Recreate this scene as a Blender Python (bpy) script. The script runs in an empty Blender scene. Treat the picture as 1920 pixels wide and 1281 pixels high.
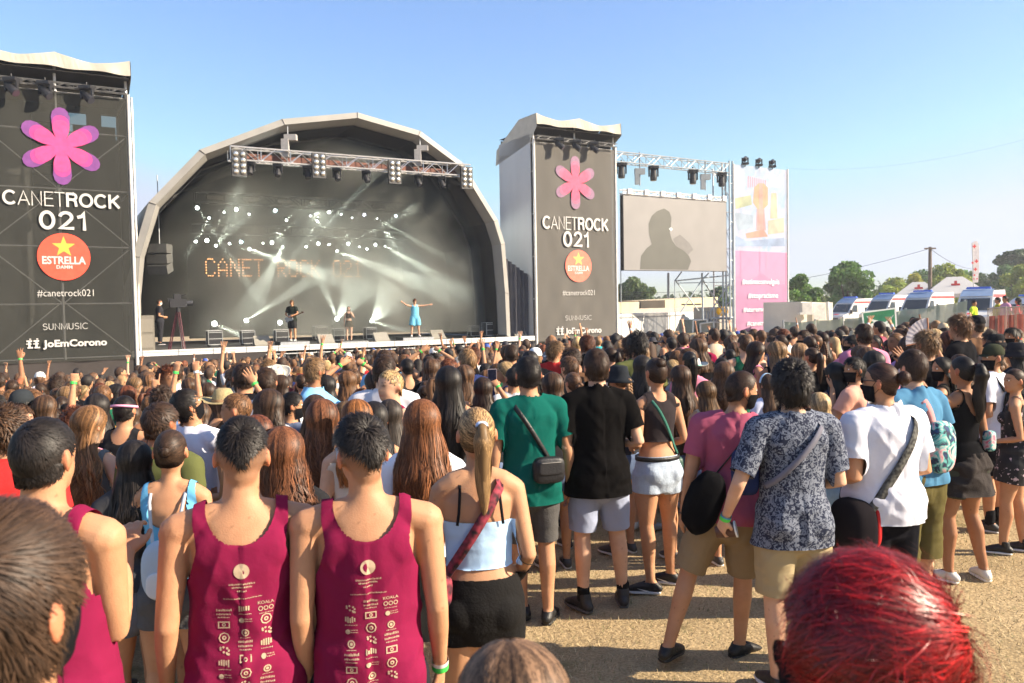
import bpy, bmesh, math, random
import numpy as np
from mathutils import Vector, Matrix
R=math.radians
random.seed(7); RNG=np.random.RandomState(11)
C=bpy.context.scene
COL=C.collection
# ---------------------------------------------------------------- camera
FPX=1550.0; CX,CY=960.0,640.5
CAM_LOC=Vector((0,0,2.06)); PITCH=2.31; ROLL=-1.0
cam_d=bpy.data.cameras.new('camera'); cam=bpy.data.objects.new('camera',cam_d); COL.objects.link(cam)
cam_d.sensor_width=36; cam_d.lens=FPX/1920*36; cam_d.clip_start=0.05; cam_d.clip_end=2000
CAM_M=Matrix.Translation(CAM_LOC)@Matrix.Rotation(R(90-PITCH),4,'X')@Matrix.Rotation(R(ROLL),4,'Z')
cam.matrix_world=CAM_M
cam_d.dof.use_dof=True; cam_d.dof.focus_distance=6.5; cam_d.dof.aperture_fstop=29.06/4.2
C.camera=cam
def W(px,py,D):
    """world point seen at a pixel of the photograph at a depth of D metres"""
    return CAM_M@Vector(((px-CX)/FPX*D,-(py-CY)/FPX*D,-D))
CAM_I=CAM_M.inverted()
def PX(p):
    q=CAM_I@Vector(p); return (CX+q.x/-q.z*FPX, CY-q.y/-q.z*FPX, -q.z)
# ---------------------------------------------------------------- sky, sun, exposure
SUN_DIR=Vector((0.982,-0.19,0.0)).normalized(); SUN_EL=30.0
wd=bpy.data.worlds.new('World'); C.world=wd; wd.use_nodes=True
nt=wd.node_tree; nt.nodes.clear()
sky=nt.nodes.new('ShaderNodeTexSky'); sky.sky_type='NISHITA'; sky.sun_disc=False
sky.sun_elevation=R(SUN_EL); sky.sun_rotation=math.atan2(SUN_DIR.x,SUN_DIR.y)
sky.air_density=1.0; sky.dust_density=0.8; sky.ozone_density=2.5; sky.altitude=0
bg=nt.nodes.new('ShaderNodeBackground'); bg.inputs[1].default_value=0.062
wo=nt.nodes.new('ShaderNodeOutputWorld')
tm=nt.nodes.new('ShaderNodeMix'); tm.data_type='RGBA'; tm.blend_type='MULTIPLY'; tm.inputs[0].default_value=1; tm.inputs[7].default_value=(1.04,1.08,1.20,1)
nt.links.new(sky.outputs[0],tm.inputs[6]); 
# pale ceiling near the horizon and one faint cloud low on the left
mn=nt.nodes.new('ShaderNodeVectorMath'); mn.operation='MINIMUM'; mn.inputs[1].default_value=(3.75,4.05,4.7); nt.links.new(tm.outputs[2],mn.inputs[0])
wt=nt.nodes.new('ShaderNodeTexCoord'); cd=(W(285,372,1)-CAM_LOC).normalized()
vs=nt.nodes.new('ShaderNodeVectorMath'); vs.operation='SUBTRACT'; vs.inputs[1].default_value=cd[:]; nt.links.new(wt.outputs['Generated'],vs.inputs[0])
vm_=nt.nodes.new('ShaderNodeVectorMath'); vm_.operation='MULTIPLY'; vm_.inputs[1].default_value=(1,1,1.6); nt.links.new(vs.outputs[0],vm_.inputs[0])
vl_=nt.nodes.new('ShaderNodeVectorMath'); vl_.operation='LENGTH'; nt.links.new(vm_.outputs[0],vl_.inputs[0])
cn_=nt.nodes.new('ShaderNodeTexNoise'); cn_.inputs['Scale'].default_value=14; cn_.inputs['Detail'].default_value=5; nt.links.new(wt.outputs['Generated'],cn_.inputs['Vector'])
ad=nt.nodes.new('ShaderNodeMath'); ad.operation='MULTIPLY_ADD'; ad.inputs[1].default_value=.10; nt.links.new(cn_.outputs[0],ad.inputs[0]); nt.links.new(vl_.outputs['Value'],ad.inputs[2])
mr=nt.nodes.new('ShaderNodeMapRange'); mr.inputs[1].default_value=.115; mr.inputs[2].default_value=.06; mr.inputs[3].default_value=0; mr.inputs[4].default_value=.6; nt.links.new(ad.outputs[0],mr.inputs[0])
mc_=nt.nodes.new('ShaderNodeMix'); mc_.data_type='RGBA'; mc_.inputs[7].default_value=(3.5,3.55,4.5,1); nt.links.new(mr.outputs[0],mc_.inputs[0]); nt.links.new(mn.outputs[0],mc_.inputs[6]); nt.links.new(mc_.outputs[2],bg.inputs[0]); nt.links.new(bg.outputs[0],wo.inputs[0])
sl=bpy.data.lights.new('sun','SUN'); sl.energy=3.5; sl.angle=R(0.55); sl.color=(1.0,0.85,0.66)
so=bpy.data.objects.new('sun',sl); COL.objects.link(so)
sv=Vector((SUN_DIR.x*math.cos(R(SUN_EL)),SUN_DIR.y*math.cos(R(SUN_EL)),math.sin(R(SUN_EL))))
so.rotation_euler=sv.to_track_quat('Z','Y').to_euler(); so.location=sv*60
C.view_settings.view_transform='Standard'; C.view_settings.look='None'; C.view_settings.exposure=1.85; C.view_settings.gamma=1.0
C.view_settings.use_curve_mapping=False
cy=C.cycles
cy.max_bounces=7; cy.diffuse_bounces=3; cy.glossy_bounces=2; cy.transmission_bounces=3; cy.transparent_max_bounces=12; cy.volume_bounces=0
cy.use_denoising=True; cy.sample_clamp_indirect=6.0; cy.caustics_reflective=False; cy.caustics_refractive=False
try: cy.use_light_tree=True
except Exception: pass

# ---------------------------------------------------------------- materials
def srgb(r,g,b):
    f=lambda c:(c/255/12.92 if c/255<=0.04045 else ((c/255+0.055)/1.055)**2.4)
    return (f(r),f(g),f(b))
MATS={}
def mat(name,color=(.5,.5,.5),rough=.7,var=.12,scale=6.0,bump=0.0,bscale=None,metal=0.0,spec=.4,emit=None,estr=0,trans=0.0,attr=False,objcol=False,col2=None,detail=4,sss=0,coat=0,sheen=0,distort=0,stretch=None,tlc=0):
    if name in MATS: return MATS[name]
    m=bpy.data.materials.new(name); m.use_nodes=True; n=m.node_tree.nodes; l=m.node_tree.links; n.clear()
    out=n.new('ShaderNodeOutputMaterial'); p=n.new('ShaderNodeBsdfPrincipled')
    p.inputs['Roughness'].default_value=rough; p.inputs['Metallic'].default_value=metal
    p.inputs['Specular IOR Level'].default_value=spec
    if coat: p.inputs['Coat Weight'].default_value=coat
    if sheen: p.inputs['Sheen Weight'].default_value=sheen
    tc=n.new('ShaderNodeTexCoord'); src=tc.outputs['Object']
    if stretch:
        mp=n.new('ShaderNodeMapping'); mp.inputs['Scale'].default_value=stretch; l.new(src,mp.inputs[0]); src=mp.outputs[0]
    nz=n.new('ShaderNodeTexNoise'); nz.inputs['Scale'].default_value=scale; nz.inputs['Detail'].default_value=detail
    nz.inputs['Distortion'].default_value=distort
    l.new(src,nz.inputs['Vector'])
    cr=n.new('ShaderNodeValToRGB')
    a=col2 if col2 else tuple(max(0,c*(1-var)) for c in color); b=color if col2 else tuple(min(1,c*(1+var)) for c in color)
    cr.color_ramp.elements[0].position=.3; cr.color_ramp.elements[1].position=.7
    cr.color_ramp.elements[0].color=(*a,1); cr.color_ramp.elements[1].color=(*b,1)
    l.new(nz.outputs[0],cr.inputs[0]); col=cr.outputs[0]
    def mul(c,o):
        mx=n.new('ShaderNodeMix'); mx.data_type='RGBA'; mx.blend_type='MULTIPLY'; mx.inputs[0].default_value=1
        l.new(c,mx.inputs[6]); l.new(o,mx.inputs[7]); return mx.outputs[2]
    if attr:
        at=n.new('ShaderNodeAttribute'); at.attribute_name='Col'; col=mul(col,at.outputs['Color'])
    if objcol:
        oi=n.new('ShaderNodeObjectInfo'); col=mul(col,oi.outputs['Color'])
    l.new(col,p.inputs['Base Color'])
    if sss:
        p.inputs['Subsurface Weight'].default_value=sss; p.inputs['Subsurface Radius'].default_value=(.02,.007,.004); p.inputs['Subsurface Scale'].default_value=1
    if bump:
        n2=n.new('ShaderNodeTexNoise'); n2.inputs['Scale'].default_value=bscale or scale*4; n2.inputs['Detail'].default_value=3
        l.new(src,n2.inputs['Vector'])
        bp=n.new('ShaderNodeBump'); bp.inputs['Strength'].default_value=bump; bp.inputs['Distance'].default_value=.02
        l.new(n2.outputs[0],bp.inputs['Height']); l.new(bp.outputs[0],p.inputs['Normal'])
    if emit is not None:
        p.inputs['Emission Color'].default_value=(*emit,1); p.inputs['Emission Strength'].default_value=estr
    sh=p.outputs[0]
    if tlc:
        t=n.new('ShaderNodeBsdfTranslucent'); l.new(col,t.inputs[0]); mx=n.new('ShaderNodeMixShader'); mx.inputs[0].default_value=tlc
        l.new(sh,mx.inputs[1]); l.new(t.outputs[0],mx.inputs[2]); sh=mx.outputs[0]
    if trans:
        t=n.new('ShaderNodeBsdfTransparent'); mx=n.new('ShaderNodeMixShader'); mx.inputs[0].default_value=trans
        l.new(sh,mx.inputs[1]); l.new(t.outputs[0],mx.inputs[2]); sh=mx.outputs[0]
    l.new(sh,out.inputs[0])
    MATS[name]=m; return m

# ---------------------------------------------------------------- mesh helpers
def tag(o,label=None,cat=None,group=None,kind=None):
    if label: o['label']=label
    if cat: o['category']=cat
    if group: o['group']=group
    if kind: o['kind']=kind
    return o
def empty(name,loc,label,cat,group=None):
    o=bpy.data.objects.new(name,None); o.empty_display_size=.2; COL.objects.link(o); o.location=loc
    return tag(o,label,cat,group)
def mesh_obj(name,V,F,material,parent=None,loc=None,smooth=False,color=None):
    """V in world coordinates when parent/loc is given: made relative to it"""
    V=np.asarray(V,dtype=np.float64).reshape(-1,3)
    base=Vector((0,0,0))
    if parent is not None:
        q=parent
        while q is not None: base=base+q.location; q=q.parent
    elif loc is not None: base=Vector(loc)
    me=bpy.data.meshes.new(name)
    Vl=V-np.array(base)
    if isinstance(F,np.ndarray):
        me.vertices.add(len(Vl)); me.vertices.foreach_set('co',Vl.astype(np.float32).ravel())
        k=F.shape[1]; me.loops.add(F.size); me.loops.foreach_set('vertex_index',F.astype(np.int32).ravel())
        me.polygons.add(len(F)); me.polygons.foreach_set('loop_start',np.arange(0,F.size,k,dtype=np.int32))
        me.update(calc_edges=True)
    else:
        me.from_pydata(Vl.tolist(),[],F)
    if smooth: me.shade_smooth()
    if color is not None:
        a=me.color_attributes.new('Col','FLOAT_COLOR','POINT'); a.data.foreach_set('color',np.hstack([color,np.ones((len(V),1))]).astype(np.float32).ravel())
    o=bpy.data.objects.new(name,me); COL.objects.link(o)
    if material is not None: me.materials.append(material)
    if parent is not None: o.parent=parent
    elif loc is not None: o.location=loc
    return o
class MB:
    def __init__(s): s.V=[]; s.F=[]
    def add(s,V,F):
        b=len(s.V); s.V+= [tuple(v) for v in V]; s.F+=[tuple(i+b for i in f) for f in F]; return s
    def quad(s,a,b,c,d): return s.add([a,b,c,d],[(0,1,2,3)])
    def hexa(s,P): # 8 points: bottom 4 ccw, top 4 ccw
        return s.add(P,[(3,2,1,0),(4,5,6,7),(0,1,5,4),(1,2,6,5),(2,3,7,6),(3,0,4,7)])
    def box(s,c,size,M=None):
        x,y,z=[q/2 for q in size]; P=[(-x,-y,-z),(x,-y,-z),(x,y,-z),(-x,y,-z),(-x,-y,z),(x,-y,z),(x,y,z),(-x,y,z)]
        P=[Vector(p) for p in P]
        if M is not None: P=[M@p for p in P]
        c=Vector(c); return s.hexa([p+c for p in P])
    def tube(s,p0,p1,r,n=6,r1=None):
        p0=Vector(p0);p1=Vector(p1);d=p1-p0
        if d.length<1e-6: return s
        d.normalize(); a=d.orthogonal().normalized(); b=d.cross(a); r1=r if r1 is None else r1
        V=[p0+(a*math.cos(t)+b*math.sin(t))*r for t in [i*2*math.pi/n for i in range(n)]]+[p1+(a*math.cos(t)+b*math.sin(t))*r1 for t in [i*2*math.pi/n for i in range(n)]]
        F=[(i,(i+1)%n,n+(i+1)%n,n+i) for i in range(n)]+[tuple(range(n-1,-1,-1)),tuple(range(n,2*n))]
        return s.add(V,F)
    def path(s,pts,r,n=6):
        for i in range(len(pts)-1): s.tube(pts[i],pts[i+1],r,n)
        return s
    def ball(s,c,r,nu=10,nv=7,M=None):
        rx,ry,rz=(r,r,r) if not hasattr(r,'__len__') else r
        V=[];F=[]
        for j in range(nv+1):
            th=math.pi*j/nv
            for i in range(nu):
                a=2*math.pi*i/nu; v=Vector((rx*math.sin(th)*math.cos(a),ry*math.sin(th)*math.sin(a),rz*math.cos(th)))
                if M is not None: v=M@v
                V.append(v+Vector(c))
        for j in range(nv):
            for i in range(nu): F.append((j*nu+i,(j+1)*nu+i,(j+1)*nu+(i+1)%nu,j*nu+(i+1)%nu))
        return s.add(V,F)
    def build(s,name,material,parent=None,loc=None,smooth=False): return mesh_obj(name,s.V,s.F,material,parent,loc,smooth)
def truss(mb,p0,p1,h,d,up=Vector((0,0,1)),r=.028,step=None,side=None):
    """box truss between two corner points (bottom front chord), height h along up, depth d sideways"""
    p0=Vector(p0);p1=Vector(p1); ax=(p1-p0); L=ax.length; ax.normalize()
    sd=side if side is not None else ax.cross(up).normalized()
    ch=[Vector((0,0,0)),up*h,up*h+sd*d,sd*d]
    for c in ch: mb.tube(p0+c,p1+c,r)
    step=step or h; n=max(1,round(L/step)); 
    for k in range(n):
        a=ax*(L*k/n); b=ax*(L*(k+1)/n)
        for (i,j) in ((0,1),(3,2),(0,3),(1,2)):
            if k%2==0: mb.tube(p0+a+ch[i],p0+b+ch[j],r*.6,4)
            else: mb.tube(p0+a+ch[j],p0+b+ch[i],r*.6,4)
        if k%2==0:
            for (i,j) in ((0,1),(3,2)): mb.tube(p0+a+ch[i],p0+a+ch[j],r*.6,4)
# ---------------------------------------------------------------- ground height
def sstep(a,b,x):
    t=np.clip((x-a)/(b-a),0,1); return t*t*(3-2*t)
def ground_z(x,y):
    x=np.asarray(x,float); y=np.asarray(y,float)
    xe=np.where(x>0,4*np.tanh(x/4),x)
    p=.0544*xe-.028*y+.13-.018*np.clip(y-14,0,30)
    z=np.where(p<0,-1.9*np.tanh(-p/1.9),.25*np.tanh(p/.25))
    bank=sstep(-3,4,(x-11)*.75+(y-27)*.66)*sstep(4,11,x)*1.0
    z=np.maximum(z,z+bank*(0.45-z))
    return z
def gz(x,y): return float(ground_z(x,y))
# facade frame: the front plane of stage and towers
FA=W(245,660,31.5); FB=W(1000,640,40.9)
UV=Vector((FB.x-FA.x,FB.y-FA.y,0)).normalized(); WV=Vector((-UV.y,UV.x,0))
FO=Vector((FA.x,FA.y,0))
def FW(u,w,z): return FO+UV*u+WV*w+Vector((0,0,z))
def UZ(px,py,w=0.0):
    """(u,z) where the pixel's ray meets the facade plane at offset w"""
    d=W(px,py,1)-CAM_LOC; q=FO+WV*w-CAM_LOC; q.z=0; t=q.dot(WV)/d.dot(WV); p=CAM_LOC+d*t
    return ((p-FO).dot(UV), p.z)
def FP(px,py,w=0.0):
    u,z=UZ(px,py,w); return FW(u,w,z)
# ================================================================ people
def nrm(v): v=np.asarray(v,float); return v/(np.linalg.norm(v,axis=-1,keepdims=True)+1e-9)
def _hash(i,j,k,s):
    h=np.sin(i*127.1+j*311.7+k*74.7+s*53.3)*43758.5453; return h-np.floor(h)
def vnoise(P,s=0):
    P=np.asarray(P,float); I=np.floor(P); f=P-I; f=f*f*(3-2*f); r=0
    for a in (0,1):
        for b in (0,1):
            for c in (0,1):
                w=(f[...,0] if a else 1-f[...,0])*(f[...,1] if b else 1-f[...,1])*(f[...,2] if c else 1-f[...,2])
                r=r+w*_hash(I[...,0]+a,I[...,1]+b,I[...,2]+c,s)
    return r*2-1
def tubeM(pts,radii,n=14,flat=None,cap=True):
    """closed tapered tube through pts; radii scalars or (a,b)"""
    pts=[np.array(p,float) for p in pts]; V=[];F=[]
    # round caps
    P=list(pts); Rr=[(r,r) if not hasattr(r,'__len__') else tuple(r) for r in radii]
    d0=nrm(P[0]-P[1]); d1=nrm(P[-1]-P[-2])
    if cap:
        a0=min(Rr[0]);a1=min(Rr[-1])
        P=[P[0]+d0*a0*.95,P[0]+d0*a0*.6]+P+[P[-1]+d1*a1*.6,P[-1]+d1*a1*.95]
        Rr=[tuple(q*.25 for q in Rr[0]),tuple(q*.78 for q in Rr[0])]+Rr+[tuple(q*.78 for q in Rr[-1]),tuple(q*.25 for q in Rr[-1])]
    ref=np.array([1.,0,0]) if flat is None else np.array(flat,float)
    for k,p in enumerate(P):
        t=nrm(P[min(k+1,len(P)-1)]-P[max(k-1,0)])
        a=ref-t*np.dot(ref,t)
        if np.linalg.norm(a)<.05: a=np.array([0,1.,0])-t*t[1]
        a=nrm(a); b=np.cross(t,a)
        for i in range(n):
            th=2*math.pi*i/n; V.append(p+a*math.cos(th)*Rr[k][0]+b*math.sin(th)*Rr[k][1])
    m=len(P)
    for k in range(m-1):
        for i in range(n): F.append((k*n+i,k*n+(i+1)%n,(k+1)*n+(i+1)%n,(k+1)*n+i))
    V.append(P[0]);V.append(P[-1])
    F+= [((i+1)%n,i,m*n) for i in range(n)]+[((m-1)*n+i,(m-1)*n+(i+1)%n,m*n+1) for i in range(n)]
    return np.array(V),F
def ballM(c,r,M=None,nu=16,nv=10):
    mb=MB(); mb.ball((0,0,0),r,nu,nv); V=np.array(mb.V)
    if M is not None: V=V@np.array(M).T
    return V+np.array(c),mb.F
def remesh(parts,voxel,smooth=3,fac=.5):
    V=[];F=[];b=0
    for v,f in parts:
        V.append(np.asarray(v)); F+=[tuple(i+b for i in q) for q in f]; b+=len(v)
    me=bpy.data.meshes.new('tmp'); me.from_pydata(np.vstack(V).tolist(),[],F); me.update()
    o=bpy.data.objects.new('tmp',me); COL.objects.link(o)
    r=o.modifiers.new('r','REMESH'); r.mode='VOXEL'; r.voxel_size=voxel; r.adaptivity=0
    if smooth:
        s=o.modifiers.new('s','SMOOTH'); s.factor=fac; s.iterations=smooth
    dg=bpy.context.evaluated_depsgraph_get(); e=o.evaluated_get(dg); m2=e.to_mesh()
    n=len(m2.vertices); co=np.empty(n*3,np.float32); m2.vertices.foreach_get('co',co); co=co.reshape(-1,3).astype(float)
    lt=np.empty(len(m2.polygons),np.int32); m2.polygons.foreach_get('loop_total',lt)
    li=np.empty(len(m2.loops),np.int32); m2.loops.foreach_get('vertex_index',li)
    e.to_mesh_clear(); bpy.data.objects.remove(o); bpy.data.meshes.remove(me)
    if (lt==4).all(): Fq=li.reshape(-1,4)
    else:
        st=np.concatenate([[0],np.cumsum(lt)[:-1]]); Fq=li[st[lt==4][:,None]+np.arange(4)]
    return co,Fq
def vnormals(V,F):
    a=V[F[:,2]]-V[F[:,0]]; b=V[F[:,3]]-V[F[:,1]]; fn=np.cross(a,b); N=np.zeros_like(V)
    for k in range(4): np.add.at(N,F[:,k],fn)
    return nrm(N)
def clip(V,F,f):
    """keep f>0; boundary vertices are slid onto f=0 for a clean hem"""
    g=f(V); keep=(g[F]>0).sum(1)>=2; F=F[keep]; used=np.unique(F); re=-np.ones(len(V),int); re[used]=np.arange(len(used)); V=V[used].copy(); F=re[F]
    for _ in range(4):
        g=f(V); bad=g<0
        if not bad.any(): break
        e=1e-3; P=V[bad]; G=np.stack([(f(P+np.eye(3)[k]*e)-f(P-np.eye(3)[k]*e))/(2*e) for k in range(3)],1)
        st=-g[bad][:,None]*G/((G**2).sum(1)[:,None]+1e-6); L=np.linalg.norm(st,axis=1,keepdims=True); st*=np.minimum(1,.03/(L+1e-9))
        V[bad]=P+st
    return V,F
# ---------------- body description (all at a stature of 1.75 m, facing +Y)
MALE=[(.84,.158,.113,0),(.92,.164,.120,0),(1.0,.155,.113,0),(1.09,.147,.105,.004),(1.20,.153,.109,.0),(1.30,.167,.116,-.004),(1.38,.173,.109,-.008),(1.435,.150,.085,-.012),(1.475,.088,.068,-.012),(1.50,.062,.062,-.008)]
FEM=[(.84,.168,.118,-.005),(.92,.176,.128,-.01),(1.0,.160,.112,-.004),(1.09,.126,.092,.004),(1.20,.130,.095,.004),(1.29,.146,.102,.002),(1.37,.150,.094,-.006),(1.425,.122,.072,-.012),(1.465,.066,.056,-.010),(1.49,.050,.052,-.006)]
def tsec(sex,z):
    S=np.array(MALE if sex=='m' else FEM); return [np.interp(z,S[:,0],S[:,k]) for k in (1,2,3)]
ARMS={ # elbow, wrist offsets from shoulder, mirrored in x by side
 'down':((.055,-.03,-.29),(.075,.02,-.545)),
 'front':((.05,-.05,-.28),(-.03,.17,-.33)),
 'chest':((.07,-.02,-.27),(-.04,.14,-.10)),
 'pocket':((.11,-.07,-.26),(.045,.03,-.47)),
 'up':((.08,.06,.26),(.05,.10,.52)),
 'upbent':((.17,.06,.20),(.04,.12,.42)),
 'wave':((.22,.10,.14),(.16,.20,.38)),
 'overhead':((.16,.10,.20),(-.06,.16,.36)),
 'phone':((.08,.20,-.16),(-.02,.34,.03)),
 'out':((.26,.05,.02),(.50,.10,.06)),
 'point':((.10,.20,.18),(.12,.38,.36)),
 'hip':((.17,-.10,-.22),(-.01,.0,-.42)),
 'back':((.09,-.10,-.26),(-.02,-.18,-.45)),
 'mouth':((.10,.10,-.22),(-.08,.17,.07)),
}
HANDCACHE={}
def hand(kind,vox):
    k=(kind,vox)
    if k in HANDCACHE: return HANDCACHE[k]
    # wrist at origin, fingers to +Z, palm towards +Y, thumb on +X
    parts=[tubeM([(0,0,-.03),(0,0,0),(0,0,.03),(0,0,.075)],[(.024,.019),(.026,.018),(.036,.016),(.038,.013)],flat=(1,0,0))]
    curl={'relaxed':(.35,.5,.45),'spread':(.02,.06,.06),'fist':(1.35,1.5,1.2),'hold':(.7,.9,.7),'point':(1.3,1.5,1.2)}[kind]
    for i,(x,L) in enumerate(((.028,.075),(.0095,.083),(-.0095,.077),(-.027,.060))):
        c=list(curl)
        if kind=='point' and i==0: c=[.05,.05,.05]
        sp={'spread':.14,'relaxed':.04}.get(kind,.02)*(1.5-i)
        p=np.array([x,0,.078]); ang=0; pts=[p+np.array([0,0,-.02]),p]; seg=[.45*L,.3*L,.25*L]
        for s_,a in zip(seg,c):
            ang+=a; p=p+s_*np.array([math.sin(sp)*math.cos(ang),math.sin(ang),math.cos(ang)*math.cos(sp)]); pts.append(p)
        parts.append(tubeM(pts,[.0095,.0092,.0086,.0078,.0066],n=8))
    tb=[(.022,.004,.015),(.040,.012,.038),(.052,.018,.062),(.056,.022,.085)] if kind in('relaxed','spread') else [(.022,.006,.015),(.036,.022,.036),(.030,.040,.056),(.012,.046,.066)]
    parts.append(tubeM(tb,[.013,.012,.0105,.008],n=8))
    V,F=remesh(parts,vox,1,.4); HANDCACHE[k]=(V,F); return V,F
def headrot(P,yaw,pitch,tilt=0):
    M=Matrix.Rotation(R(yaw),3,'Z')@Matrix.Rotation(R(-pitch),3,'X')@Matrix.Rotation(R(tilt),3,'Y')
    piv=np.array([0,-.01,1.50]); return (np.asarray(P)-piv)@np.array(M).T+piv
def lerp(a,b,t): return np.asarray(a,float)*(1-t)+np.asarray(b,float)*t
HC=np.array([0,.002,1.652]); HR=np.array([.0755,.094,.095])
class Pose:
    def __init__(s,sex='m',arms=('down','down'),legs=((-.1,0),(.1,0)),hy=0,hp=0,ht=0,hands=('relaxed','relaxed'),girth=1.0,lean=0,footyaw=(8,-8),knee=(.02,.02),shw=1.0):
        s.sex=sex; s.hy,s.hp,s.ht=hy,hp,ht; s.girth=girth; s.hands=hands; s.footyaw=footyaw; s.lean=lean
        shx=(.187 if sex=='m' else .154)*shw; s.shx=shx
        s.sh=[];s.el=[];s.wr=[]
        for i,sg in enumerate((-1,1)):
            a=arms[i]
            e,w=ARMS[a] if isinstance(a,str) else a
            S=np.array([sg*shx,-.008,1.405 if sex=='m' else 1.40])
            if isinstance(a,str) and a in('up','upbent','wave','overhead','point'): S=S+np.array([-sg*.01,0,.03])
            s.sh.append(S); s.el.append(S+np.array([sg*e[0],e[1],e[2]])); s.wr.append(S+np.array([sg*w[0],w[1],w[2]]))
        s.hip=[];s.kn=[];s.an=[]
        for i,sg in enumerate((-1,1)):
            h=np.array([sg*.088,0,.88]); an=np.array([legs[i][0],legs[i][1]-.02,.085 if len(legs[i])<3 else legs[i][2]])
            k=(h+an)/2+np.array([sg*.01,knee[i],.03]); s.hip.append(h);s.kn.append(k);s.an.append(an)
def torso_parts(P,inf=lambda z:0,z0=.84,z1=2,sh=.0,shr=True):
    S=[r for r in (MALE if P.sex=='m' else FEM) if z0-.06<=r[0]<=z1]
    g=P.girth; pts=[];rad=[]
    for z,rx,ry,y in S:
        gg=1+(g-1)*(1 if z<1.4 else .5); d=inf(z); pts.append((0,y,z)); rad.append((rx*gg+d,ry*gg+d))
    out=[tubeM(pts,rad,n=28)]
    if shr:
        for i,sg in enumerate((-1,1)):
            r=(.060 if P.sex=='m' else .048)+sh; s_=P.sh[i]
            out.append(tubeM([(sg*.045,-.016,1.452),(s_[0]*.62,-.012,1.428),s_],[(.052+sh,.046+sh),(.058+sh,.054+sh),(r,r)],n=14))
    if z0<1.2: out+=bumps(P,inf)
    return out
def bumps(P,inf=lambda z:0,low=False):
    out=[]; g=P.girth
    for sg in (-1,1):
        if low:
            d=inf(.9)
            if P.sex=='f': out.append(ballM((sg*.075*g,-.062*g,.90),(.088+d,.075+d,.088+d)))
            else: out.append(ballM((sg*.072*g,-.055*g,.91),(.085+d,.07+d,.085+d)))
        elif P.sex=='f': d=inf(1.28)*.8; out.append(ballM((sg*.062*g,.085*g,1.285),(.052+d,.045+d,.05+d)))
        else: d=inf(1.34)*.8; out.append(ballM((sg*.085*g,-.068*g,1.34),(.062+d,.042+d,.07+d)))
    return out
def arm_parts(P,i,inf=0,upto=1.0,hand_end=True):
    m=P.sex=='m'; g=P.girth**.7; S,E,Wr=P.sh[i],P.el[i],P.wr[i]
    ra=[.056,.050,.043,.038] if m else [.045,.041,.036,.032]; rb=[.040,.037,.028,.024] if m else [.034,.031,.024,.020]
    if upto>=1: pts=[S,lerp(S,E,.33),lerp(S,E,.7),E,lerp(E,Wr,.3),lerp(E,Wr,.7),Wr]; rr=[r*g+inf for r in ra+rb[1:]]
    else: pts=[S,lerp(S,E,upto*.5),lerp(S,E,upto)]; rr=[ra[0]*g+inf,ra[1]*g+inf*1.1,np.interp(upto,[0,.33,.7,1],ra)*g+inf*1.35]
    return [tubeM(pts,rr,n=14)]
def leg_parts(P,i,inf=0,upto=1.0,flare=0):
    m=P.sex=='m'; g=P.girth**.6; H,K,A=P.hip[i],P.kn[i],P.an[i]
    th=[(.096,.105),(.088,.095),(.068,.072),(.055,.060)] if m else [(.098,.11),(.090,.098),(.070,.072),(.052,.056)]
    cf=[(.055,.060),(.056,.064),(.044,.05),(.034,.04)] if m else [(.05,.055),(.053,.062),(.041,.046),(.031,.037)]
    f=lambda r,d:(r[0]*g+d,r[1]*g+d)
    if upto>=2: pts=[H,lerp(H,K,.33),lerp(H,K,.7),K,lerp(K,A,.3)-np.array([0,.012,0]),lerp(K,A,.65),A]; rr=[f(r,inf) for r in th+cf[1:]]
    else:
        n=5; pts=[];rr=[]
        for q in range(n):
            t=upto*q/(n-1)
            if t<=1: pts.append(lerp(H,K,t)); r=(np.interp(t,[0,.33,.7,1],[a[0] for a in th]),np.interp(t,[0,.33,.7,1],[a[1] for a in th]))
            else: pts.append(lerp(K,A,t-1)); r=(np.interp(t-1,[0,.3,.65,1],[a[0] for a in cf]),np.interp(t-1,[0,.3,.65,1],[a[1] for a in cf]))
            rr.append(f(r,inf+flare*t))
    return [tubeM(pts,rr,n=16)]
def hairline(p):
    """>0 where hair grows; p relative to the cranium centre"""
    y=p[...,1]; x=np.abs(p[...,0])
    zl=np.interp(y,[-.11,-.07,-.03,.0,.028,.055,.1],[-.118,-.114,-.080,-.012,.0,.045,.062])
    return p[...,2]-zl
def occ(p,k=1.0):
    # the nape: hair lies over the back of the neck instead of sinking into it
    z=p[...,2]; tgt=np.interp(z,[-.16,-.12,-.07,-.03,-.01],[.064,.066,.076,.080,0])*k; r=np.hypot(p[...,0],p[...,1])+1e-6; back=(p[...,1]<.005)
    f=np.where(back&(r<tgt),tgt/r,1); q=p.copy(); q[...,0]*=f; q[...,1]*=f; return q
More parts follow.
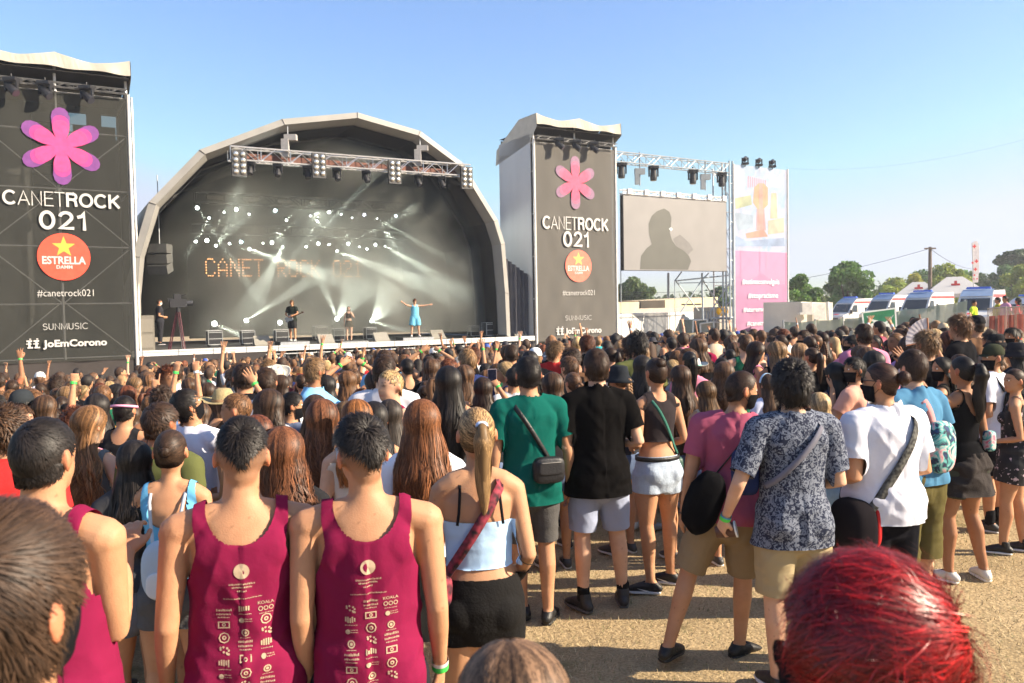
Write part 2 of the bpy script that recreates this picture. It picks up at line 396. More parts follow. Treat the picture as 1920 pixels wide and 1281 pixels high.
def build_body(P,vox,hvox,skin,stubble=None,face=True):
    parts=torso_parts(P)
    for i in (0,1):
        parts+=arm_parts(P,i); parts+=leg_parts(P,i,upto=2)
        a=P.an[i]; yw=R(P.footyaw[i]); d=np.array([-math.sin(yw),math.cos(yw),0])
        parts.append(tubeM([a+np.array([0,0,-.01])-d*.02,a+d*.05+np.array([0,0,-.035]),a+d*.12+np.array([0,0,-.055]),a+d*.16+np.array([0,0,-.062])],[.035,(.038,.032),(.036,.02),(.03,.014)],n=12))
    parts+=bumps(P,low=True)
    neck=tubeM([(0,-.012,1.46),(0,-.005,1.53),(0,.004,1.60)],[.066 if P.sex=='m' else .052,.058 if P.sex=='m' else .046,.056 if P.sex=='m' else .047],n=16)
    hp=[ballM(HC,HR),ballM((0,.030,1.605),(.060,.066,.080)),ballM((0,.055,1.555),(.036,.036,.028)),ballM((0,.096,1.612),(.013,.016,.026)),ballM((0,.080,1.648),(.045,.02,.014)),ballM((0,.083,1.577),(.024,.014,.012)),
        ballM((0,-.030,1.590),(.052,.042,.06))]
    for sg in (-1,1):
        M=np.array(Matrix.Rotation(R(22*sg),3,'Z')@Matrix.Rotation(R(-8),3,'X'))
        hp.append(ballM((sg*.081,-.004,1.628),(.009,.019,.032),M))
    hp=[(headrot(v,P.hy,P.hp,P.ht),f) for v,f in hp]; nv,nf=neck; w=sstep(1.47,1.58,nv[:,2])[:,None]; nv=nv*(1-w)+headrot(nv,P.hy,P.hp,P.ht)*w
    V,F=remesh(parts+[(nv,nf)]+hp,vox,3)
    # hands
    Vs=[V];Fs=[F];b=len(V)
    for i,sg in enumerate((-1,1)):
        hv,hf=hand(P.hands[i],hvox); hv=hv.copy(); 
        if sg<0: hv[:,0]*=-1; hf=hf[:,::-1]
        sc=1.0 if P.sex=='m' else .88; hv=hv*sc
        d=nrm(P.wr[i]-P.el[i]); 
        inn=np.array([-sg*1.0,.25,0]) if d[2]<.3 else np.array([-sg*.2,1.,0])
        inn=nrm(inn-d*np.dot(inn,d)); x=np.cross(inn,d)
        # keep the thumb forward on a hanging arm: frame (x,inn,d), x is right handed
        Mx=np.stack([x*1.0,inn,d],1); hv=hv@Mx.T if sg>0 else hv@np.stack([x,inn,d],1).T
        Vs.append(hv+P.wr[i]-d*.01); Fs.append(hf+b); b+=len(hv)
    V=np.vstack(Vs);F=np.vstack(Fs)
    # skin tint
    Q=V.copy(); piv=np.array([0,-.01,1.50]); M=np.array(Matrix.Rotation(R(P.hy),3,'Z')@Matrix.Rotation(R(-P.hp),3,'X')@Matrix.Rotation(R(P.ht),3,'Y')); Q=(Q-piv)@M+piv-HC
    col=np.ones((len(V),3)); n=vnoise(V*18,3)[:,None]; n2=vnoise(V*55,4)[:,None]; col=col*(1+.09*n*np.array([.6,1,1.2])+.05*n2); mole=(vnoise(V*75,6)>.86)[:,None]; col=col*(1-.35*mole)
    head=Q[:,2]>-.12
    if stubble is not None:
        w=sstep(-.018,.012,hairline(Q))*head*(np.linalg.norm(Q/HR,axis=1)<1.35)
        ear=(np.abs(Q[:,0])>.080)&(Q[:,2]<.012)&(Q[:,2]>-.07); w=w*(~ear)
        lv=np.interp(Q[:,2],[-.09,-.03,.03],[.35,.75,1.0])*w
        col=col*(1-lv[:,None])+np.array(stubble)/np.array(skin)*lv[:,None]
    ear=(np.abs(Q[:,0])>.079)&(Q[:,2]<.02)&(Q[:,2]>-.07)&(Q[:,1]>-.04)&(Q[:,1]<.04)
    col[ear]*=np.array([1.12,.80,.75])
    if face:
        lip=np.exp(-((Q[:,0]/.024)**2+((Q[:,2]+.076)/.007)**2))*(Q[:,1]>.06); col=col*(1-lip[:,None]*np.array([.15,.55,.5]))
        for sg in (-1,1):
            br=np.exp(-(((Q[:,0]-sg*.032)/.018)**2+((Q[:,2]-.012)/.005)**2))*(Q[:,1]>.06); col=col*(1-.85*br[:,None])
            so_=np.exp(-(((Q[:,0]-sg*.031)/.014)**2+((Q[:,2]+.008)/.006)**2))*(Q[:,1]>.06); col=col*(1-.8*so_[:,None])
    return V,F,col
SHADE={}
def M_(k):
    if k in SHADE: return SHADE[k]
    W1=(1,1,1)
    m={'skin':lambda:mat('skin',W1,.58,.05,9,bump=.10,bscale=190,attr=True,objcol=True,spec=.28,sss=.08),
       'hair':lambda:mat('hair',W1,.50,.35,55,attr=True,objcol=True,spec=.26,stretch=(1,1,.12)),
       'glossy_hair':lambda:mat('glossy_hair',W1,.36,.35,45,attr=True,objcol=True,spec=.45,stretch=(1,1,.12)),
       'cloth':lambda:mat('cloth',W1,.92,.05,14,bump=.12,bscale=24,attr=True,objcol=True,spec=.04),
       'denim':lambda:mat('denim',(1,1,1),.85,.14,30,bump=.2,bscale=90,attr=True,objcol=True,spec=.15),
       'leather':lambda:mat('leather',(1,1,1),.5,.1,20,bump=.2,bscale=60,attr=True,objcol=True,spec=.4),
       'straw':lambda:mat('straw',(1,1,1),.8,.25,60,bump=.6,bscale=140,attr=True,objcol=True,spec=.2),
       'plastic':lambda:mat('plastic',(1,1,1),.35,.02,20,attr=True,objcol=True,spec=.5)}[k]()
    SHADE[k]=m; return m
def put(name,V,F,m,parent,color=(1,1,1),col=None,smooth=True):
    V=np.asarray(V)
    me=bpy.data.meshes.new(name)
    if isinstance(F,np.ndarray):
        k=F.shape[1]; me.vertices.add(len(V)); me.vertices.foreach_set('co',V.astype(np.float32).ravel()); me.loops.add(F.size); me.loops.foreach_set('vertex_index',np.ascontiguousarray(F).astype(np.int32).ravel())
        me.polygons.add(len(F)); me.polygons.foreach_set('loop_start',np.arange(0,F.size,k,dtype=np.int32)); me.update(calc_edges=True)
    else: me.from_pydata(V.tolist(),[],F)
    if smooth: me.shade_smooth()
    if col is None: col=np.ones((len(V),3))
    a=me.color_attributes.new('Col','FLOAT_COLOR','POINT'); a.data.foreach_set('color',np.hstack([col,np.ones((len(V),1))]).astype(np.float32).ravel())
    me.materials.append(m if not isinstance(m,str) else M_(m))
    o=bpy.data.objects.new(name,me); COL.objects.link(o); o.color=(*color,1)
    if parent is not None: o.parent=parent
    return o
# ---------------- garments
def folds(V,F,amp,seed,kind='drape',zr=(.9,1.5)):
    N=vnormals(V,F); a=np.arctan2(V[:,1],V[:,0]); z=V[:,2]
    s=seed*1.7
    if kind=='drape':
        rg=lambda q:(1-np.abs(q)*2.2).clip(-1,1)
        d=.55*vnoise(np.stack([a*2.6+s,z*2.0,0*z+s],1),1)+.75*rg(vnoise(np.stack([V[:,0]*11+z*4*np.sign(V[:,0])+s,V[:,1]*6,z*3.2],1),2))+.45*rg(vnoise(np.stack([V[:,0]*15-z*11*np.sign(V[:,0])+s,V[:,1]*12,z*6],1),5))
        d+=.5*rg(vnoise(np.stack([V[:,0]*7+s,V[:,1]*7,z*15],1),8))*np.clip((1.12-z)/.2,0,1); d=d*.8+.15
    else: d=vnoise(np.stack([V[:,0]*18+s,V[:,1]*18,z*34],1),1)*.7+vnoise(np.stack([V[:,0]*30,V[:,1]*30+s,z*18],1),2)*.4
    return V+N*(amp*d)[:,None]
def tee(P,vox,seed,hem=.86,slv=.62,loose=.018,neck=.082,fold=.007,nz=1.462,side_hem=0):
    inf=lambda z:loose*(1.0+.5*np.clip((1.35-z)/.3,0,1))
    parts=torso_parts(P,inf,z0=hem-.1,sh=.014); 
    S=P.girth
    rx,ry,y=tsec(P.sex,.90); parts.append(tubeM([(0,y,hem-.07),(0,y,hem),(0,y,1.0)],[(max(rx*S+loose*1.5,(.088+.098*S+.040) if hem<.92 else 0),ry*S+loose*2.3),(max(rx*S+loose*1.5,(.088+.098*S+.038) if hem<.92 else 0),ry*S+loose*2.3),(rx*S+loose*1.7,ry*S+loose*2.2)],n=28))
    if hem<.92: parts+=bumps(P,lambda z:.040,low=True)
    for i in (0,1): parts+=arm_parts(P,i,.016,upto=min(slv+.12,.999))
    V,F=remesh(parts,vox,3)
    V=folds(V,F,fold,seed)
    sh=[np.array(q) for q in P.sh]; el=[np.array(q) for q in P.el]; TS=np.array(MALE if P.sex=='m' else FEM)
    def f(V):
        r=np.sqrt((V[:,0]/1.1)**2+(V[:,1]+.012)**2)-neck; a=np.maximum(r,nz-V[:,2]) # neck hole
        a=np.minimum(a,V[:,2]-hem-side_hem*(np.abs(V[:,0])))
        for i in (0,1):
            d=nrm(el[i]-sh[i]); t=(V-sh[i])@d; off=np.linalg.norm((V-sh[i])-t[:,None]*d,axis=1)
            L=np.linalg.norm(el[i]-sh[i])*slv; s_=L-t; far=(off<.13)&(np.sign(V[:,0])==(-1,1)[i])&(t>0)&((t<np.linalg.norm(el[i]-sh[i])+.05)|(d[2]>-.3))
            z=np.clip(V[:,2],.85,1.47); q=np.sqrt((V[:,0]/(np.interp(z,TS[:,0],TS[:,1])*P.girth+inf(z)+.040))**2+((V[:,1]-np.interp(z,TS[:,0],TS[:,3]))/(np.interp(z,TS[:,0],TS[:,2])*P.girth+inf(z)+.085))**2)
            a=np.where(far,np.minimum(a,np.maximum(s_,np.where(V[:,2]<1.47,(1-q)*.3,-1))),a)
        return a
    return clip(V,F,f)
def tank(P,vox,seed,hem=.82,deep=1.12,strap=(.075,.125),loose=.020,fold=.008,backz=1.395,fold_k='drape'):
    inf=lambda z:loose*(.35+.8*np.clip((1.42-z)/.25,0,1))
    parts=torso_parts(P,inf,z0=hem-.1,sh=.008)
    rx,ry,y=tsec(P.sex,.90); parts.append(tubeM([(0,y,hem-.07),(0,y,hem),(0,y,1.0)],[(rx*P.girth+loose*1.1,ry*P.girth+loose*1.6)]*3,n=28))
    if hem<.92: parts+=bumps(P,lambda z:.028,low=True)
    V,F=remesh(parts,vox,3); V=folds(V,F,fold,seed)
    def f(V):
        x=np.abs(V[:,0]); z=V[:,2]
        # armhole: the panel narrows upward
        xa=np.interp(z,[deep-.02,deep+.03,deep+.12,1.36,1.44,1.5],[.30,.20,.158,.135,strap[1],strap[1]])
        a=(xa-x)
        zc=1.49; q=np.sqrt((x/strap[0])**2+((zc-np.minimum(z,zc))/(zc-backz))**2)-1 # scoop neck (an ellipse seen from behind)
        a=np.minimum(a,q*.07)
        return np.minimum(a,z-hem)
    return clip(V,F,f)
def from_body(V,F,keep,off,seed=0,fold=0.0):
    """a tight garment: body surface pushed out; keep(V)>0"""
    N=vnormals(V,F); V2=V+N*off; V2,F2=clip(V2,F,keep)
    if fold: V2=folds(V2,F2,fold,seed,'tight')
    return V2,F2
def legs_garment(P,vox,seed,top=1.0,upto=.85,loose=.02,flare=.02,fold=.006,skirt=False):
    g=P.girth; parts=[]
    S=[(top+.06,)+tuple(tsec(P.sex,top)),(top,)+tuple(tsec(P.sex,top)),(.92,)+tuple(tsec(P.sex,.92)),(.84,)+tuple(tsec(P.sex,.86))]
    parts.append(tubeM([(0,q[3],q[0]) for q in S],[(q[1]*g+.006+loose*.35,q[2]*g+.008+loose*.4) for q in S],n=28))
    parts+=bumps(P,lambda z:.007+loose*.4,low=True)
    if skirt: parts.append(tubeM([(0,-.0,.9),(0,0,.8),(0,0,skirt-.05)],[(.19,.15),(.205,.17),(.225+loose,.19+loose)],n=28))
    else:
        for i in (0,1): parts+=leg_parts(P,i,.004+loose*.6,upto=upto+.12,flare=flare)
    V,F=remesh(parts,vox,3); V=folds(V,F,fold,seed,'tight' if loose<.01 else 'drape')
    H,K,A=P.hip,P.kn,P.an
    def f(V):
        a=top-V[:,2]
        if skirt: return np.minimum(a,V[:,2]-skirt)
        s=np.where(V[:,0]<(H[0][0]+H[1][0]+K[0][0]+K[1][0])/4,0,1)
        for i in (0,1):
            h,k=(H[i],K[i]) if upto<1 else (K[i],A[i]); t=((V-h)@nrm(k-h))/np.linalg.norm(k-h); u=upto if upto<1 else upto-1
            a=np.where(s==i,np.minimum(a,(u-t)*.4),a)
        return a
    return clip(V,F,f)
def shoes(P,root,color,sole=(.75,.74,.7),high=False,name='shoe'):
    for i in (0,1):
        a=P.an[i].copy(); yw=R(P.footyaw[i]); d=np.array([-math.sin(yw),math.cos(yw),0]); z=a[2]-.085
        g=lambda y,h:a*np.array([1,1,0])+d*y+np.array([0,0,z+h])
        up=[tubeM([g(-.055,.045),g(-.03,.055),g(.03,.06),g(.09,.048),g(.14,.036),g(.175,.03)],[(.036,.035),(.041,.044),(.044,.042),(.048,.034),(.045,.026),(.032,.018)],n=14),
            tubeM([g(-.03,.05),g(-.012,.085 if not high else .12)],[(.042,.036),(.042,.04)],n=14)]
        V,F=remesh(up,.009,2); V,F=clip(V,F,lambda V:np.minimum(V[:,2]-z-.014,(z+(.092 if not high else .13))-V[:,2]))
        sh=put(name,V,F,'leather',root,color)
        so_=tubeM([g(-.06,.016),g(-.02,.016),g(.05,.016),g(.12,.016),g(.178,.018)],[(.034,.016),(.04,.016),(.043,.016),(.05,.016),(.034,.014)],n=14)
        put('sole',so_[0],so_[1],'leather',sh,sole)
# ---------------- hair
def strips(roots_paths,width,colr):
    """paths (n,m,3), normals estimated from the head; returns V,F,col"""
    Pth,N=roots_paths; n,m,_=Pth.shape
    T=np.gradient(Pth,axis=1); B=nrm(np.cross(T,N)); t=np.linspace(0,1,m)
    w=(width[:,None]*np.interp(t,[0,.15,.6,1],[.6,1,.85,.1])[None,:])[:,:,None]
    V=np.stack([Pth-B*w,Pth+B*w],2).reshape(-1,3)
    k=np.arange(n)[:,None]*(2*m)+np.arange(m-1)[None,:]*2; k=k.ravel(); F=np.stack([k,k+1,k+3,k+2],1)
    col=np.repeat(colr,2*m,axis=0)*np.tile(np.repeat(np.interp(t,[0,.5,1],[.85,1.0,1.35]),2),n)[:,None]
    return V,F,col
def hair_short(P,N,rs,length=.035,lift=.25,k=1.06,top_only=None,curl=0,wid=.0035,base=True,crown=(0,-.055,.07),fwd=.0,vol=1.0,tone=None,hl=hairline,k_top=0,messy=.35):
    """cap of hair following the skull"""
    d=nrm(rs.normal(size=(N*3,3))); p=d*HR*k
    ok=hl(p)>(0 if top_only is None else -9)
    if top_only is not None: ok&=top_only(p)>0
    p=p[ok][:N]; n=len(p); Cn=np.array(crown); T0=p-Cn; T0[:,1]+=fwd*.1
    m=6; path=np.zeros((n,m,3)); nor=np.zeros((n,m,3)); L=length*rs.uniform(.6,1.25,n)
    q=p.copy(); sc=np.ones(n)
    jit=rs.normal(size=(n,3))*messy*.35+np.stack([vnoise(p*26+3,1),vnoise(p*26+9,2),vnoise(p*26+15,3)],1)*(.35+messy*.5)
    cn=vnoise(p*34,7)[:,None]
    lf=lift*rs.uniform(.4,1.5,n)
    for j in range(m):
        Nn=nrm(q/HR**2); T=nrm(T0)+jit; T=nrm(T-Nn*(T*Nn).sum(1)[:,None])
        kt=1+k_top*np.clip((q[:,2]/HR[2]),0,1)**2
        tj=j/(m-1); rad=(.985+lf*(tj-.45*tj*tj)*1.5*L/.09)*kt
        base_q=nrm(q/HR)*HR*k; pos=occ(base_q*rad[:,None]*vol,rad[:,None][:,0])
        if curl: pos=pos+curl*np.stack([vnoise(q*90+j*.9,1),vnoise(q*90+7+j*.9,2),vnoise(q*90+3+j*.9,3)],1)
        path[:,j]=pos; nor[:,j]=Nn; q=base_q+T*(L/m)[:,None]
    path+=HC
    c=rs.uniform(.45,1.55,(n,1))*(1+.45*cn)*np.ones((1,3)) if tone is None else tone(p,rs)
    V,F,col=strips((path,nor),wid*rs.uniform(.7,1.3,n),c)
    if base:
        bv,bf=capshell(k*.962,hl if top_only is None else top_only,curl,k_top,vol); col=np.vstack([col,np.full((len(bv),3),.40)]); F=np.vstack([F,bf+len(V)]); V=np.vstack([V,bv])  # shell colour darkened as the shade deep between strands
    return headrot(V,P.hy,P.hp,P.ht),F,col
def capshell(k,hl,curl=0,k_top=0,vol=1.0,nu=48,nv=30):
    th=np.linspace(.02,math.pi*.93,nv); ph=np.linspace(0,2*math.pi,nu,endpoint=False); T,Pp=np.meshgrid(th,ph,indexing='ij')
    p=np.stack([np.sin(T)*np.cos(Pp),np.sin(T)*np.sin(Pp),np.cos(T)],-1).reshape(-1,3); p=p*(1+.018*vnoise(p*9,4)+curl*4*vnoise(p*7,6))[:,None]*HR*k*vol
    p=p*(1+k_top*np.clip(p[:,2:3]/HR[2],0,1)**2)
    i=np.arange(nv-1)[:,None]*nu+np.arange(nu)[None,:]; j=np.arange(nv-1)[:,None]*nu+(np.arange(nu)[None,:]+1)%nu
    F=np.stack([i,j,j+nu,i+nu],-1).reshape(-1,4)[:,::-1]
    V,F=clip(p,F,hl); return occ(V,.985)+HC,F
def hair_long(P,N,rs,zend=1.12,wave=.006,wf=20,spread=1.0,wid=.005,tone=None,amp_end=1.0,part=0,frizz=0,volk=1.0,half=None,side=0,nb=14):
    """long hair hanging over the back"""
    tb=tsec(P.sex,1.3)[1]*P.girth
    def env(t,phi,inner=1.0):
        # t 0..1 from the crown to the end; phi angle from the back (0) to the sides (+-)
        zt=HC[2]+HR[2]*1.07*volk; zm=1.60
        s=np.clip(t/.30,0,1); e=np.clip((t-.30)/.70,0,1)
        a=s*math.pi*.66
        z=np.where(t<.30,HC[2]+HR[2]*1.07*volk*np.cos(a),0); rx=HR[0]*1.13*volk*np.sin(a); ry=HR[1]*1.11*volk*np.sin(a); cy=0*t+HC[1]
        z0=HC[2]+HR[2]*1.07*volk*math.cos(math.pi*.66); 
        z=np.where(t<.30,z,z0+(zend-z0)*e)
        rx2=np.interp(z,[1.0,1.15,1.35,1.48,z0],[.07,.105,.125,.105,HR[0]*1.13*math.sin(math.pi*.66)*volk])*spread; ry2=np.interp(z,[1.0,1.35,1.48,z0],[.05,.06,.075,HR[1]*1.11*math.sin(math.pi*.66)*volk])
        cy2=np.interp(z,[1.0,1.2,1.38,1.48,z0],[-(tb*.35+.03),-(tb*.45+.03),-(tb*.55+.02),-.035,HC[1]])
        rx=np.where(t<.30,rx,rx2)*inner; ry=np.where(t<.30,ry,ry2)*inner; cy=np.where(t<.30,cy,cy2)
        return np.stack([rx*np.sin(phi),cy-ry*np.cos(phi),z],-1)
    def alpha(t): return np.interp(t,[0,.1,.17,.24,.32,.45,1],[math.pi,math.pi,2.55,2.05,1.75,1.5,1.35])
    m=22; t=np.linspace(0.02,1,m)
    u=rs.uniform(-1,1,N); l=rs.uniform(.78,1.03,N)
    tt=t[None,:]*l[:,None]; st=rs.uniform(0,.22,N)*(rs.uniform(size=N)<.5); tt=st[:,None]+(tt)*(1-st[:,None]/1.0); tt=np.clip(tt,0,1.03)
    phi=u[:,None]*alpha(tt)
    Pn=env(tt,phi,rs.uniform(.93,1.05,N)[:,None])
    hang=np.clip((tt-.22)/.5,0,1)
    ph=rs.uniform(0,6.28,N)[:,None]; cl=(u*nb+1.2*np.sin(u*17))[:,None]*.9
    w=wave*hang*(1+amp_end*hang)*(.6+.8*_hash(np.floor(u*40),0,0,3)[:,None])
    Pn[...,0]+=w*np.sin(Pn[...,2]*wf*2+cl*1.7+ph*frizz)+.004*vnoise(Pn*14,2)
    Pn[...,1]-=w*.7*np.cos(Pn[...,2]*wf*2+cl*2.3+ph*frizz)
    Pn+=(.0035+.006*frizz)*hang[...,None]*vnoise(np.stack([Pn[...,2]*16+ph,cl+0*Pn[...,2],ph+0*Pn[...,2]],-1),4)[...,None]
    fly=(rs.uniform(size=N)<.05)[:,None]; Pn+=(fly*hang*.05)[...,None]*np.stack([vnoise(np.stack([tt*3+ph,ph+0*tt,0*tt],-1),5),-.6*np.abs(vnoise(np.stack([tt*3+ph,ph+0*tt,0*tt],-1),6)),0*tt],-1)
    Pn[...,:2]*=(1+.035*vnoise(np.stack([u[:,None]*22+0*tt,tt*2,0*tt],-1),8))[...,None]
    nor=Pn-np.stack([0*tt,0*tt+.02,Pn[...,2]-.0*tt],-1); nor[...,2]=np.where(tt<.25,(Pn[...,2]-HC[2]),0); nor=nrm(nor)
    if tone is None: c=(rs.uniform(.45,1.5,(N,1))*(1+.55*vnoise(np.stack([u*16,0*u,0*u+N],1),3))[:,None]*np.ones((1,3)))
    else: c=tone(u,rs)
    V,F,col=strips((Pn,nor),wid*rs.uniform(.6,1.4,N),c)
    # inner volume
    nu=30; nt=34; U,Tt=np.meshgrid(np.linspace(-1,1,nu),np.linspace(.005,.96,nt)); g=env(Tt,U*alpha(Tt),.90); gi=env(Tt,U*alpha(Tt),.55)
    hg=np.clip((Tt-.22)/.5,0,1); g[...,0]+=wave*hg*np.sin(g[...,2]*wf*2+(U*nb+1.2*np.sin(U*17))*.9*1.7)*.6
    gf=[]; 
    for A,rev in ((g,False),):
        b=len(V); V=np.vstack([V,A.reshape(-1,3)]); i=np.arange(nt-1)[:,None]*nu+np.arange(nu-1)[None,:]
        f=np.stack([i,i+1,i+1+nu,i+nu],-1).reshape(-1,4)+b; F=np.vstack([F,f]); col=np.vstack([col,np.full((nu*nt,3),.38)])  # inner sheet darkened for the shade between strands
    Q=headrot(V,P.hy,P.hp,P.ht); wv=sstep(1.32,1.56,V[:,2])[:,None]; V=V*(1-wv)+Q*wv
    if side: V[:,0]+=side*sstep(1.5,1.2,V[:,2])*0
    return V,F,col
def tail_strips(P,base,pts,rad,N,rs,wid=.005,wave=.004,wf=18,tone=None,m=14):
    """a hanging tail: strands along a centre line"""
    pts=np.array(pts,float); s=np.linspace(0,1,len(pts)); t=np.linspace(0,1,m)
    Cc=np.stack([np.interp(t,s,pts[:,k]) for k in range(3)],-1); rr=np.interp(t,np.linspace(0,1,len(rad)),rad)
    a=rs.uniform(0,6.28,N); q=np.sqrt(rs.uniform(.25,1,N)); l=rs.uniform(.8,1.0,N)
    Tn=t[None,:]*l[:,None]; Cx=np.stack([np.interp(Tn,t,Cc[:,k]) for k in range(3)],-1); Rr=np.interp(Tn,t,rr)*q[:,None]
    off=np.stack([np.cos(a)[:,None]*Rr,np.sin(a)[:,None]*Rr*.75,0*Rr],-1)
    path=Cx+off; path[...,0]+=wave*Tn*np.sin(Tn*wf+a[:,None]*.7); path[...,1]+=wave*Tn*np.cos(Tn*wf*.8+a[:,None]*.5)
    nor=nrm(off+np.array([0,-.004,0]))
    c=rs.uniform(.45,1.55,(N,1))*np.ones((1,3)) if tone is None else tone(a,rs)
    V,F,col=strips((path,nor),wid*rs.uniform(.6,1.3,N),c)
    tv,tf=tubeM(Cc,np.maximum(rr*.8,.003),n=10); tf=[f for f in tf if len(f)==4]; b=len(V); V=np.vstack([V,tv]); F=np.vstack([F,np.array(tf)+b]); col=np.vstack([col,np.full((len(tv),3),.55)])
    return V,F,col
def join(*A):
    V=[];F=[];K=[];b=0
    for v,f,c in A: V.append(v);F.append(f+b);K.append(c);b+=len(v)
    return np.vstack(V),np.vstack(F),np.vstack(K)
def hair_ponytail(P,N,rs,h=.03,L=.34,r=.024,tone=None,wave=.004,curl=0,wid=.0032):
    c=(0,-.112,h)
    # strands converge at the tie: comb direction towards it
    A=hair_short(P,N,rs,length=.075,lift=.02,k=1.045,wid=wid,crown=(0,.25,.10),tone=tone)
    b=headrot(np.array([[0,-.104,HC[2]+h]]),P.hy,P.hp,P.ht)[0]
    pts=[b+np.array([0,.01,0]),b+np.array([0,-.035,-.005]),b+np.array([0,-.05,-.06]),b+np.array([0,-.035,-.16]),b+np.array([0,-.02,-L])]
    B=tail_strips(P,b,pts,[.012,r*.9,r*1.25,r*1.2,r*.5],int(N*.5),rs,wave=wave,tone=None,wid=wid*1.3)
    return join(A,B),b
def hair_bun(P,N,rs,h=.06,r=.042,curl=0,y=-.10):
    A=hair_short(P,N,rs,length=.08,lift=.02,k=1.05,crown=(0,.25,.08))
    b=np.array([0,y,HC[2]+h]); n=int(N*.5); d=nrm(rs.normal(size=(n,3))); m=6; path=np.zeros((n,m,3)); nor=np.zeros((n,m,3)); ax=nrm(np.array([.1,.8,-.3])+rs.normal(size=(n,3))*.35)
    q=d
    for j in range(m):
        path[:,j]=b+q*r*(1+.12*vnoise(q*5,3))[:,None]*np.array([1.1,.85,1]); nor[:,j]=q; q=nrm(q+np.cross(ax,q)*.28)
    V,F,c=strips((path,nor),np.full(n,.0045),rs.uniform(.5,1.6,(n,1))*np.ones((1,3)))
    bv,bf=ballM(b,(r*1.04,r*.82,r*.95)); bf=np.array([f for f in bf]); b0=len(V); V=np.vstack([V,bv]);F=np.vstack([F,bf+b0]);c=np.vstack([c,np.full((len(bv),3),.5)])
    V=headrot(V,P.hy,P.hp,P.ht); return join(A,(V,F,c))
def hair_braid(P,N,rs,L=.30,r=.022,two=False,h=-.02):
    A=hair_short(P,N,rs,length=.07,lift=.03,k=1.05,crown=(0,.25,.08)); out=[A]
    for sx in ((-.045,.045) if two else (0,)):
        b=headrot(np.array([[sx,-.098,HC[2]+h]]),P.hy,P.hp,P.ht)[0]; k=int(L/.028); n=0
        for i in range(k):
            t=i/k; z=-L*t; y=-.02-.03*math.sin(t*3)
            for sg in (-1,1):
                c=b+np.array([sg*r*.45*(1-t*.4),y,z-(0 if sg>0 else .014)]); M=np.array(Matrix.Rotation(R(38*sg),3,'Y'))
                v,f=ballM(c,(r*.95*(1-t*.4),r*.8*(1-t*.4),r*.62*(1-t*.3)),M,10,6); out.append((v,np.array(f),np.full((len(v),3),rs.uniform(.8,1.3))))
    return join(*out)
# ---------------- accessories
def ribbon(pts,nor,w,th=.004):
    pts=np.array(pts,float); nor=nrm(np.array(nor,float)); T=np.gradient(pts,axis=0); B=nrm(np.cross(T,nor)); V=[]
    for s_,o in ((-1,0),(1,0),(1,1),(-1,1)): V.append(pts+B*w*.5*s_+nor*th*o)
    n=len(pts); V=np.stack(V,1).reshape(-1,3); F=[]
    for i in range(n-1):
        for k in range(4): F.append((i*4+k,i*4+(k+1)%4,(i+1)*4+(k+1)%4,(i+1)*4+k))
    return V,np.array(F)
def strap_path(P,side,z0=1.0,inf=.03,x0=.10,n=12,xe=.19,low=0):
    g=P.girth; b=[];nb=[]
    top=np.array([side*x0,-.01,1.445+inf])
    for back in (-1,1):
        seg=[];sn=[]
        for i in range(n):
            t=i/(n-1); x=side*(x0+(-xe-x0)*t); z=1.43+(z0-1.43)*t; rx,ry,y=tsec(P.sex,z); ii=inf+low*(1.43-z); rx=rx*g+ii; ry=ry*g+ii
            q=min(abs(x)/rx,.999); yy=y+back*ry*math.sqrt(1-q*q); seg.append((x,yy,z)); sn.append((x/rx**2,(yy-y)/ry**2,0))
        b.append(seg);nb.append(sn)
    pts=b[0][::-1]+[tuple(top)]+b[1]; nn=nb[0][::-1]+[(0,0,1)]+nb[1]
    return pts+[pts[0]],nn+[nn[0]]
def rbox(c,size,M=None,vox=.012,puff=1.0,p=4):
    """soft cornered box (superellipsoid)"""
    nu,nv=26,16; V=[];F=[]
    e=2/p
    f=lambda a:math.copysign(abs(a)**e,a)
    for j in range(nv+1):
        th=-math.pi/2+math.pi*j/nv
        for i in range(nu):
            ph=2*math.pi*i/nu; V.append((f(math.cos(th))*f(math.cos(ph))*size[0]/2,f(math.cos(th))*f(math.sin(ph))*size[1]/2,f(math.sin(th))*size[2]/2))
    for j in range(nv):
        for i in range(nu): F.append((j*nu+i,j*nu+(i+1)%nu,(j+1)*nu+(i+1)%nu,(j+1)*nu+i))
    V=np.array(V)
    if M is not None: V=V@np.array(M).T
    return V+np.array(c),np.array(F)
def lathe(profile,c,n=28,sx=1,sy=1,wob=0):
    V=[];F=[]
    for k,(r,z) in enumerate(profile):
        for i in range(n):
            a=2*math.pi*i/n; V.append((c[0]+r*math.cos(a)*sx,c[1]+r*math.sin(a)*sy,c[2]+z+wob*r*math.cos(2*a)*(r>.1)))
    for k in range(len(profile)-1):
        for i in range(n): F.append((k*n+i,k*n+(i+1)%n,(k+1)*n+(i+1)%n,(k+1)*n+i))
    return np.array(V),np.array(F)
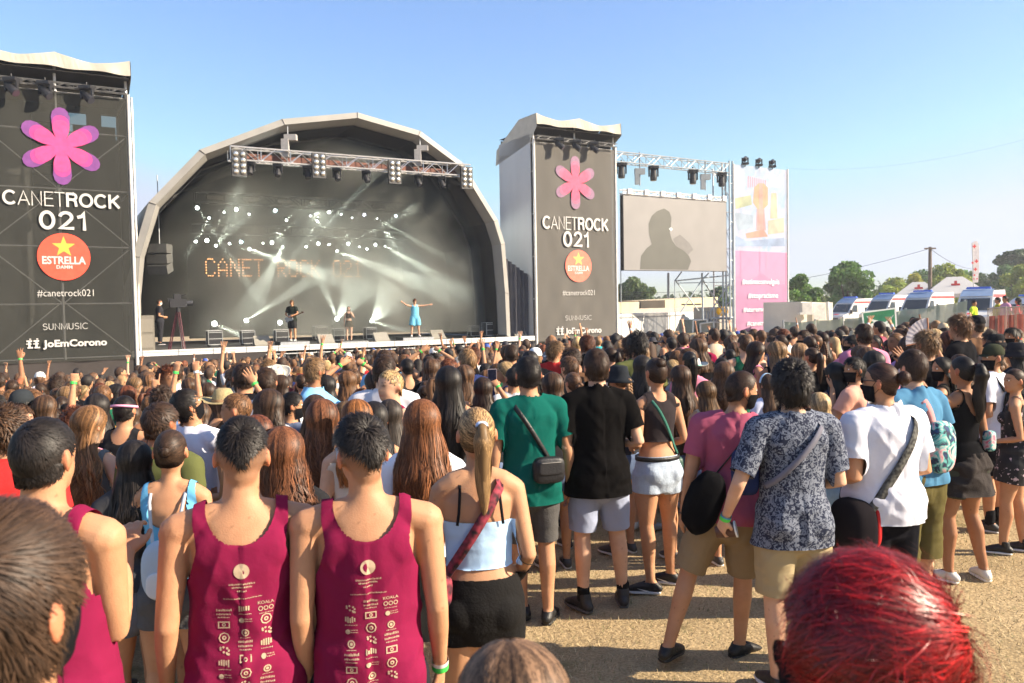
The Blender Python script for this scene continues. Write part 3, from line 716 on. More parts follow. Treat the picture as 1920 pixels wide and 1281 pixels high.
def hat(P,kind,root,color,band=None):
    c=(HC[0],HC[1]-.005,HC[2]+.02)
    if kind=='cap':
        V,F=lathe([(.0,.098),(.03,.095),(.055,.084),(.074,.062),(.086,.030),(.089,.0),(.087,-.004)],c,sx=.95,sy=1.12)
        h=put('hat',headrot(V,P.hy,P.hp,P.ht),F,'cloth',root,color)
        vb,fb=[],[]
        n=14
        for k,(yy,zz) in enumerate(((.07,.004),(.13,-.002),(.165,-.014))):
            for i in range(n):
                a=-1+2*i/(n-1); vb.append((c[0]+a*.075*(1-.12*k),c[1]+yy-.045*a*a*(1 if k else .6),c[2]+zz-.012*a*a))
        for k in range(2):
            for i in range(n-1): fb.append((k*n+i,k*n+i+1,(k+1)*n+i+1,(k+1)*n+i))
        put('brim',headrot(np.array(vb),P.hy,P.hp,P.ht),np.array(fb),'cloth',h,color); return h
    prof={'bucket':[(0,.095),(.05,.093),(.075,.085),(.088,.03),(.092,.0),(.115,-.03),(.135,-.058),(.132,-.060)],
          'straw':[(0,.10),(.03,.102),(.06,.094),(.078,.06),(.088,.015),(.092,.004),(.13,.004),(.175,.014),(.185,.022),(.18,.016)],
          'cowboy':[(0,.085),(.02,.088),(.045,.11),(.065,.105),(.082,.05),(.090,.004),(.13,.004),(.17,.022),(.185,.034),(.18,.028)],
          'turban':[(0,.075),(.04,.085),(.07,.095),(.09,.07),(.098,.03),(.095,-.005),(.085,-.02)]}[kind]
    V,F=lathe(prof,c,sx=.95,sy=1.1,wob=.10 if kind in('cowboy','straw') else 0)
    h=put('hat',headrot(V,P.hy,P.hp,P.ht),F,'straw' if kind in('straw','cowboy') else 'cloth',root,color)
    if band:
        V,F=lathe([(.0935,.004),(.093,.012),(.089,.024)],c,sx=.96,sy=1.11); put('hat_band',headrot(V,P.hy,P.hp,P.ht),F,'cloth',h,band)
    return h
def face_mask(P,V,F,root,color=(.01,.01,.012)):
    """cloth mask lying on the face"""
    M=np.array(Matrix.Rotation(R(P.hy),3,'Z')@Matrix.Rotation(R(-P.hp),3,'X')@Matrix.Rotation(R(P.ht),3,'Y')); piv=np.array([0,-.01,1.50])
    Q=(V-piv)@M+piv; sel=(np.linalg.norm(Q-HC-np.array([0,.02,-.04]),axis=1)<.14); keep=sel[F].all(1)
    F2=F[keep]; u=np.unique(F2); re=-np.ones(len(V),int); re[u]=np.arange(len(u)); Q=Q[u]; F2=re[F2]
    N=vnormals(Q,F2); Q=Q+N*.006; Q[:,1]+=.006*np.exp(-(Q[:,0]/.03)**2)
    def f(A):
        y=A[:,1]-HC[1]; z=A[:,2]-HC[2]; return np.minimum(np.minimum(y-.022+.0*z,(-.034-z)+.35*np.clip(.075-y,-.1,0)*-1*0),z+.128)
    Q,F2=clip(Q,F2,f); Q=(Q-piv)@M.T+piv
    m=put('face_mask',Q,F2,'cloth',root,color)
    for sg in (-1,1):
        pts=[(sg*.066,.035,1.615),(sg*.080,.012,1.645),(sg*.084,-.014,1.650),(sg*.082,-.024,1.625),(sg*.070,.022,1.575)]
        v,f_=tubeM(headrot(np.array(pts),P.hy,P.hp,P.ht),[.0016]*5,n=5,cap=False); f_=[q for q in f_ if len(q)==4]; put('ear_loop',v,np.array(f_),'cloth',m,color)
    return m
def eyes(P,root):
    for sg in (-1,1):
        v,f=ballM((sg*.031,.0775,1.644),(.0125,.0115,.0095),None,12,8); e=put('eye',headrot(v,P.hy,P.hp,P.ht),np.array(f),'plastic',root,(.75,.72,.68))
        v,f=ballM((sg*.031,.0865,1.644),(.0058,.004,.0058),None,10,6); put('iris',headrot(v,P.hy,P.hp,P.ht),np.array(f),'plastic',e,(.03,.015,.008))
def sunglasses(P,root):
    mb=MB()
    for sg in (-1,1): mb.ball((sg*.032,.100,1.645),(.026,.005,.019),12,6); mb.tube((sg*.058,.095,1.650),(sg*.082,.0,1.648),.0025,5)
    mb.tube((-.012,.103,1.65),(.012,.103,1.65),.002,5)
    V=headrot(np.array(mb.V),P.hy,P.hp,P.ht); put('sunglasses',V,mb.F,'plastic',root,(.01,.01,.01))
def wristband(P,i,root,color,t=.94,w=.022,r=None):
    d=nrm(P.wr[i]-P.el[i]); c=lerp(P.el[i],P.wr[i],t); r=r or (.031 if P.sex=='m' else .026)*P.girth**.5
    pts=[c-d*w/2,c+d*w/2]; v,f=tubeM(pts,[r,r*.97],n=18,cap=False); f=[q for q in f if len(q)==4]; return put('wristband',v,np.array(f),'plastic',root,color)
SKIN={'tan':(.47,.24,.130),'pale':(.58,.34,.22),'brown':(.33,.155,.08),'fair':(.66,.40,.28),'olive':(.46,.245,.135)}
HAIRC={'black':(.019,.015,.013),'dark brown':(.046,.026,.016),'brown':(.095,.050,.026),'auburn':(.17,.065,.028),'light brown':(.17,.095,.05),'blond':(.50,.34,.17),'ginger':(.26,.09,.03),'red':(.25,.007,.009)}
def place(o,x,y,z,yaw,s):
    o.location=(x,y,z); o.rotation_euler=(0,0,R(yaw)); o.scale=(s,s,s)
# ================================================================ setting
def copytree(o,parent=None):
    c=o.copy(); COL.objects.link(c); c.parent=parent if parent is not None else o.parent
    for ch in o.children: copytree(ch,c)
    return c
# ground sheet, log spaced to the horizon
ys=np.concatenate([-np.geomspace(60,1,10),np.linspace(0,14,60),np.geomspace(14.5,900,70)])
xs=np.concatenate([-np.geomspace(900,13,34),np.linspace(-12.5,14,70),np.geomspace(14.6,900,40)])
gx,gy=np.meshgrid(xs,ys); g_z=ground_z(gx,gy)
near=np.clip(1-np.hypot(gx,gy)/20,0,1); g_z=g_z+.012*vn2(gx*2.1,gy*2.1)*near if 'vn2' in globals() else g_z
gV=np.stack([gx,gy,g_z],-1).reshape(-1,3); n_=len(xs); ii=(np.arange(len(ys)-1)[:,None]*n_+np.arange(n_-1)[None,:]); gF=np.stack([ii,ii+1,ii+1+n_,ii+n_],-1).reshape(-1,4)
gm=mat('dry_ground',(.44,.34,.205),.95,scale=.9,col2=(.31,.235,.13),bump=.6,bscale=34,detail=9,spec=.1)
# finer straw speckle and green tufts mixed into the ground colour
_n=gm.node_tree.nodes;_l=gm.node_tree.links
_p=[q for q in _n if q.type=='BSDF_PRINCIPLED'][0]; _c=_p.inputs['Base Color'].links[0].from_socket
_t=_n.new('ShaderNodeTexCoord')
_z=_n.new('ShaderNodeTexNoise'); _z.inputs['Scale'].default_value=70; _z.inputs['Detail'].default_value=5; _l.new(_t.outputs['Object'],_z.inputs['Vector'])
_r=_n.new('ShaderNodeValToRGB'); _r.color_ramp.elements[0].position=.38; _r.color_ramp.elements[1].position=.62; _r.color_ramp.elements[0].color=(.78,.75,.70,1); _r.color_ramp.elements[1].color=(1.18,1.16,1.12,1); _l.new(_z.outputs[0],_r.inputs[0])
_m=_n.new('ShaderNodeMix'); _m.data_type='RGBA'; _m.blend_type='MULTIPLY'; _m.inputs[0].default_value=1; _l.new(_c,_m.inputs[6]); _l.new(_r.outputs[0],_m.inputs[7])
_z2=_n.new('ShaderNodeTexNoise'); _z2.inputs['Scale'].default_value=1.7; _z2.inputs['Detail'].default_value=7; _l.new(_t.outputs['Object'],_z2.inputs['Vector'])
_r2=_n.new('ShaderNodeValToRGB'); _r2.color_ramp.elements[0].position=.60; _r2.color_ramp.elements[1].position=.72; _l.new(_z2.outputs[0],_r2.inputs[0])
_m2=_n.new('ShaderNodeMix'); _m2.data_type='RGBA'; _l.new(_r2.outputs[0],_m2.inputs[0]); _l.new(_m.outputs[2],_m2.inputs[6]); _m2.inputs[7].default_value=(.13,.12,.05,1)
_l.new(_m2.outputs[2],_p.inputs['Base Color'])
g=mesh_obj('ground',gV,gF,gm,smooth=True); tag(g,kind='structure')
# straw and grass blades on the near open ground
nb=52000; bx=RNG.uniform(-.9,5.6,nb); by=2.6+5.4*RNG.uniform(0,1,nb)**1.1; bz=ground_z(bx,by)
ang=RNG.uniform(0,6.28,nb); L_=RNG.uniform(.012,.045,nb); tilt=RNG.uniform(.1,1.2,nb); wd_=RNG.uniform(.0010,.0026,nb)
dx=np.cos(ang)*np.cos(tilt)*L_; dy=np.sin(ang)*np.cos(tilt)*L_; dz=np.sin(tilt)*L_*.8; px_=-np.sin(ang)*wd_; py_=np.cos(ang)*wd_
b0=np.stack([bx-px_,by-py_,bz],1); b1=np.stack([bx+px_,by+py_,bz],1); b2=np.stack([bx+dx+px_*.3,by+dy+py_*.3,bz+dz],1); b3=np.stack([bx+dx-px_*.3,by+dy-py_*.3,bz+dz],1)
bV=np.stack([b0,b1,b2,b3],1).reshape(-1,3); bF=np.arange(nb*4).reshape(-1,4)
cc=np.where((RNG.uniform(size=nb)<.82)[:,None],np.array([.50,.39,.22])*RNG.uniform(.6,1.25,(nb,1)),np.array([.16,.17,.06])*RNG.uniform(.7,1.3,(nb,1)))
tag(mesh_obj('grass',bV,bF,mat('straw_blades',(1,1,1),.8,attr=True,var=.05),color=np.repeat(cc,4,axis=0)),'short dry straw and grass blades on the trampled field','grass',kind='stuff')

ALU=mat('aluminium',(.62,.62,.63),.38,.06,20,metal=.75); STEEL=mat('steel',(.38,.40,.42),.5,.1,12,metal=.6)
BLK=mat('black_plastic',(.022,.022,.025),.5,.2,30); PVC=mat('grey_pvc',(.40,.39,.37),.6,.10,1.2,bump=.25,bscale=1.6)
PVCB=mat('tarpaulin_side',(.44,.45,.46),.7,.08,.8,bump=.3,bscale=1.3,stretch=(1,1,.25))
DARK=mat('black_drape',(.014,.014,.013),.95,.25,1.5,bump=.5,bscale=3,stretch=(1,1,.12),spec=.1)
LINEN=mat('black_lining',(.030,.030,.030),.9,.2,.7,bump=.3,bscale=1.5,spec=.1)
WHT=mat('white_paint',(.66,.66,.64),.45,.05,3)
def fbox(mb,u0,u1,w0,w1,z0,z1):
    return mb.hexa([FW(u0,w0,z0),FW(u1,w0,z0),FW(u1,w1,z0),FW(u0,w1,z0),FW(u0,w0,z1),FW(u1,w0,z1),FW(u1,w1,z1),FW(u0,w1,z1)])
GS=-1.5
# ---------------- main stage
DZ=.65
st=empty('stage',FW(9,5,GS),'big arched open air stage with grey tent roof and black inside','stage')
m=MB(); fbox(m,-.3,17.9,.12,11,DZ-.16,DZ); m.build('deck',mat('deck_board',(.06,.06,.06),.7,.2,4),st)
m=MB(); fbox(m,.05,18.3,-.02,.12,DZ-.20,DZ+.02); sp_=m.build('deck_edge',mat('edge_rail',(.74,.72,.69),.45,.12,9,metal=.15),st)
m=MB()
for k in range(14): fbox(m,.4+1.3*k,.44+1.3*k,-.03,-.02,DZ-.20,DZ+.02)
fbox(m,.05,18.3,-.035,-.02,DZ-.06,DZ-.045)
m.build('rail_joint',STEEL,sp_)
m=MB(); fbox(m,-5,5.1,.0,.1,GS-.6,DZ-.205); m.build('skirt',mat('skirt_cloth',(.045,.038,.036),.9,.15,2,bump=.3,bscale=3),st)
m=MB(); fbox(m,5.1,18.3,.35,.4,GS-.6,DZ-.2); m.build('skirt',mat('skirt_back',(.05,.05,.045),.9,.3,2),st)
m=MB()
for k in range(46):
    u=5.2+k*.285; m.tube(FW(u,.15,GS-.5),FW(u+(.10 if k%3 else -.14),.15,DZ-.25),.022,5)
for zz in (DZ-.34,): m.tube(FW(5.1,.12,zz),FW(18.3,.12,zz),.03,5)
m.build('leg_bracing',STEEL,st)
arch=[(.02,DZ),(.02,2.6),(.20,4.3),(.84,6.39),(2.76,8.54),(6.07,10.08),(9.38,10.7),(12.37,10.18),(14.52,8.9),(16.34,6.32),(16.72,5.2),(16.9,2.8),(16.95,DZ)]
cen=Vector((8.6,3.5))
def scl(p,k): v=Vector(p)-cen; L=v.length; q=cen+v*((L-k)/L); return (q.x,max(q.y,DZ)) 
def band(mb,A,B,w0,w1):
    for i in range(len(A)-1):
        mb.quad(FW(A[i][0],w0,A[i][1]),FW(A[i+1][0],w0,A[i+1][1]),FW(B[i+1][0],w1,B[i+1][1]),FW(B[i][0],w1,B[i][1]))
rear=[scl(p,.35) for p in arch]
m=MB(); band(m,arch,rear,.1,11.2); m.build('roof',PVC,st)
inn=[scl(p,.5) for p in arch]; m=MB(); band(m,arch,[scl(p,.26) for p in arch],.1,.02); band(m,[scl(p,.26) for p in arch],[scl(p,.50) for p in arch],.02,.6)
m.build('roof_fascia',mat('fascia_pvc',(.27,.26,.24),.55,.08,1.5,bump=.12,bscale=3),st)
# rope ties & seams on the fascia
m=MB()
for i in range(1,len(arch)-1): 
    m=MB(); a=arch[i]; b=scl(a,.26); m.tube(FW(a[0],.08,a[1]),FW(b[0],.01,b[1]),.018,5); m.build('fascia_seam',mat('seam_pvc',(.30,.28,.25),.6),st)
m=MB(); i2=[scl(p,.42) for p in rear]; band(m,[scl(p,.5) for p in arch],i2,.5,10.9); m.build('lining',LINEN,st)
m=MB(); ring=i2; cc_=FW(8.6,10.85,DZ)
m.add([FW(p[0],10.85,p[1]) for p in ring],[tuple(range(len(ring)))]); m.build('back_drape',DARK,st)
# arch ribs inside
m=MB()
for w in (2.6,5.4,8.2):
    A=[scl(p,.62) for p in arch]
    for i in range(len(A)-1): m.tube(FW(A[i][0],w,A[i][1]),FW(A[i+1][0],w,A[i+1][1]),.06,5)
m.build('roof_rib',mat('rib_steel',(.10,.10,.10),.5,metal=.5),st)
# right wing curtain between arch and tower
cv=[];cf=[]; n=40
for j in range(2):
    for i in range(n): 
        u=16.9+1.6*i/(n-1); cv.append(FW(u,.6+.10*math.sin(i*1.1)+.05*math.sin(i*2.3),(DZ if j==0 else 4.6-1.0*i/(n-1)) ))
for i in range(n-1): cf.append((i,i+1,n+i+1,n+i))
mesh_obj('wing_curtain',cv,cf,mat('wing_cloth',(.10,.10,.115),.9,.2,2,bump=.3,bscale=4),st,smooth=True)
# ---------------- front truss and its lights
tr=empty('lighting_truss',FW(9.3,-.1,8.2),'long silver lighting truss hung across the front of the stage arch','truss')
m=MB(); truss(m,FW(3.9,-.1,8.22),FW(14.8,-.1,8.28),.52,.5,r=.036,step=.62,side=WV); m.build('truss_frame',ALU,tr)
m=MB(); fbox(m,4.2,14.5,.42,.44,8.35,8.6)
m.build('cable_tray',mat('rust_brown',(.16,.07,.05),.8,.3,6),tr)
for (px,py0,py1) in ((541,232,283),(789,255,300)):
    u,z0=UZ(px,py1,.1); _,z1=UZ(px,py0,.1); c=empty('chain_hoist',FW(u,.15,z0),'silver chain hoist lifting the front truss on its '+('left' if px<600 else 'right')+' side','hoist','chain hoists of the front truss')
    m=MB(); m.tube(FW(u,.15,z0-.1),FW(u,.15,z1+.15),.03,5); m.build('chain',STEEL,c)
    m=MB(); m.box(FW(u+.12,.15,(z0+z1)/2),(.5,.3,.24)); m.box(FW(u-.12,.15,(z0+z1)/2-.45),(.3,.2,.75)); m.build('motor',mat('hoist_paint',(.40,.38,.36),.5),c)
BULB=mat('blinder_lens',(.72,.70,.64),.12,.1,20,metal=.8,coat=.5)
def blinder(u,z):
    b=empty('blinder_light',FW(u,-.25,z),None,'stage light','eight lamp blinder lights on the front truss')
    m=MB(); fbox(m,u-.29,u+.29,-.28,-.12,z-.98,z+.06); m.build('housing',mat('blinder_body',(.055,.055,.055),.5),b)
    mm=MB(); 
    for i in (-1,1):
        for k in range(4): 
            c=FW(u+i*.14,-.30,z-.09-k*.235); M=Matrix(((UV.x,WV.x,0),(UV.y,WV.y,0),(0,0,1)))
            mm.ball(c,(.105,.05,.105),10,6,M)
    mm.build('lamp_bank',BULB,b,smooth=True); return b
for px,py,lb in ((448,285,'at the left end of the front truss'),(598,290,'left of the middle of the front truss'),(740,303,'right of the middle of the front truss'),(875,315,'at the right end of the front truss, against the arch')):
    u,z=UZ(px,py,-.25); b=blinder(u,z); b['label']='eight lamp blinder light '+lb
MOV=None
ORD='first second third fourth fifth sixth seventh eighth ninth tenth eleventh twelfth thirteenth fourteenth fifteenth sixteenth seventeenth eighteenth nineteenth'.split()
def mover(loc,down=True,aim=None,s=1.0,label='',group='',lens='black'):
    """moving head: base, yoke, head, lens; hangs below loc when down"""
    global MOV
    r=empty('moving_head_light',(0,0,0),label,'stage light',group)
    sg=-1 if down else 1
    m=MB(); m.box((0,0,sg*.05),(.38,.30,.10)); m.tube((0,0,-sg*.12),(0,0,sg*.02),.025,6); m.build('base',BLK,r)
    m=MB(); 
    for x in (-.17,.17): m.box((x,0,sg*.24),(.045,.12,.32))
    m.box((0,0,sg*.11),(.38,.14,.05)); m.build('yoke',BLK,r)
    a=Vector(aim if aim is not None else (0,0,sg)).normalized(); c=Vector((0,0,sg*.33))
    m=MB(); m.tube(c-a*.2,c+a*.12,.115,12,.135); m.tube(c+a*.12,c+a*.22,.135,12,.125); m.tube(c-a*.27,c-a*.2,.07,10,.115); hd=m.build('head',BLK,r)
    lm=mat('lens_'+lens,(.05,.05,.06),.1) if lens=='black' else mat('lens_'+lens,(1,1,1),.3,emit={'white':(.93,1,.92),'blue':(.70,.95,1),'violet':(.8,.8,1)}[lens],estr=11)
    m=MB(); m.tube(c+a*.22,c+a*.235,.115,14); m.build('lens',lm,hd)
    r.location=loc; r.scale=(s,s,s); return r
k=0
TRM=[(470,312),(522,316),(578,322),(633,323),(688,326),(786,336),(830,338)]
for px,py in TRM:
    u,z=UZ(px,py-14,0); mover(FW(u,.1,min(z,8.2)),True,(UV*(-.3+.1*k)+Vector((0,0,-1))-WV*.5),.95,ORD[k]+' dark moving head hanging under the front truss, counted from the left','moving heads under the front truss'); k+=1
# rear trusses
for idx,(y0,y1,x0,x1,w,lb) in enumerate(((362,372,368,790,4.8,'upper dark truss of the rear lighting rig inside the stage'),(420,425,360,770,7.2,'lower dark truss of the rear lighting rig inside the stage'))):
    u0,z0=UZ(x0,y0+16,w); u1,_=UZ(x1,y1+16,w); t=empty('rear_truss',FW((u0+u1)/2,w,z0),lb,'truss')
    m=MB(); truss(m,FW(u0,w,z0),FW(u1,w,z0),.45,.45,r=.03,step=.6,side=WV); m.build('truss_frame',mat('dark_alu',(.22,.22,.21),.45,metal=.7),t)
    m=MB(); n=7
    for q in range(n): m=MB(); u=u0+(u1-u0)*(q+.5)/n; fbox(m,u-.35,u+.35,w-.08,w-.02,z0+.12,z0+.28); m.build('strip_light',mat('strip_body',(.30,.29,.24),.5),t)
# lit moving heads (pixel of lens, colour)
LIT=[(370,390,'white',7,.9),(392,409,'white',7,.6),(420,398,'white',7,.5),(443,393,'white',7,.95),(467,402,'white',7,.6),(516,395,'blue',7,.9),(537,413,'white',7,.6),(582,405,'white',7,.5),(595,415,'white',7,.6),(617,398,'white',7,.9),(640,402,'white',7,.5),(660,409,'white',7,.5),(683,403,'violet',7,.85),(707,410,'white',7,.4),(742,405,'blue',7,.8),
 (367,453,'white',8.2,.7),(388,451,'white',8.2,1.0),(405,461,'white',8.2,.7),(430,457,'white',8.2,.6),(452,454,'blue',8.2,.9),(468,467,'white',8.2,.8),(493,456,'white',8.2,.5),(510,455,'white',8.2,.9),(530,463,'white',8.2,.5),(574,463,'white',8.2,.6),(597,457,'white',8.2,.9),(616,459,'white',8.2,.4),(632,471,'white',8.2,.7),(653,457,'white',8.2,.9),(674,463,'white',8.2,.4),(688,467,'white',8.2,.6),(704,459,'white',8.2,.85),(722,462,'white',8.2,.4)]
k=0
for px,py,cl,w,s in LIT:
    s=s*.78
    u,z=UZ(px,py,w); p=FW(u,w,z); a=(CAM_LOC-p).normalized(); h=.33*s; loc=p-a*.235*s+Vector((0,0,h))
    row='upper' if w==7 else 'lower'; k=k+1 if not (w!=7 and k>=15 and not globals().get('_r2f')) else 1
    if w!=7: _r2f=True
    mover(loc,True,a,s,f'{ORD[k-1]} lit moving head of the {row} rear row, counted from the left',f'lit moving heads of the {row} rear row',cl)
FLR=[(402,607,'white',5.5,1.0),(462,601,'white',7.0,.9),(525,605,'white',7.0,.95),(632,598,'white',7,.9),(697,602,'white',7,.85)]
for q,(px,py,cl,w,s) in enumerate(FLR):
    p=FP(px,py,w); a=(CAM_LOC-p).normalized(); base=p-a*.235*s-Vector((0,0,.33*s))
    fc=empty('light_stand',(p.x,p.y,DZ),f'black case stand under the {ORD[q]} floor moving head from the left','light stand','stands of the floor lights'); m=MB(); m.box((base.x,base.y,(base.z+DZ)/2),(.5,.5,max(.1,base.z-DZ))); m.tube((base.x-.2,base.y-.26,DZ+.1),(base.x+.2,base.y-.26,DZ+.1),.02); m.build('case',BLK,fc)
    mover(base,False,a,s,f'{ORD[q]} lit moving head on the stage floor, counted from the left','lit floor moving heads',cl)
# spot beams of the lit heads; wide spots added to brighten the smoke
BEAMS=[(388,451,440,370,8.2,2.5,1.0,3.5),(537,413,650,330,7,2,1.0,3),(510,455,570,400,8.2,3,.9,3),(392,409,365,455,7,3,.9,3),(653,457,760,400,8.2,2,.9,4),(596,415,560,470,7,4,.8,4),(690,330,770,262,6,2,.8,3),(722,462,860,540,8.2,2,1.0,8),(530,463,480,560,8.2,3,.8,10),(370,390,430,480,7,4,1.0,5),(420,398,500,480,7,5,.8,3),(367,453,462,318,8.2,3,1.3,4),(430,457,520,490,8.2,4,1.1,4),(468,467,620,520,8.2,4,1.6,9),(405,461,450,400,8.2,3,.25,12),(520,430,560,560,8,4,.05,50),(640,430,700,560,8,4,.06,56),(590,400,640,480,8.5,3,.05,60),(720,430,850,560,8,4,.09,54),(780,380,860,480,7,3,.10,80),(697,602,880,400,7,9.8,.55,62),(632,598,820,330,7,9.8,.35,55),(582,405,690,500,7,4,1.1,4),(574,463,700,330,8.2,2,1.2,4),(632,471,760,520,8.2,4,1.5,10),(707,410,900,520,7,3,1.2,6),(493,456,640,310,8.2,2,1.3,5),(616,459,790,270,8.2,1,1.3,5),(402,607,500,650,5.5,5,.8,14),(462,601,560,540,7,4,.8,9),(697,602,820,640,7,4,.8,12),(632,598,600,520,7,5,.5,12)]
for i,(x0,y0,x1,y1,w0,w1,pw,cone) in enumerate(BEAMS):
    p0=FP(x0,y0,w0); p1=FP(x1,y1,w1); d=(p1-p0).normalized()
    L=bpy.data.lights.new('beam_lamp','SPOT'); L.energy=3300*pw; L.spot_size=R(cone); L.spot_blend=.5; L.shadow_soft_size=.05; L.color=(.93,1,.90)
    o=bpy.data.objects.new('beam_lamp',L); COL.objects.link(o); o.location=p0-d*.05+(CAM_LOC-p0).normalized()*.15; o.rotation_euler=(-d).to_track_quat('Z','Y').to_euler()
# smoke
sm=[scl(p,.9) for p in arch]; m=MB(); n=len(sm)
m.add([FW(p[0],.9,p[1]+(.02 if p[1]<=DZ else 0)) for p in sm]+[FW(p[0],10.3,p[1]+(.02 if p[1]<=DZ else 0)) for p in sm],[tuple(range(n-1,-1,-1)),tuple(range(n,2*n))]+[(i,(i+1)%n,n+(i+1)%n,n+i) for i in range(n)])
vm=bpy.data.materials.new('stage_smoke'); vm.use_nodes=True; vn=vm.node_tree.nodes; vn.clear(); vo=vn.new('ShaderNodeOutputMaterial'); vp=vn.new('ShaderNodeVolumePrincipled'); vp.inputs['Color'].default_value=(.93,.95,.86,1); vp.inputs['Density'].default_value=.1; vp.inputs['Anisotropy'].default_value=.2
vl=vm.node_tree.links; vt=vn.new('ShaderNodeTexCoord'); vz=vn.new('ShaderNodeTexNoise'); vz.inputs['Scale'].default_value=.30; vz.inputs['Detail'].default_value=2.5; vl.new(vt.outputs['Object'],vz.inputs['Vector'])
vr=vn.new('ShaderNodeMapRange'); vr.inputs[1].default_value=.40; vr.inputs[2].default_value=.68; vr.inputs[3].default_value=.03; vr.inputs[4].default_value=.26; vl.new(vz.outputs[0],vr.inputs[0])
vd=vn.new('ShaderNodeVectorMath'); vd.operation='DOT_PRODUCT'; vl.new(vt.outputs['Object'],vd.inputs[0]); vd.inputs[1].default_value=UV[:]
vq=vn.new('ShaderNodeMapRange'); u0_=FO.dot(UV); vq.inputs[1].default_value=u0_+1.5; vq.inputs[2].default_value=u0_+13; vq.inputs[3].default_value=.12; vq.inputs[4].default_value=2.6; vl.new(vd.outputs['Value'],vq.inputs[0])
vx=vn.new('ShaderNodeMath'); vx.operation='MULTIPLY'; vl.new(vr.outputs[0],vx.inputs[0]); vl.new(vq.outputs[0],vx.inputs[1]); vl.new(vx.outputs[0],vp.inputs['Density'])
vl.new(vp.outputs[0],vo.inputs['Volume'])
try: vm.cycles.volume_step_rate=2.5
except Exception: pass
s_=m.build('smoke',vm); tag(s_,'pale stage smoke hanging under the arched roof','smoke',kind='stuff')
# LED wall with dotted lettering
GL={'C':"01110 10001 10000 10000 10000 10001 01110",'A':"00100 01010 10001 10001 11111 10001 10001",'N':"10001 11001 10101 10101 10011 10001 10001",'E':"11111 10000 10000 11110 10000 10000 11111",'T':"11111 00100 00100 00100 00100 00100 00100",'R':"11110 10001 10001 11110 10100 10010 10001",'O':"01110 10001 10001 10001 10001 10001 01110",'K':"10001 10010 10100 11000 10100 10010 10001",'0':"01110 10001 10001 10001 10001 10001 01110",'2':"01110 10001 00001 00110 01000 10000 11111",'1':"00100 01100 00100 00100 00100 00100 01110",' ':"00000 "*7}
u0,z0=UZ(388,517,9.9); u1,z1=UZ(682,490,9.9)
led=empty('led_wall',FW((u0+u1)/2,10.2,z0-.5),'dark LED wall with dotted orange CANET ROCK 021 lettering behind the band','led wall')
m=MB(); fbox(m,u0-.9,u1+.9,10.05,10.2,z0-3.2,z1+.5); m.build('panel',mat('led_panel',(.018,.018,.018),.6),led)
m=MB(); txt="CANET ROCK 021"; cols=len(txt)*6-1; du=(u1-u0)/cols; dzz=(z1-z0)/6; lx=0
for ch in txt:
    rows=GL[ch].split() if ch!=' ' else ['00000']*7
    for r_,row in enumerate(rows):
        for c_,b in enumerate(row):
            if b=='1':
                u=u0+(lx+c_)*du; z=z1-r_*dzz; fbox(m,u-.023,u+.023,9.98,10.05,z-.023,z+.023)
    lx+=6
m.build('lettering',mat('led_orange',(1,.5,.2),.5,emit=(1.0,.42,.14),estr=1.4),led)
# ---------------- lettering helper
def text_mesh(body,bold=0.0,shear=0.0):
    cu=bpy.data.curves.new('t','FONT'); cu.body=body; cu.size=1; cu.offset=bold; cu.shear=shear; cu.resolution_u=3; o=bpy.data.objects.new('t',cu); COL.objects.link(o)
    dg=bpy.context.evaluated_depsgraph_get(); me=o.evaluated_get(dg).to_mesh(); V=np.array([v.co[:] for v in me.vertices]); F=[tuple(p.vertices) for p in me.polygons]; o.evaluated_get(dg).to_mesh_clear(); bpy.data.objects.remove(o); bpy.data.curves.remove(cu)
    return V,F
def ftext(body,u0,u1,z0,z1,w,matr,parent,bold=0,name='lettering',shear=0,segs=None):
    """lettering on the facade plane; segs: [(string,bold)] set side by side"""
    V=[];F=[];x=0
    for s_,b_ in (segs or [(body,bold)]):
        v,f=text_mesh(s_,b_,shear); v=v.copy(); v[:,0]-=v[:,0].min(); v[:,0]+=x; wv=v[:,0].max()-x; x+=wv+.05; F+=[tuple(i+len(V) for i in q) for q in f]; V+=v.tolist()
    V=np.array(V); X=(V[:,0]-V[:,0].min())/(V[:,0].max()-V[:,0].min()); ymin=0 if not any(c in (body or 'x') for c in '') else V[:,1].min(); Z=(V[:,1]-ymin)/(V[:,1].max()-ymin)
    P=[FW(u0+(u1-u0)*a,w,z0+(z1-z0)*b) for a,b in zip(X,Z)]
    return mesh_obj(name,np.array(P),F,matr,parent)
def pxt(body,x0,x1,yb,yt,matr,parent,w=-.108,**k):
    """text between two pixel columns; baseline yb and cap height yt at its left end"""
    u0,z0=UZ(x0,yb,w); u1,_=UZ(x1,yb,w); _,z1=UZ(x0,yt,w); return ftext(body,u0,u1,z0,z1,w,matr,parent,**k)
def arc(cx,cy,rx,ry,a0,a1,n=14): return [(cx+rx*math.cos(R(a0+(a1-a0)*i/n)),cy+ry*math.sin(R(a0+(a1-a0)*i/n))) for i in range(n+1)]
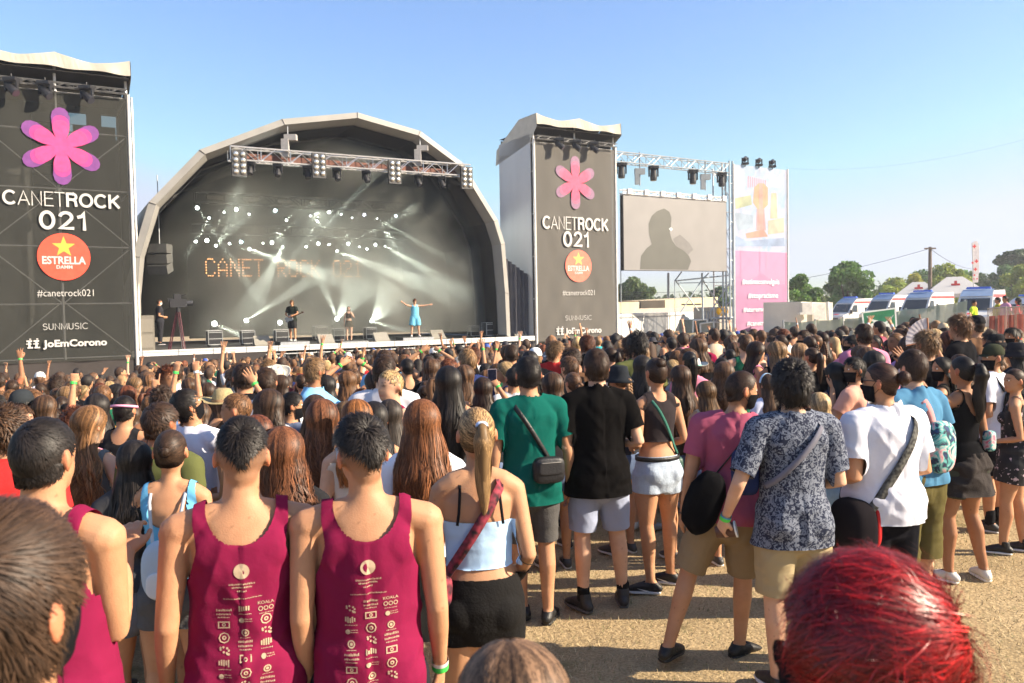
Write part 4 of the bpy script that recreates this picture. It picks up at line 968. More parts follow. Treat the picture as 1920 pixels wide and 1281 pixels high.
GLY={'C':(.78,[arc(.42,.5,.40,.5,48,312,22)]),'A':(.72,[[(0,0),(.36,1),(.72,0)],[(.13,.33),(.59,.33)]]),'N':(.70,[[(.05,0),(.05,1),(.65,0),(.65,1)]]),'E':(.60,[[(.58,0),(.05,0),(.05,1),(.58,1)],[(.05,.53),(.54,.53)]]),'T':(.60,[[(0,1),(.60,1)],[(.30,1),(.30,0)]]),
'R':(.70,[[(.05,0),(.05,1),(.42,1)]+arc(.42,.76,.22,.24,90,-90,10)+[(.05,.52)],[(.40,.52),(.58,.40),(.63,0)]]),'O':(.86,[arc(.43,.5,.40,.5,0,360,28)]),'K':(.70,[[(.05,0),(.05,1)],[(.66,1),(.07,.40)],[(.26,.58),(.70,0)]]),
'0':(.62,[arc(.31,.5,.27,.5,0,360,26)]),'2':(.60,[arc(.30,.72,.25,.28,165,-35,14)+[(.30,.28),(.05,.02),(.57,.02)]]),'1':(.46,[[(.04,.74),(.20,.80),(.30,1),(.30,0)]]),
'S':(.62,[arc(.31,.75,.25,.25,35,230,12)+arc(.31,.26,.26,.26,60,-145,14)]),'U':(.66,[[(.05,1),(.05,.28)]+arc(.32,.28,.27,.28,180,360,12)+[(.59,1)]]),'M':(.84,[[(.05,0),(.05,1),(.42,.1),(.79,1),(.79,0)]]),'I':(.14,[[(.07,0),(.07,1)]])}
def stroke_text(segs,u0,u1,z0,z1,w,matr,parent,gap=.10,name='lettering'):
    H=z1-z0; items=[];x=0
    for st_,wt in segs:
        for ch in st_:
            wd_,paths=GLY[ch]; items.append((x,paths,wt)); x+=wd_+gap+wt*.55
    tot=x-gap; sx=(u1-u0)/tot; m=MB(); dd=0
    for x0_,paths,wt in items:
        for pth in paths:
            P=[Vector((u0+(x0_+wt*.3+a)*sx,z0+b*H)) for a,b in pth]; closed=(P[0]-P[-1]).length<1e-4; hw=wt*H*.5; dd+=1; L_=[];Rr=[]
            # keep strokes inside the cap height
            c=Vector((0,(z0+z1)/2)); P=[Vector((p.x,c.y+(p.y-c.y)*(1-wt))) for p in P]
            n=len(P)
            for i in range(n):
                a=P[i-1] if i>0 else (P[-2] if closed else None); b=P[i+1] if i<n-1 else (P[1] if closed else None)
                d1=(P[i]-a).normalized() if a is not None else None; d2=(b-P[i]).normalized() if b is not None else None
                if d1 is None: d1=d2
                if d2 is None: d2=d1
                n1=Vector((-d1.y,d1.x)); n2=Vector((-d2.y,d2.x)); nn=(n1+n2); nn=nn.normalized() if nn.length>.2 else n1; k=min(1/max(.35,nn.dot(n1)),1.7)
                e=P[i].copy()
                if i==0 and not closed: e-=d2*hw*(.99 if abs(d2.x)<.01 or abs(d2.y)<.01 else .5)
                if i==n-1 and not closed: e+=d1*hw*(.99 if abs(d1.x)<.01 or abs(d1.y)<.01 else .5)
                L_.append(e+nn*hw*k);Rr.append(e-nn*hw*k)
            for i in range(n-1):
                ww=w-.0007*(dd%4)-.0003*(i%2)
                m.quad(*[FW(q.x,ww,q.y) for q in (L_[i],Rr[i],Rr[i+1],L_[i+1])])
    return m.build(name,matr,parent)
def pst(segs,x0,x1,yb,yt,matr,parent,w=-.108,**k):
    u0,z0=UZ(x0,yb,w); u1,_=UZ(x1,yb,w); _,z1=UZ(x0,yt,w); return stroke_text(segs,u0,u1,z0,z1,w,matr,parent,**k)
INK=mat('banner_white',(.54,.53,.51),.7); INK2=mat('banner_grey',(.50,.49,.47),.7)
def flower(uc,zc,Rr,parent,w=-.088,cols=None):
    for li,(k,c) in enumerate(((1,cols[0]),(.80,cols[1]),(.68,cols[2]))):
        V=[];F=[]
        for p in range(6):
            a=math.pi/2+p*math.pi/3; n=18; b=len(V)
            for i in range(n):
                t=2*math.pi*i/n; r=Rr*k*(.5+.5*math.cos(t)); 
                # teardrop: wide near the tip
                prof=math.sin(t)*.30*Rr*k**.25*(.30+.75*(r/(Rr*k))**1.2)*(1 if r>0 else 1)
                V.append(FW(uc+r*math.cos(a)-prof*math.sin(a),w-.004*li-.0004*p,zc+r*math.sin(a)+prof*math.cos(a)))
            F.append(tuple(range(b,b+n)))
        mesh_obj('flower_print',V,F,c,parent)
def disc(uc,zc,r,w,matr,parent,name,n=40,pts=None):
    P=pts or [(math.cos(2*math.pi*i/n),math.sin(2*math.pi*i/n)) for i in range(n)]
    return mesh_obj(name,[FW(uc+r*a,w,zc+r*b) for a,b in P],[tuple(range(len(P)))],matr,parent)
STAR=[((1 if i%2==0 else .4)*math.sin(math.pi*i/5),(1 if i%2==0 else .4)*math.cos(math.pi*i/5)) for i in range(10)]
def beer(uc,zc,r,parent,pal):
    disc(uc,zc,r,-.088,pal[0],parent,'red_disc'); disc(uc,zc+.42*r,.46*r,-.093,pal[1],parent,'gold_star',pts=STAR)
    ftext('ESTRELLA',uc-.82*r,uc+.82*r,zc-.30*r,zc+.02*r,-.097,pal[2],parent,bold=.03); ftext('DAMM',uc-.30*r,uc+.30*r,zc-.50*r,zc-.36*r,-.097,pal[2],parent,bold=.03)
def corono(x0,x1,yb,yt,mt,parent):
    # small linked mark, then the word
    xm=x0+(x1-x0)*.175; u0,z0=UZ(x0,yb,-.075); u1,_=UZ(xm,yb,-.075); _,z1=UZ(x0,yt,-.075); h=z1-z0; wd_=(u1-u0)
    m=MB()
    for k,dx in enumerate((.0,.5)):
        a=u0+wd_*dx; b=a+wd_*.40
        fbox(m,a,b,-.098,-.095,z0+h*.72,z0+h*.95); fbox(m,a+wd_*.12,a+wd_*.28,-.0975,-.0945,z0-h*.1,z0+h*.72); fbox(m,a-wd_*.03,a+wd_*.36,-.097,-.094,z0+h*.35,z0+h*.5); fbox(m,a+wd_*.05,b+wd_*.05,-.0985,-.0955,z0-h*.22,z0-h*.02)
        fbox(m,a+wd_*.2,a+wd_*.34,-.0965,-.0935,z0+h*1.05,z0+h*1.2)
    m.build('emblem',mt,parent); pxt('JoEmCorono',xm+(x1-x0)*.03,x1,yb,yt,mt,parent,bold=.035)
# ---------------- PA towers
def tower(ua,ub,side,label,banner_col,trans,depth=3.2):
    t=empty('speaker_tower',FW((ua+ub)/2,1.5,GS),label,'tower')
    m=MB()
    for u in (ua,(ua+ub)/2,ub):
        for w in (.06,depth):
            m.tube(FW(u,w,GS),FW(u,w,11.2 if w<1 else 10.2),.05,6)
    for z in (.5,2.5,4.6,6.7,8.8,10.2):
        for w in (.06,depth): m.tube(FW(ua,w,z),FW(ub,w,z),.03,5)
        for u in (ua,ub): m.tube(FW(u,.06,z),FW(u,depth,z),.03,5)
    for i,z in enumerate((.5,2.5,4.6,6.7)):
        mid=(ua+ub)/2
        for (a,b) in ((ua,mid),(mid,ub)):
            if (i+(a==ua))%2: m.tube(FW(a,.06,z),FW(b,.06,z+2.1),.024,5)
            else: m.tube(FW(b,.06,z),FW(a,.06,z+2.1),.024,5)
    m.build('scaffold',mat('scaffold_tube',(.70,.70,.70),.5,.1,6,metal=.2),t)
    # vertical edge poles in front of the banner edges
    m=MB()
    for u in (ua-.03,ub+.06): m.tube(FW(u,-.04,GS),FW(u,-.04,10.35),.06,8)
    m.tube(FW(ub+.2,.15,GS),FW(ub+.2,.15,10.3),.045,6)
    m.build('edge_pole',mat('white_tube',(.70,.68,.64),.5,.1,5,metal=.2),t)
    # banner: slightly creased mesh cloth
    nx,nz=26,60; V=[]
    rs=np.random.RandomState(int(ua*10+100))
    for j in range(nz):
        z=.38+(10.2-.38)*j/(nz-1)
        for i in range(nx):
            u=ua+(ub-ua)*i/(nx-1); q=math.sin(math.pi*i/(nx-1))
            V.append(FW(u,-.045+.028*q*math.sin(u*3.1+z*.8)*math.sin(z*1.7+u)+.02*q*math.sin(u*5-z*2.2)*(1 if z<3.5 else .25)*1.2,z))
    ii=np.arange(nz-1)[:,None]*nx+np.arange(nx-1)[None,:]; F=np.stack([ii,ii+1,ii+1+nx,ii+nx],-1).reshape(-1,4)
    b=mesh_obj('banner',np.array([list(v) for v in V]),F,mat('banner_mesh_'+side,banner_col,.8,.10,.7,trans=trans,bump=.15,bscale=2,stretch=(1,1,.3),spec=.15),t,smooth=True)
    # roof hood: scalloped front valance and sloping top
    n=33; top=[];bot=[];mid=(ua+ub)/2
    for i in range(n):
        f=i/(n-1); u=ua-.10+(ub-ua+.22)*f; g2=abs(((f*2)%1)-.5)*2; sag=(1-g2**1.5)*.24
        top.append((u,11.52-sag)); bot.append((u,10.98+.03*math.sin(f*18)))
    V=[FW(u,-.42+.02*math.sin(k*.9),z) for k,(u,z) in enumerate(top)]+[FW(u,-.46+.015*math.sin(k*1.1),z) for k,(u,z) in enumerate(bot)]; F=[(i,i+1,n+i+1,n+i) for i in range(n-1)]
    V+=[FW(u,1.2,z+.0) for u,z in top]; F+=[(i,2*n+i,2*n+i+1,i+1) for i in range(n-1)]
    V+=[FW(u,depth+.2,10.35) for u,z in top]; F+=[(2*n+i,3*n+i,3*n+i+1,2*n+i+1) for i in range(n-1)]
    b0=len(V)
    for u in (ua-.12,ub+.14):
        q=len(V); V+=[FW(u,-.48,10.88),FW(u,-.44,11.5),FW(u,1.2,11.5),FW(u,depth+.25,10.35),FW(u,depth+.35,9.55),FW(u,.2,10.2)] if u<mid else [FW(u,-.48,10.88),FW(u,-.44,11.5),FW(u,1.2,11.5),FW(u,depth+.25,10.35),FW(u,depth+.25,9.8),FW(u,.2,10.5)]; F.append(tuple(range(q,q+6)))
    mesh_obj('roof_cover',V,F,mat('roof_canvas',(.43,.40,.34),.8,.14,1.6,bump=.55,bscale=2.6),t)
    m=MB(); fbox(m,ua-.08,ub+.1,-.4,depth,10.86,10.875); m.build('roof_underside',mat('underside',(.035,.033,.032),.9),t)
    # side tarpaulins and back wall
    m=MB()
    fbox(m,ua-.12,ua-.08,.16,depth,GS-.2,10.6); 
    m.build('side_tarpaulin',PVCB,t)
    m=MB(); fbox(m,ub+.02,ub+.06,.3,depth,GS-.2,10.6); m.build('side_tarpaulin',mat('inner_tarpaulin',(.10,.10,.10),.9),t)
    m=MB()
    if side=='left':
        HO=[UZ(x0,y1,depth)+UZ(x1,y0,depth) for x0,y0,x1,y1 in ((118,213,161,232),(112,234,136,257),(190,218,224,238),(217,241,231,264))]
        us=sorted({ua,ub}|{q for h in HO for q in (h[0],h[2]) if ua<q<ub}); zs=sorted({GS,10.8}|{q for h in HO for q in (h[1],h[3])})
        for i in range(len(us)-1):
            for j in range(len(zs)-1):
                cu,cz=(us[i]+us[i+1])/2,(zs[j]+zs[j+1])/2
                if not any(h[0]<cu<h[2] and h[1]<cz<h[3] for h in HO): fbox(m,us[i],us[i+1],depth-.05,depth,zs[j],zs[j+1])
    else: fbox(m,ua,ub,depth-.05,depth,GS,10.8)
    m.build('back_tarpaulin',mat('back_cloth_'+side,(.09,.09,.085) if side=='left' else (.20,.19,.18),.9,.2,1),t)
    # hanging line array
    m=MB(); um=mid-.2
    for k in range(9): 
        a=R(2+k*2.0); z=9.4-k*.36; M=Matrix(((UV.x,WV.x,0),(UV.y,WV.y,0),(0,0,1)))@Matrix.Rotation(a,3,'X'); m.box(FW(um,1.1+.02*k*k*.6,z),(1.15,.6,.33),M)
    m.build('line_array',BLK,t)
    # front truss for the lights
    m=MB(); truss(m,FW(ua,-.30,10.32),FW(ub,-.30,10.32),.16,.16,r=.02,step=.3,side=WV); m.build('light_truss',mat('dark_tube',(.12,.12,.12),.5,metal=.4),t)
    return t,b
tl,bl=tower(-4.55,.16,'left','tall dark speaker tower covered by a big festival banner, left of the stage',(.042,.043,.038),.26)
tr_,br=tower(18.42,23.38,'right','grey speaker tower with festival banner standing right of the stage',(.130,.123,.111),.12)  # paler banner colour stands in for milky haze and grazing sun
# left banner print
P1=mat('petal_purple',(.20,.055,.25),.7,trans=.1);P2=mat('petal_magenta',(.42,.05,.24),.7,trans=.05);P3=mat('petal_pink',(.66,.06,.22),.7)
Q1=mat('petal_purple_pale',(.25,.14,.22),.7);Q2=mat('petal_mid_pale',(.42,.12,.21),.7);Q3=mat('petal_pink_pale',(.64,.09,.17),.7)  # paler petal copies for the right tower, haze put into the colours
RD=(mat('disc_red',(.85,.085,.045),.6),mat('star_gold',(.78,.42,.06),.6),INK); RD2=(mat('disc_red_pale',(.80,.17,.11),.6),mat('star_gold_pale',(.75,.45,.12),.6),INK)  # second set is paler, haze put into its colours
u,z=UZ(115,275); flower(u,z,1.40,bl,cols=(P1,P2,P3))
pst([('C',.165),('ANET',.07),('ROCK',.17)],5,224,383,355,INK,bl)
pst([('021',.165)],73,167,430,394,INK,bl)
u,z=UZ(120,482); beer(u,z,.86,bl,RD)
pxt('#canetrock021',70,176,556,543,INK,bl,bold=-.006); pst([('SUNMUSIC',.08)],80,166,619,607,INK,bl); corono(50,201,651,638,INK,bl)
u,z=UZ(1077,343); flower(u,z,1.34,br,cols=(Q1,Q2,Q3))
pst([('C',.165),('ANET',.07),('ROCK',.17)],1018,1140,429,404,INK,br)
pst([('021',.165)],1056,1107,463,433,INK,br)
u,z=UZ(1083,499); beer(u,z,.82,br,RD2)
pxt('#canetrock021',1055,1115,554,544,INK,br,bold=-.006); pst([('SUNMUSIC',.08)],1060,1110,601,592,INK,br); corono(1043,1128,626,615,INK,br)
# dark skirt wall below the left banner, light case gap on the right
for k,(px,py) in enumerate(((22,172),(85,178),(163,190))):
    u,z=UZ(px,py,-.35); mover(FW(u,-.42,10.42),True,(UV*.5-WV*.6+Vector((0,0,-.7))),1.15,ORD[k]+' black moving head under the left tower roof, from the left','moving heads of the left tower')
for k,(px,py) in enumerate(((1048,265),(1080,268),(1113,272))):
    u,z=UZ(px,py,-.35); mover(FW(u,-.42,10.42),True,(UV*.5-WV*.6+Vector((0,0,-.7))),1.05,ORD[k]+' black moving head under the right tower roof, from the left','moving heads of the right tower')
# ---------------- screen, its truss and scaffold
g2=empty('screen_gantry',FW(27.6,.2,GS-.2),'tall scaffold gantry with a long truss carrying the video screen','gantry')
m=MB(); truss(m,FW(23.4,0,9.65),FW(31.75,0,9.62),.52,.5,r=.03,step=.62,side=WV)
m.build('truss_frame',STEEL,g2)
m=MB()
for u in (31.75,32.0):
    for w in (0,.55): m.tube(FW(u,w,GS-.2),FW(u,w,10.3),.05,6)
for z in np.arange(.2,10,1.1): m.tube(FW(31.75,0,z),FW(32.0,0,z),.03,5); m.tube(FW(31.75,0,z),FW(31.9,.55,z+.9),.02,5)
m.build('mast',mat('mast_tube',(.42,.47,.50),.5,metal=.4),g2)
m=MB()
a=lambda px,py,w:FP(px,py,w)
for p,q,r_ in (((1265,527),(1370,516),.05),((1268,531),(1370,529),.03),((1267,527),(1310,583),.045),((1317,524),(1276,586),.045),((1317,524),(1370,606),.06),((1370,528),(1333,583),.05),((1316,512),(1318,600),.07),((1265,527),(1266,600),.03),((1278,510),(1265,527),.05),((1329,512),(1317,524),.05),((1335,597),(1372,597),.08),((1163,362),(1165,640),.03)): m.tube(a(*p,.9),a(*q,.9),r_*.8,6)
m.build('bracing',mat('mast_tube',()),g2)
m=MB(); a1=FP(1253,510,3.5); m.tube(FP(1253,512,3.5),FP(1253,560,3.5),.07,6); m.build('hanging_post',STEEL,g2)
sc_=empty('video_screen',FW(27.7,0,3.9),'large grey video screen showing a dim human silhouette','screen')
m=MB(); fbox(m,23.92,31.48,-.02,.22,3.95,7.92); m.build('cabinet',BLK,sc_)
V=[FW(23.95,-.035,3.97),FW(31.45,-.035,3.97),FW(31.45,-.035,7.9),FW(23.95,-.035,7.9)]
sm_=mat('screen_picture',(.12,.11,.10),.5,.10,.9,emit=(.36,.325,.29),estr=.24,detail=1)
mesh_obj('screen_face',V,[(0,1,2,3)],sm_,sc_)
def shape(pts,w,matr,parent,name): return mesh_obj(name,[FP(x,y,w) for x,y in pts],[tuple(range(len(pts)))],matr,parent)
SIL=mat('screen_silhouette',(.05,.05,.04),.5,.12,1.2,emit=(.20,.18,.145),estr=.17,detail=1)
shape([(1200,505),(1202,480),(1212,466),(1222,458),(1217,440),(1216,420),(1222,405),(1232,396),(1245,391),(1255,397),(1259,408),(1258,424),(1256,436),(1260,450),(1268,462),(1282,470),(1292,480),(1296,490),(1290,506)],-.045,SIL,sc_,'screen_picture')
shape([(1262,448),(1275,440),(1292,455),(1300,468),(1290,478),(1272,470)],-.043,mat('screen_blur',(.09,.085,.08),.5,emit=(.24,.21,.18),estr=.22),sc_,'screen_picture')
shape([(1254,429),(1258,426),(1262,430),(1258,434)],-.047,mat('screen_light',(.3,.3,.3),.5,emit=(.5,.48,.45),estr=.25),sc_,'screen_picture')
m=MB(); truss(m,FW(23.9,-.05,7.98),FW(31.45,-.05,7.96),.22,.25,r=.03,step=.5,side=WV)
for k in range(7): fbox(m,24.2+1.15*k,24.45+1.15*k,-.15,.0,7.98,8.25)
m.build('top_truss',mat('white_truss',(.72,.72,.72),.4,metal=.3),sc_)
for k,(px,py,s) in enumerate(((1165,303,1.4),(1225,308,1.4),(1299,318,1.4),(1353,323,1.4))):
    u,z=UZ(px,py,.2); mover(FW(u,.2,9.62),True,Vector((0,0,-1)),s,ORD[k]+' moving head pointing down from the screen gantry, from the left','moving heads of the screen gantry')
for k,(px,p0,p1) in enumerate(((1199,285,348),(1322,300,357))):
    u,za=UZ(px,p0,.2); _,zb=UZ(px,p1,.2); h=empty('chain_hoist',FW(u,.2,zb),f'grey chain hoist above the {"left" if k==0 else "right"} half of the video screen','hoist','chain hoists of the video screen')
    m=MB(); m.tube(FW(u,.2,za),FW(u,.2,zb),.04,5); m.build('chain',STEEL,h); m=MB(); m.box(FW(u,.2,zb+.75),(.55,.3,.3)); m.box(FW(u-.2,.2,zb+.35),(.2,.25,.6)); m.build('motor',mat('hoist_grey',(.33,.36,.38),.5),h)
# ---------------- poster tower
pt=empty('poster_tower',FW(34.3,.5,GS-.2),'scaffold tower with white and pink festival poster at the right end','tower')
m=MB()
for u in (32.05,34.3,36.55):
    for w in (.08,1.6): m.tube(FW(u,w,GS-.3),FW(u,w,10.1),.045,6)
for z in (1,3.2,5.4,7.6,9.8): 
    for w in (.08,1.6): m.tube(FW(32.05,w,z),FW(36.55,w,z),.028,5)
for i,z in enumerate((1,3.2,5.4,7.6)):
    for (a_,b_) in ((32.05,34.3),(34.3,36.55)): m.tube(FW(a_ if i%2 else b_,.1,z),FW(b_ if i%2 else a_,.1,z+2.2),.024,5); m.tube(FW(b_ if i%2 else a_,1.55,z),FW(a_ if i%2 else b_,1.55,z+2.2),.024,5)
m.build('scaffold',mat('scaffold_tube',()),pt)
m=MB()
for u in (32.05,36.6): m.tube(FW(u,-.03,GS-.3),FW(u,-.03,10.15),.055,6)
m.tube(FW(36.8,.2,GS-.3),FW(36.8,.2,10.0),.05,6)
m.build('edge_pole',mat('white_tube',()),pt)
# poster: printed cloth with an upper sky picture and a pink block
pm=mat('poster_art',(.42,.37,.46),.7,scale=.9,col2=(.22,.33,.46),trans=.20,detail=6,distort=1.2)
pv=[FW(32.12,-.05,5.17),FW(36.5,-.05,5.12),FW(36.5,-.05,10.1),FW(32.12,-.05,10.12)]; po=mesh_obj('poster_picture',pv,[(0,1,2,3)],pm,pt)
pk=mesh_obj('poster_text_block',[FW(32.12,-.05,.2),FW(36.5,-.05,.2),FW(36.5,-.05,5.115),FW(32.12,-.05,5.165)],[(0,1,2,3)],mat('poster_pink',(.56,.17,.30),.7,.08,.6,trans=.22),pt)
mesh_obj('poster_lower_tint',[FW(32.12,-.054,.2),FW(36.5,-.054,.2),FW(36.5,-.054,3.2),FW(35.4,-.054,3.3),FW(34.3,-.054,3.9),FW(33.3,-.054,3.4),FW(32.12,-.054,3.7)],[(0,1,2,3,4,5,6)],mat('poster_mauve',(.40,.20,.34),.7,.12,.8,trans=.2),pt)
def pshape(pts,c,name='print_shape',w=-.058):
    return mesh_obj(name,[FP(x,y,w) for x,y in pts],[tuple(range(len(pts)))],mat('print_%d_%d_%d'%tuple(int(q*99) for q in c),tuple(q*.62+.10 for q in c),.7,.25,1.3,trans=.34),pt)
pshape([(1414,352),(1422,344),(1432,344),(1440,352),(1440,384),(1432,392),(1420,392),(1412,380)],(.72,.34,.10))
pshape([(1419,392),(1433,392),(1436,432),(1418,432)],(.66,.25,.22)); pshape([(1423,345),(1430,345),(1431,432),(1423,432)],(.68,.34,.30),w=-.059)
pshape([(1446,362),(1456,362),(1458,410),(1444,410)],(.70,.48,.26)); pshape([(1398,438),(1432,430),(1440,444),(1400,447)],(.75,.24,.10))
pshape([(1378,372),(1408,366),(1410,384),(1380,392)],(.50,.55,.24)); pshape([(1377,440),(1400,452),(1470,446),(1472,462),(1378,462)],(.26,.40,.66))
pshape([(1377,398),(1412,404),(1412,428),(1384,432)],(.35,.48,.62)); pshape([(1440,414),(1470,408),(1470,436),(1440,440)],(.55,.50,.30))
for k in range(9): pshape([(1402+k*4,352-k*.5),(1404+k*4,352),(1404+k*4,330+k),(1402+k*4,330+k)],(.62,.28,.40),w=-.0575)
for txt_,x0,x1,yb,h in (('#estimacomvulguis',1392,1461,533,10),('#stopracisme',1403,1459,559,9),('#aturemelfeixisme',1394,1467,585,9),('#canetrock021',1401,1458,611,9)): pxt(txt_,x0,x1,yb,yb-h,mat('poster_white',(.80,.76,.78),.7),pt,bold=.008)
for k,px in enumerate((1392,1418,1443)):
    u,z=UZ(px+5,308+k*3,-.1); mover(FW(u,-.1,10.15),False,(UV*-.8-WV*.5+Vector((0,0,-.4))),1.0,ORD[k]+' moving head on top of the poster tower, from the left','moving heads of the poster tower')
# ---------------- stage equipment
def amp(px,py,w,s,kind,label,grp=None,turn=0):
    p=FP(px,py,w); z=DZ+.0; e=empty('flight_case' if kind=='case' else 'stage_monitor' if kind=='mon' else 'speaker_cabinet',(p.x,p.y,z),label,'flight case' if kind=='case' else 'speaker',grp)
    M=Matrix(((UV.x,WV.x,0),(UV.y,WV.y,0),(0,0,1)))@Matrix.Rotation(turn,3,'Z')
    if kind=='case':
        m=MB(); m.box((p.x,p.y,z+.42*s),(.62*s,.5*s,.62*s),M); m.build('box',BLK,e)
        m=MB()
        def L(x,y,zz): return Vector((p.x,p.y,z+.42*s))+M@Vector((x*s,y*s,zz*s))
        for x in (-.32,.32):
            for y in (-.26,.26): m.tube(L(x,y,-.32),L(x,y,.33),.022*s,4)
        for zz in (-.32,-.05,.25,.33):
            for y in (-.26,.26): m.tube(L(-.32,y,zz),L(.32,y,zz),.020*s,4)
        m.build('edging',mat('case_edge',(.55,.55,.53),.4,metal=.5),e)
        m=MB()
        for x in (-.25,.25):
            for y in (-.18,.18): m.ball(L(x,y,-.38),.05*s,8,5)
        m.build('caster',BLK,e)
    elif kind=='mon':
        m=MB(); q=[(-.35,-.28,0),(.35,-.28,0),(.35,.28,0),(-.35,.28,0),(-.35,-.12,.06),(.35,-.12,.06),(.33,.22,.42),(-.33,.22,.42)]
        q=[Vector((p.x,p.y,z))+M@(Vector(v)*s) for v in q]; m.hexa([q[0],q[1],q[2],q[3],q[4],q[5],q[6],q[7]]); m.build('body',mat('monitor_grey',(.25,.235,.20),.7,.15,30),e)
    else:
        m=MB(); m.box((p.x,p.y,z+.6*s),(.75*s,.55*s,1.2*s),M); m.build('body',mat('cabinet_grey',(.17,.155,.125),.7,.1,20),e)
        m=MB(); 
        for zz in (.33,.85): m.box((p.x-WV.x*.285*s,p.y-WV.y*.285*s,z+zz*s),(.66*s,.02,.45*s),M)
        m.build('grille',mat('grille_cloth',(.21,.19,.155),.8,.1,50),e)
for px,w,s in ((402,2.2,.9),(464,2.4,.85),(527,2.0,.85),(634,2.5,.8),(694,2.8,.8),(888,2.0,.75)): amp(px,640,w,s,'case','black and silver flight case on the stage floor '+{402:'right of the video camera tripod',464:'between the tripod and the guitarist',527:'just behind the guitarist',634:'behind the singer in black',694:'between both singers',888:'near the right end of the stage'}[px],'flight cases on the stage')
amp(600,625,4.6,.95,'case','tall silver edged rack case behind the singer in black, raised on the riser'); amp(918,620,1.2,.95,'case','two level silver edged rack case at the stage right end')
for px,w,lb in ((492,1.2,'left of the guitarist'),(612,.4,'left of the singer in black'),(716,.5,'right of the singer in black'),(822,1.6,'right of the singer in pale blue'),(975,.6,'near the right tower, closest to it')): amp(px,642,w,1.0,'mon','grey wedge monitor on the stage edge '+lb,'wedge monitors')
amp(266,640,.5,1.15,'cab','brown grey speaker cabinet on the stage behind the camera operator')
# riser boxes
for (px,w,uw,h,lb,nm) in ((548,.6,1.2,.17,'low black riser under the guitarist','riser'),(778,1.0,1.5,.15,'low black riser under the singer in pale blue','riser'),(660,1.0,1.2,.08,'low pedal board in front of the singer in black','pedal_board')):
    p=FP(px,640,w); u,_=UZ(px,640,w); r_=empty(nm,FW(u,w,DZ),lb,'riser'); m=MB(); fbox(m,u-uw/2,u+uw/2,w-.4,w+.5,DZ+.004,DZ+h); m.build('top',mat('riser_black',(.06,.06,.055),.7),r_); m=MB(); fbox(m,u-uw/2-.02,u+uw/2+.02,w-.43,w-.405,DZ+.01,DZ+h-.02); m.build('trim',STEEL,r_)
# side hanging speaker inside arch left
sp=empty('side_speaker',FP(300,470,2),'dark speaker cluster hanging inside the left edge of the arch','speaker'); m=MB(); p=FP(300,485,2)
for k in range(3): m.box(p+Vector((0,0,.4-.4*k)),(.8,.6,.36),Matrix.Rotation(R(8*k),3,'X'))
m.build('boxes',mat('speaker_dark',(.09,.09,.085),.6),sp); m=MB(); m.tube(p+Vector((0,0,.5)),p+Vector((0,0,3.4)),.02); m.build('cable',STEEL,sp)
# ---------------- back of site: containers, building, fence
def wbox(mb,x,y,z0,z1,lx,ly,yaw):
    M=Matrix.Rotation(R(yaw),3,'Z'); return mb.box((x,y,(z0+z1)/2),(lx,ly,z1-z0),M)
def along(pa,pb,D0,D1,zt,zb,th,name,matr,parent):
    """upright slab whose top edge runs between two pixels"""
    A=W(*pa,D0);B=W(*pb,D1); d=(B-A);d.z=0;d.normalize(); n=Vector((-d.y,d.x,0))
    m=MB(); P=[A,B,B+n*th,A+n*th]; m.hexa([Vector((p.x,p.y,zb)) for p in P]+[Vector((p.x,p.y,zt if zt is not None else q)) for p,q in zip(P,(A.z,B.z,B.z,A.z))]); return m.build(name,matr,parent)
bd=empty('site_building',W(1250,600,66)-Vector((0,0,2)),'long low sand coloured site building behind the white trailer','building')
along((1158,568),(1198,566),60,63,None,-1.6,4,'wall',mat('sand_wall',(.56,.44,.27),.8,.08,1),bd); along((1247,563),(1346,557),66,77,None,-1.6,4,'wall',mat('sand_wall',()),bd)
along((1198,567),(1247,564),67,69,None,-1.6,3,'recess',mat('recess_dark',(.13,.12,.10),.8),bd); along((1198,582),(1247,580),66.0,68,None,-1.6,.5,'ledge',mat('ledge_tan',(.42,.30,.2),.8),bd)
along((1150,580),(1345,575),61.5,65,None,-1.6,.4,'lower_wall',mat('cream_wall',(.62,.54,.44),.8),bd)
p=FP(1300,560,12); m=MB(); m.box(W(1296,571,68),(1.6,.2,.12)); m.build('small_sign',BLK,bd)
tc_=empty('white_trailer',W(1240,640,52)-Vector((0,0,.4)),'long white trailer box standing behind the crowd below the video screen','trailer')
along((1156,592),(1284,588),46,54,None,-1.6,2.4,'body',WHT,tc_); along((1284.5,586),(1345,584),54.2,59,None,-1.2,2.2,'end_unit',mat('pale_blue_panel',(.42,.50,.56),.5,.12,1.5),tc_)  # bluish shade on the trailer's right end is put into its colour
along((1156,589),(1284,585),45.95,53.95,None,W(1284,590,54).z,2.5,'roof_rim',mat('rim_white',(.70,.66,.6),.5),tc_)
along((1156,594),(1284,590.5),45.93,53.93,None,W(1284,592,54).z,.02,'rim_shadow_gap',mat('rim_grey',(.3,.3,.3),.6),tc_)  # grey strip painted as the shade under the roof rim
gn=empty('generator',W(1327,640,49)-Vector((0,0,.5)),'white framed generator cabinet right of the trailer','generator')
along((1300,600),(1343,598),49,50,None,-1.2,1.2,'cabinet',mat('gen_dark',(.20,.23,.20),.6,.2,4),gn); m=MB()
for p_,q_ in (((1313,607),(1338,604)),((1338,604),(1340,628)),((1340,628),(1314,630)),((1314,630),(1313,607)),((1300,601),(1299,628)),((1300,601),(1326,599)),((1326,599),(1326,606))): m.tube(W(*p_,48.6),W(*q_,48.6),.05,5)
m.build('frame',mat('frame_white',(.72,.72,.7),.5),gn); along((1315,608),(1337,606),48.8,48.9,None,W(1326,627,48.8).z,.1,'panel',mat('gen_panel',(.42,.40,.33),.6,.1,4),gn)
m=MB()
for px in (1322,1328,1333): m.tube(W(px,583,49.4),W(px,603,49.4),.05,6)
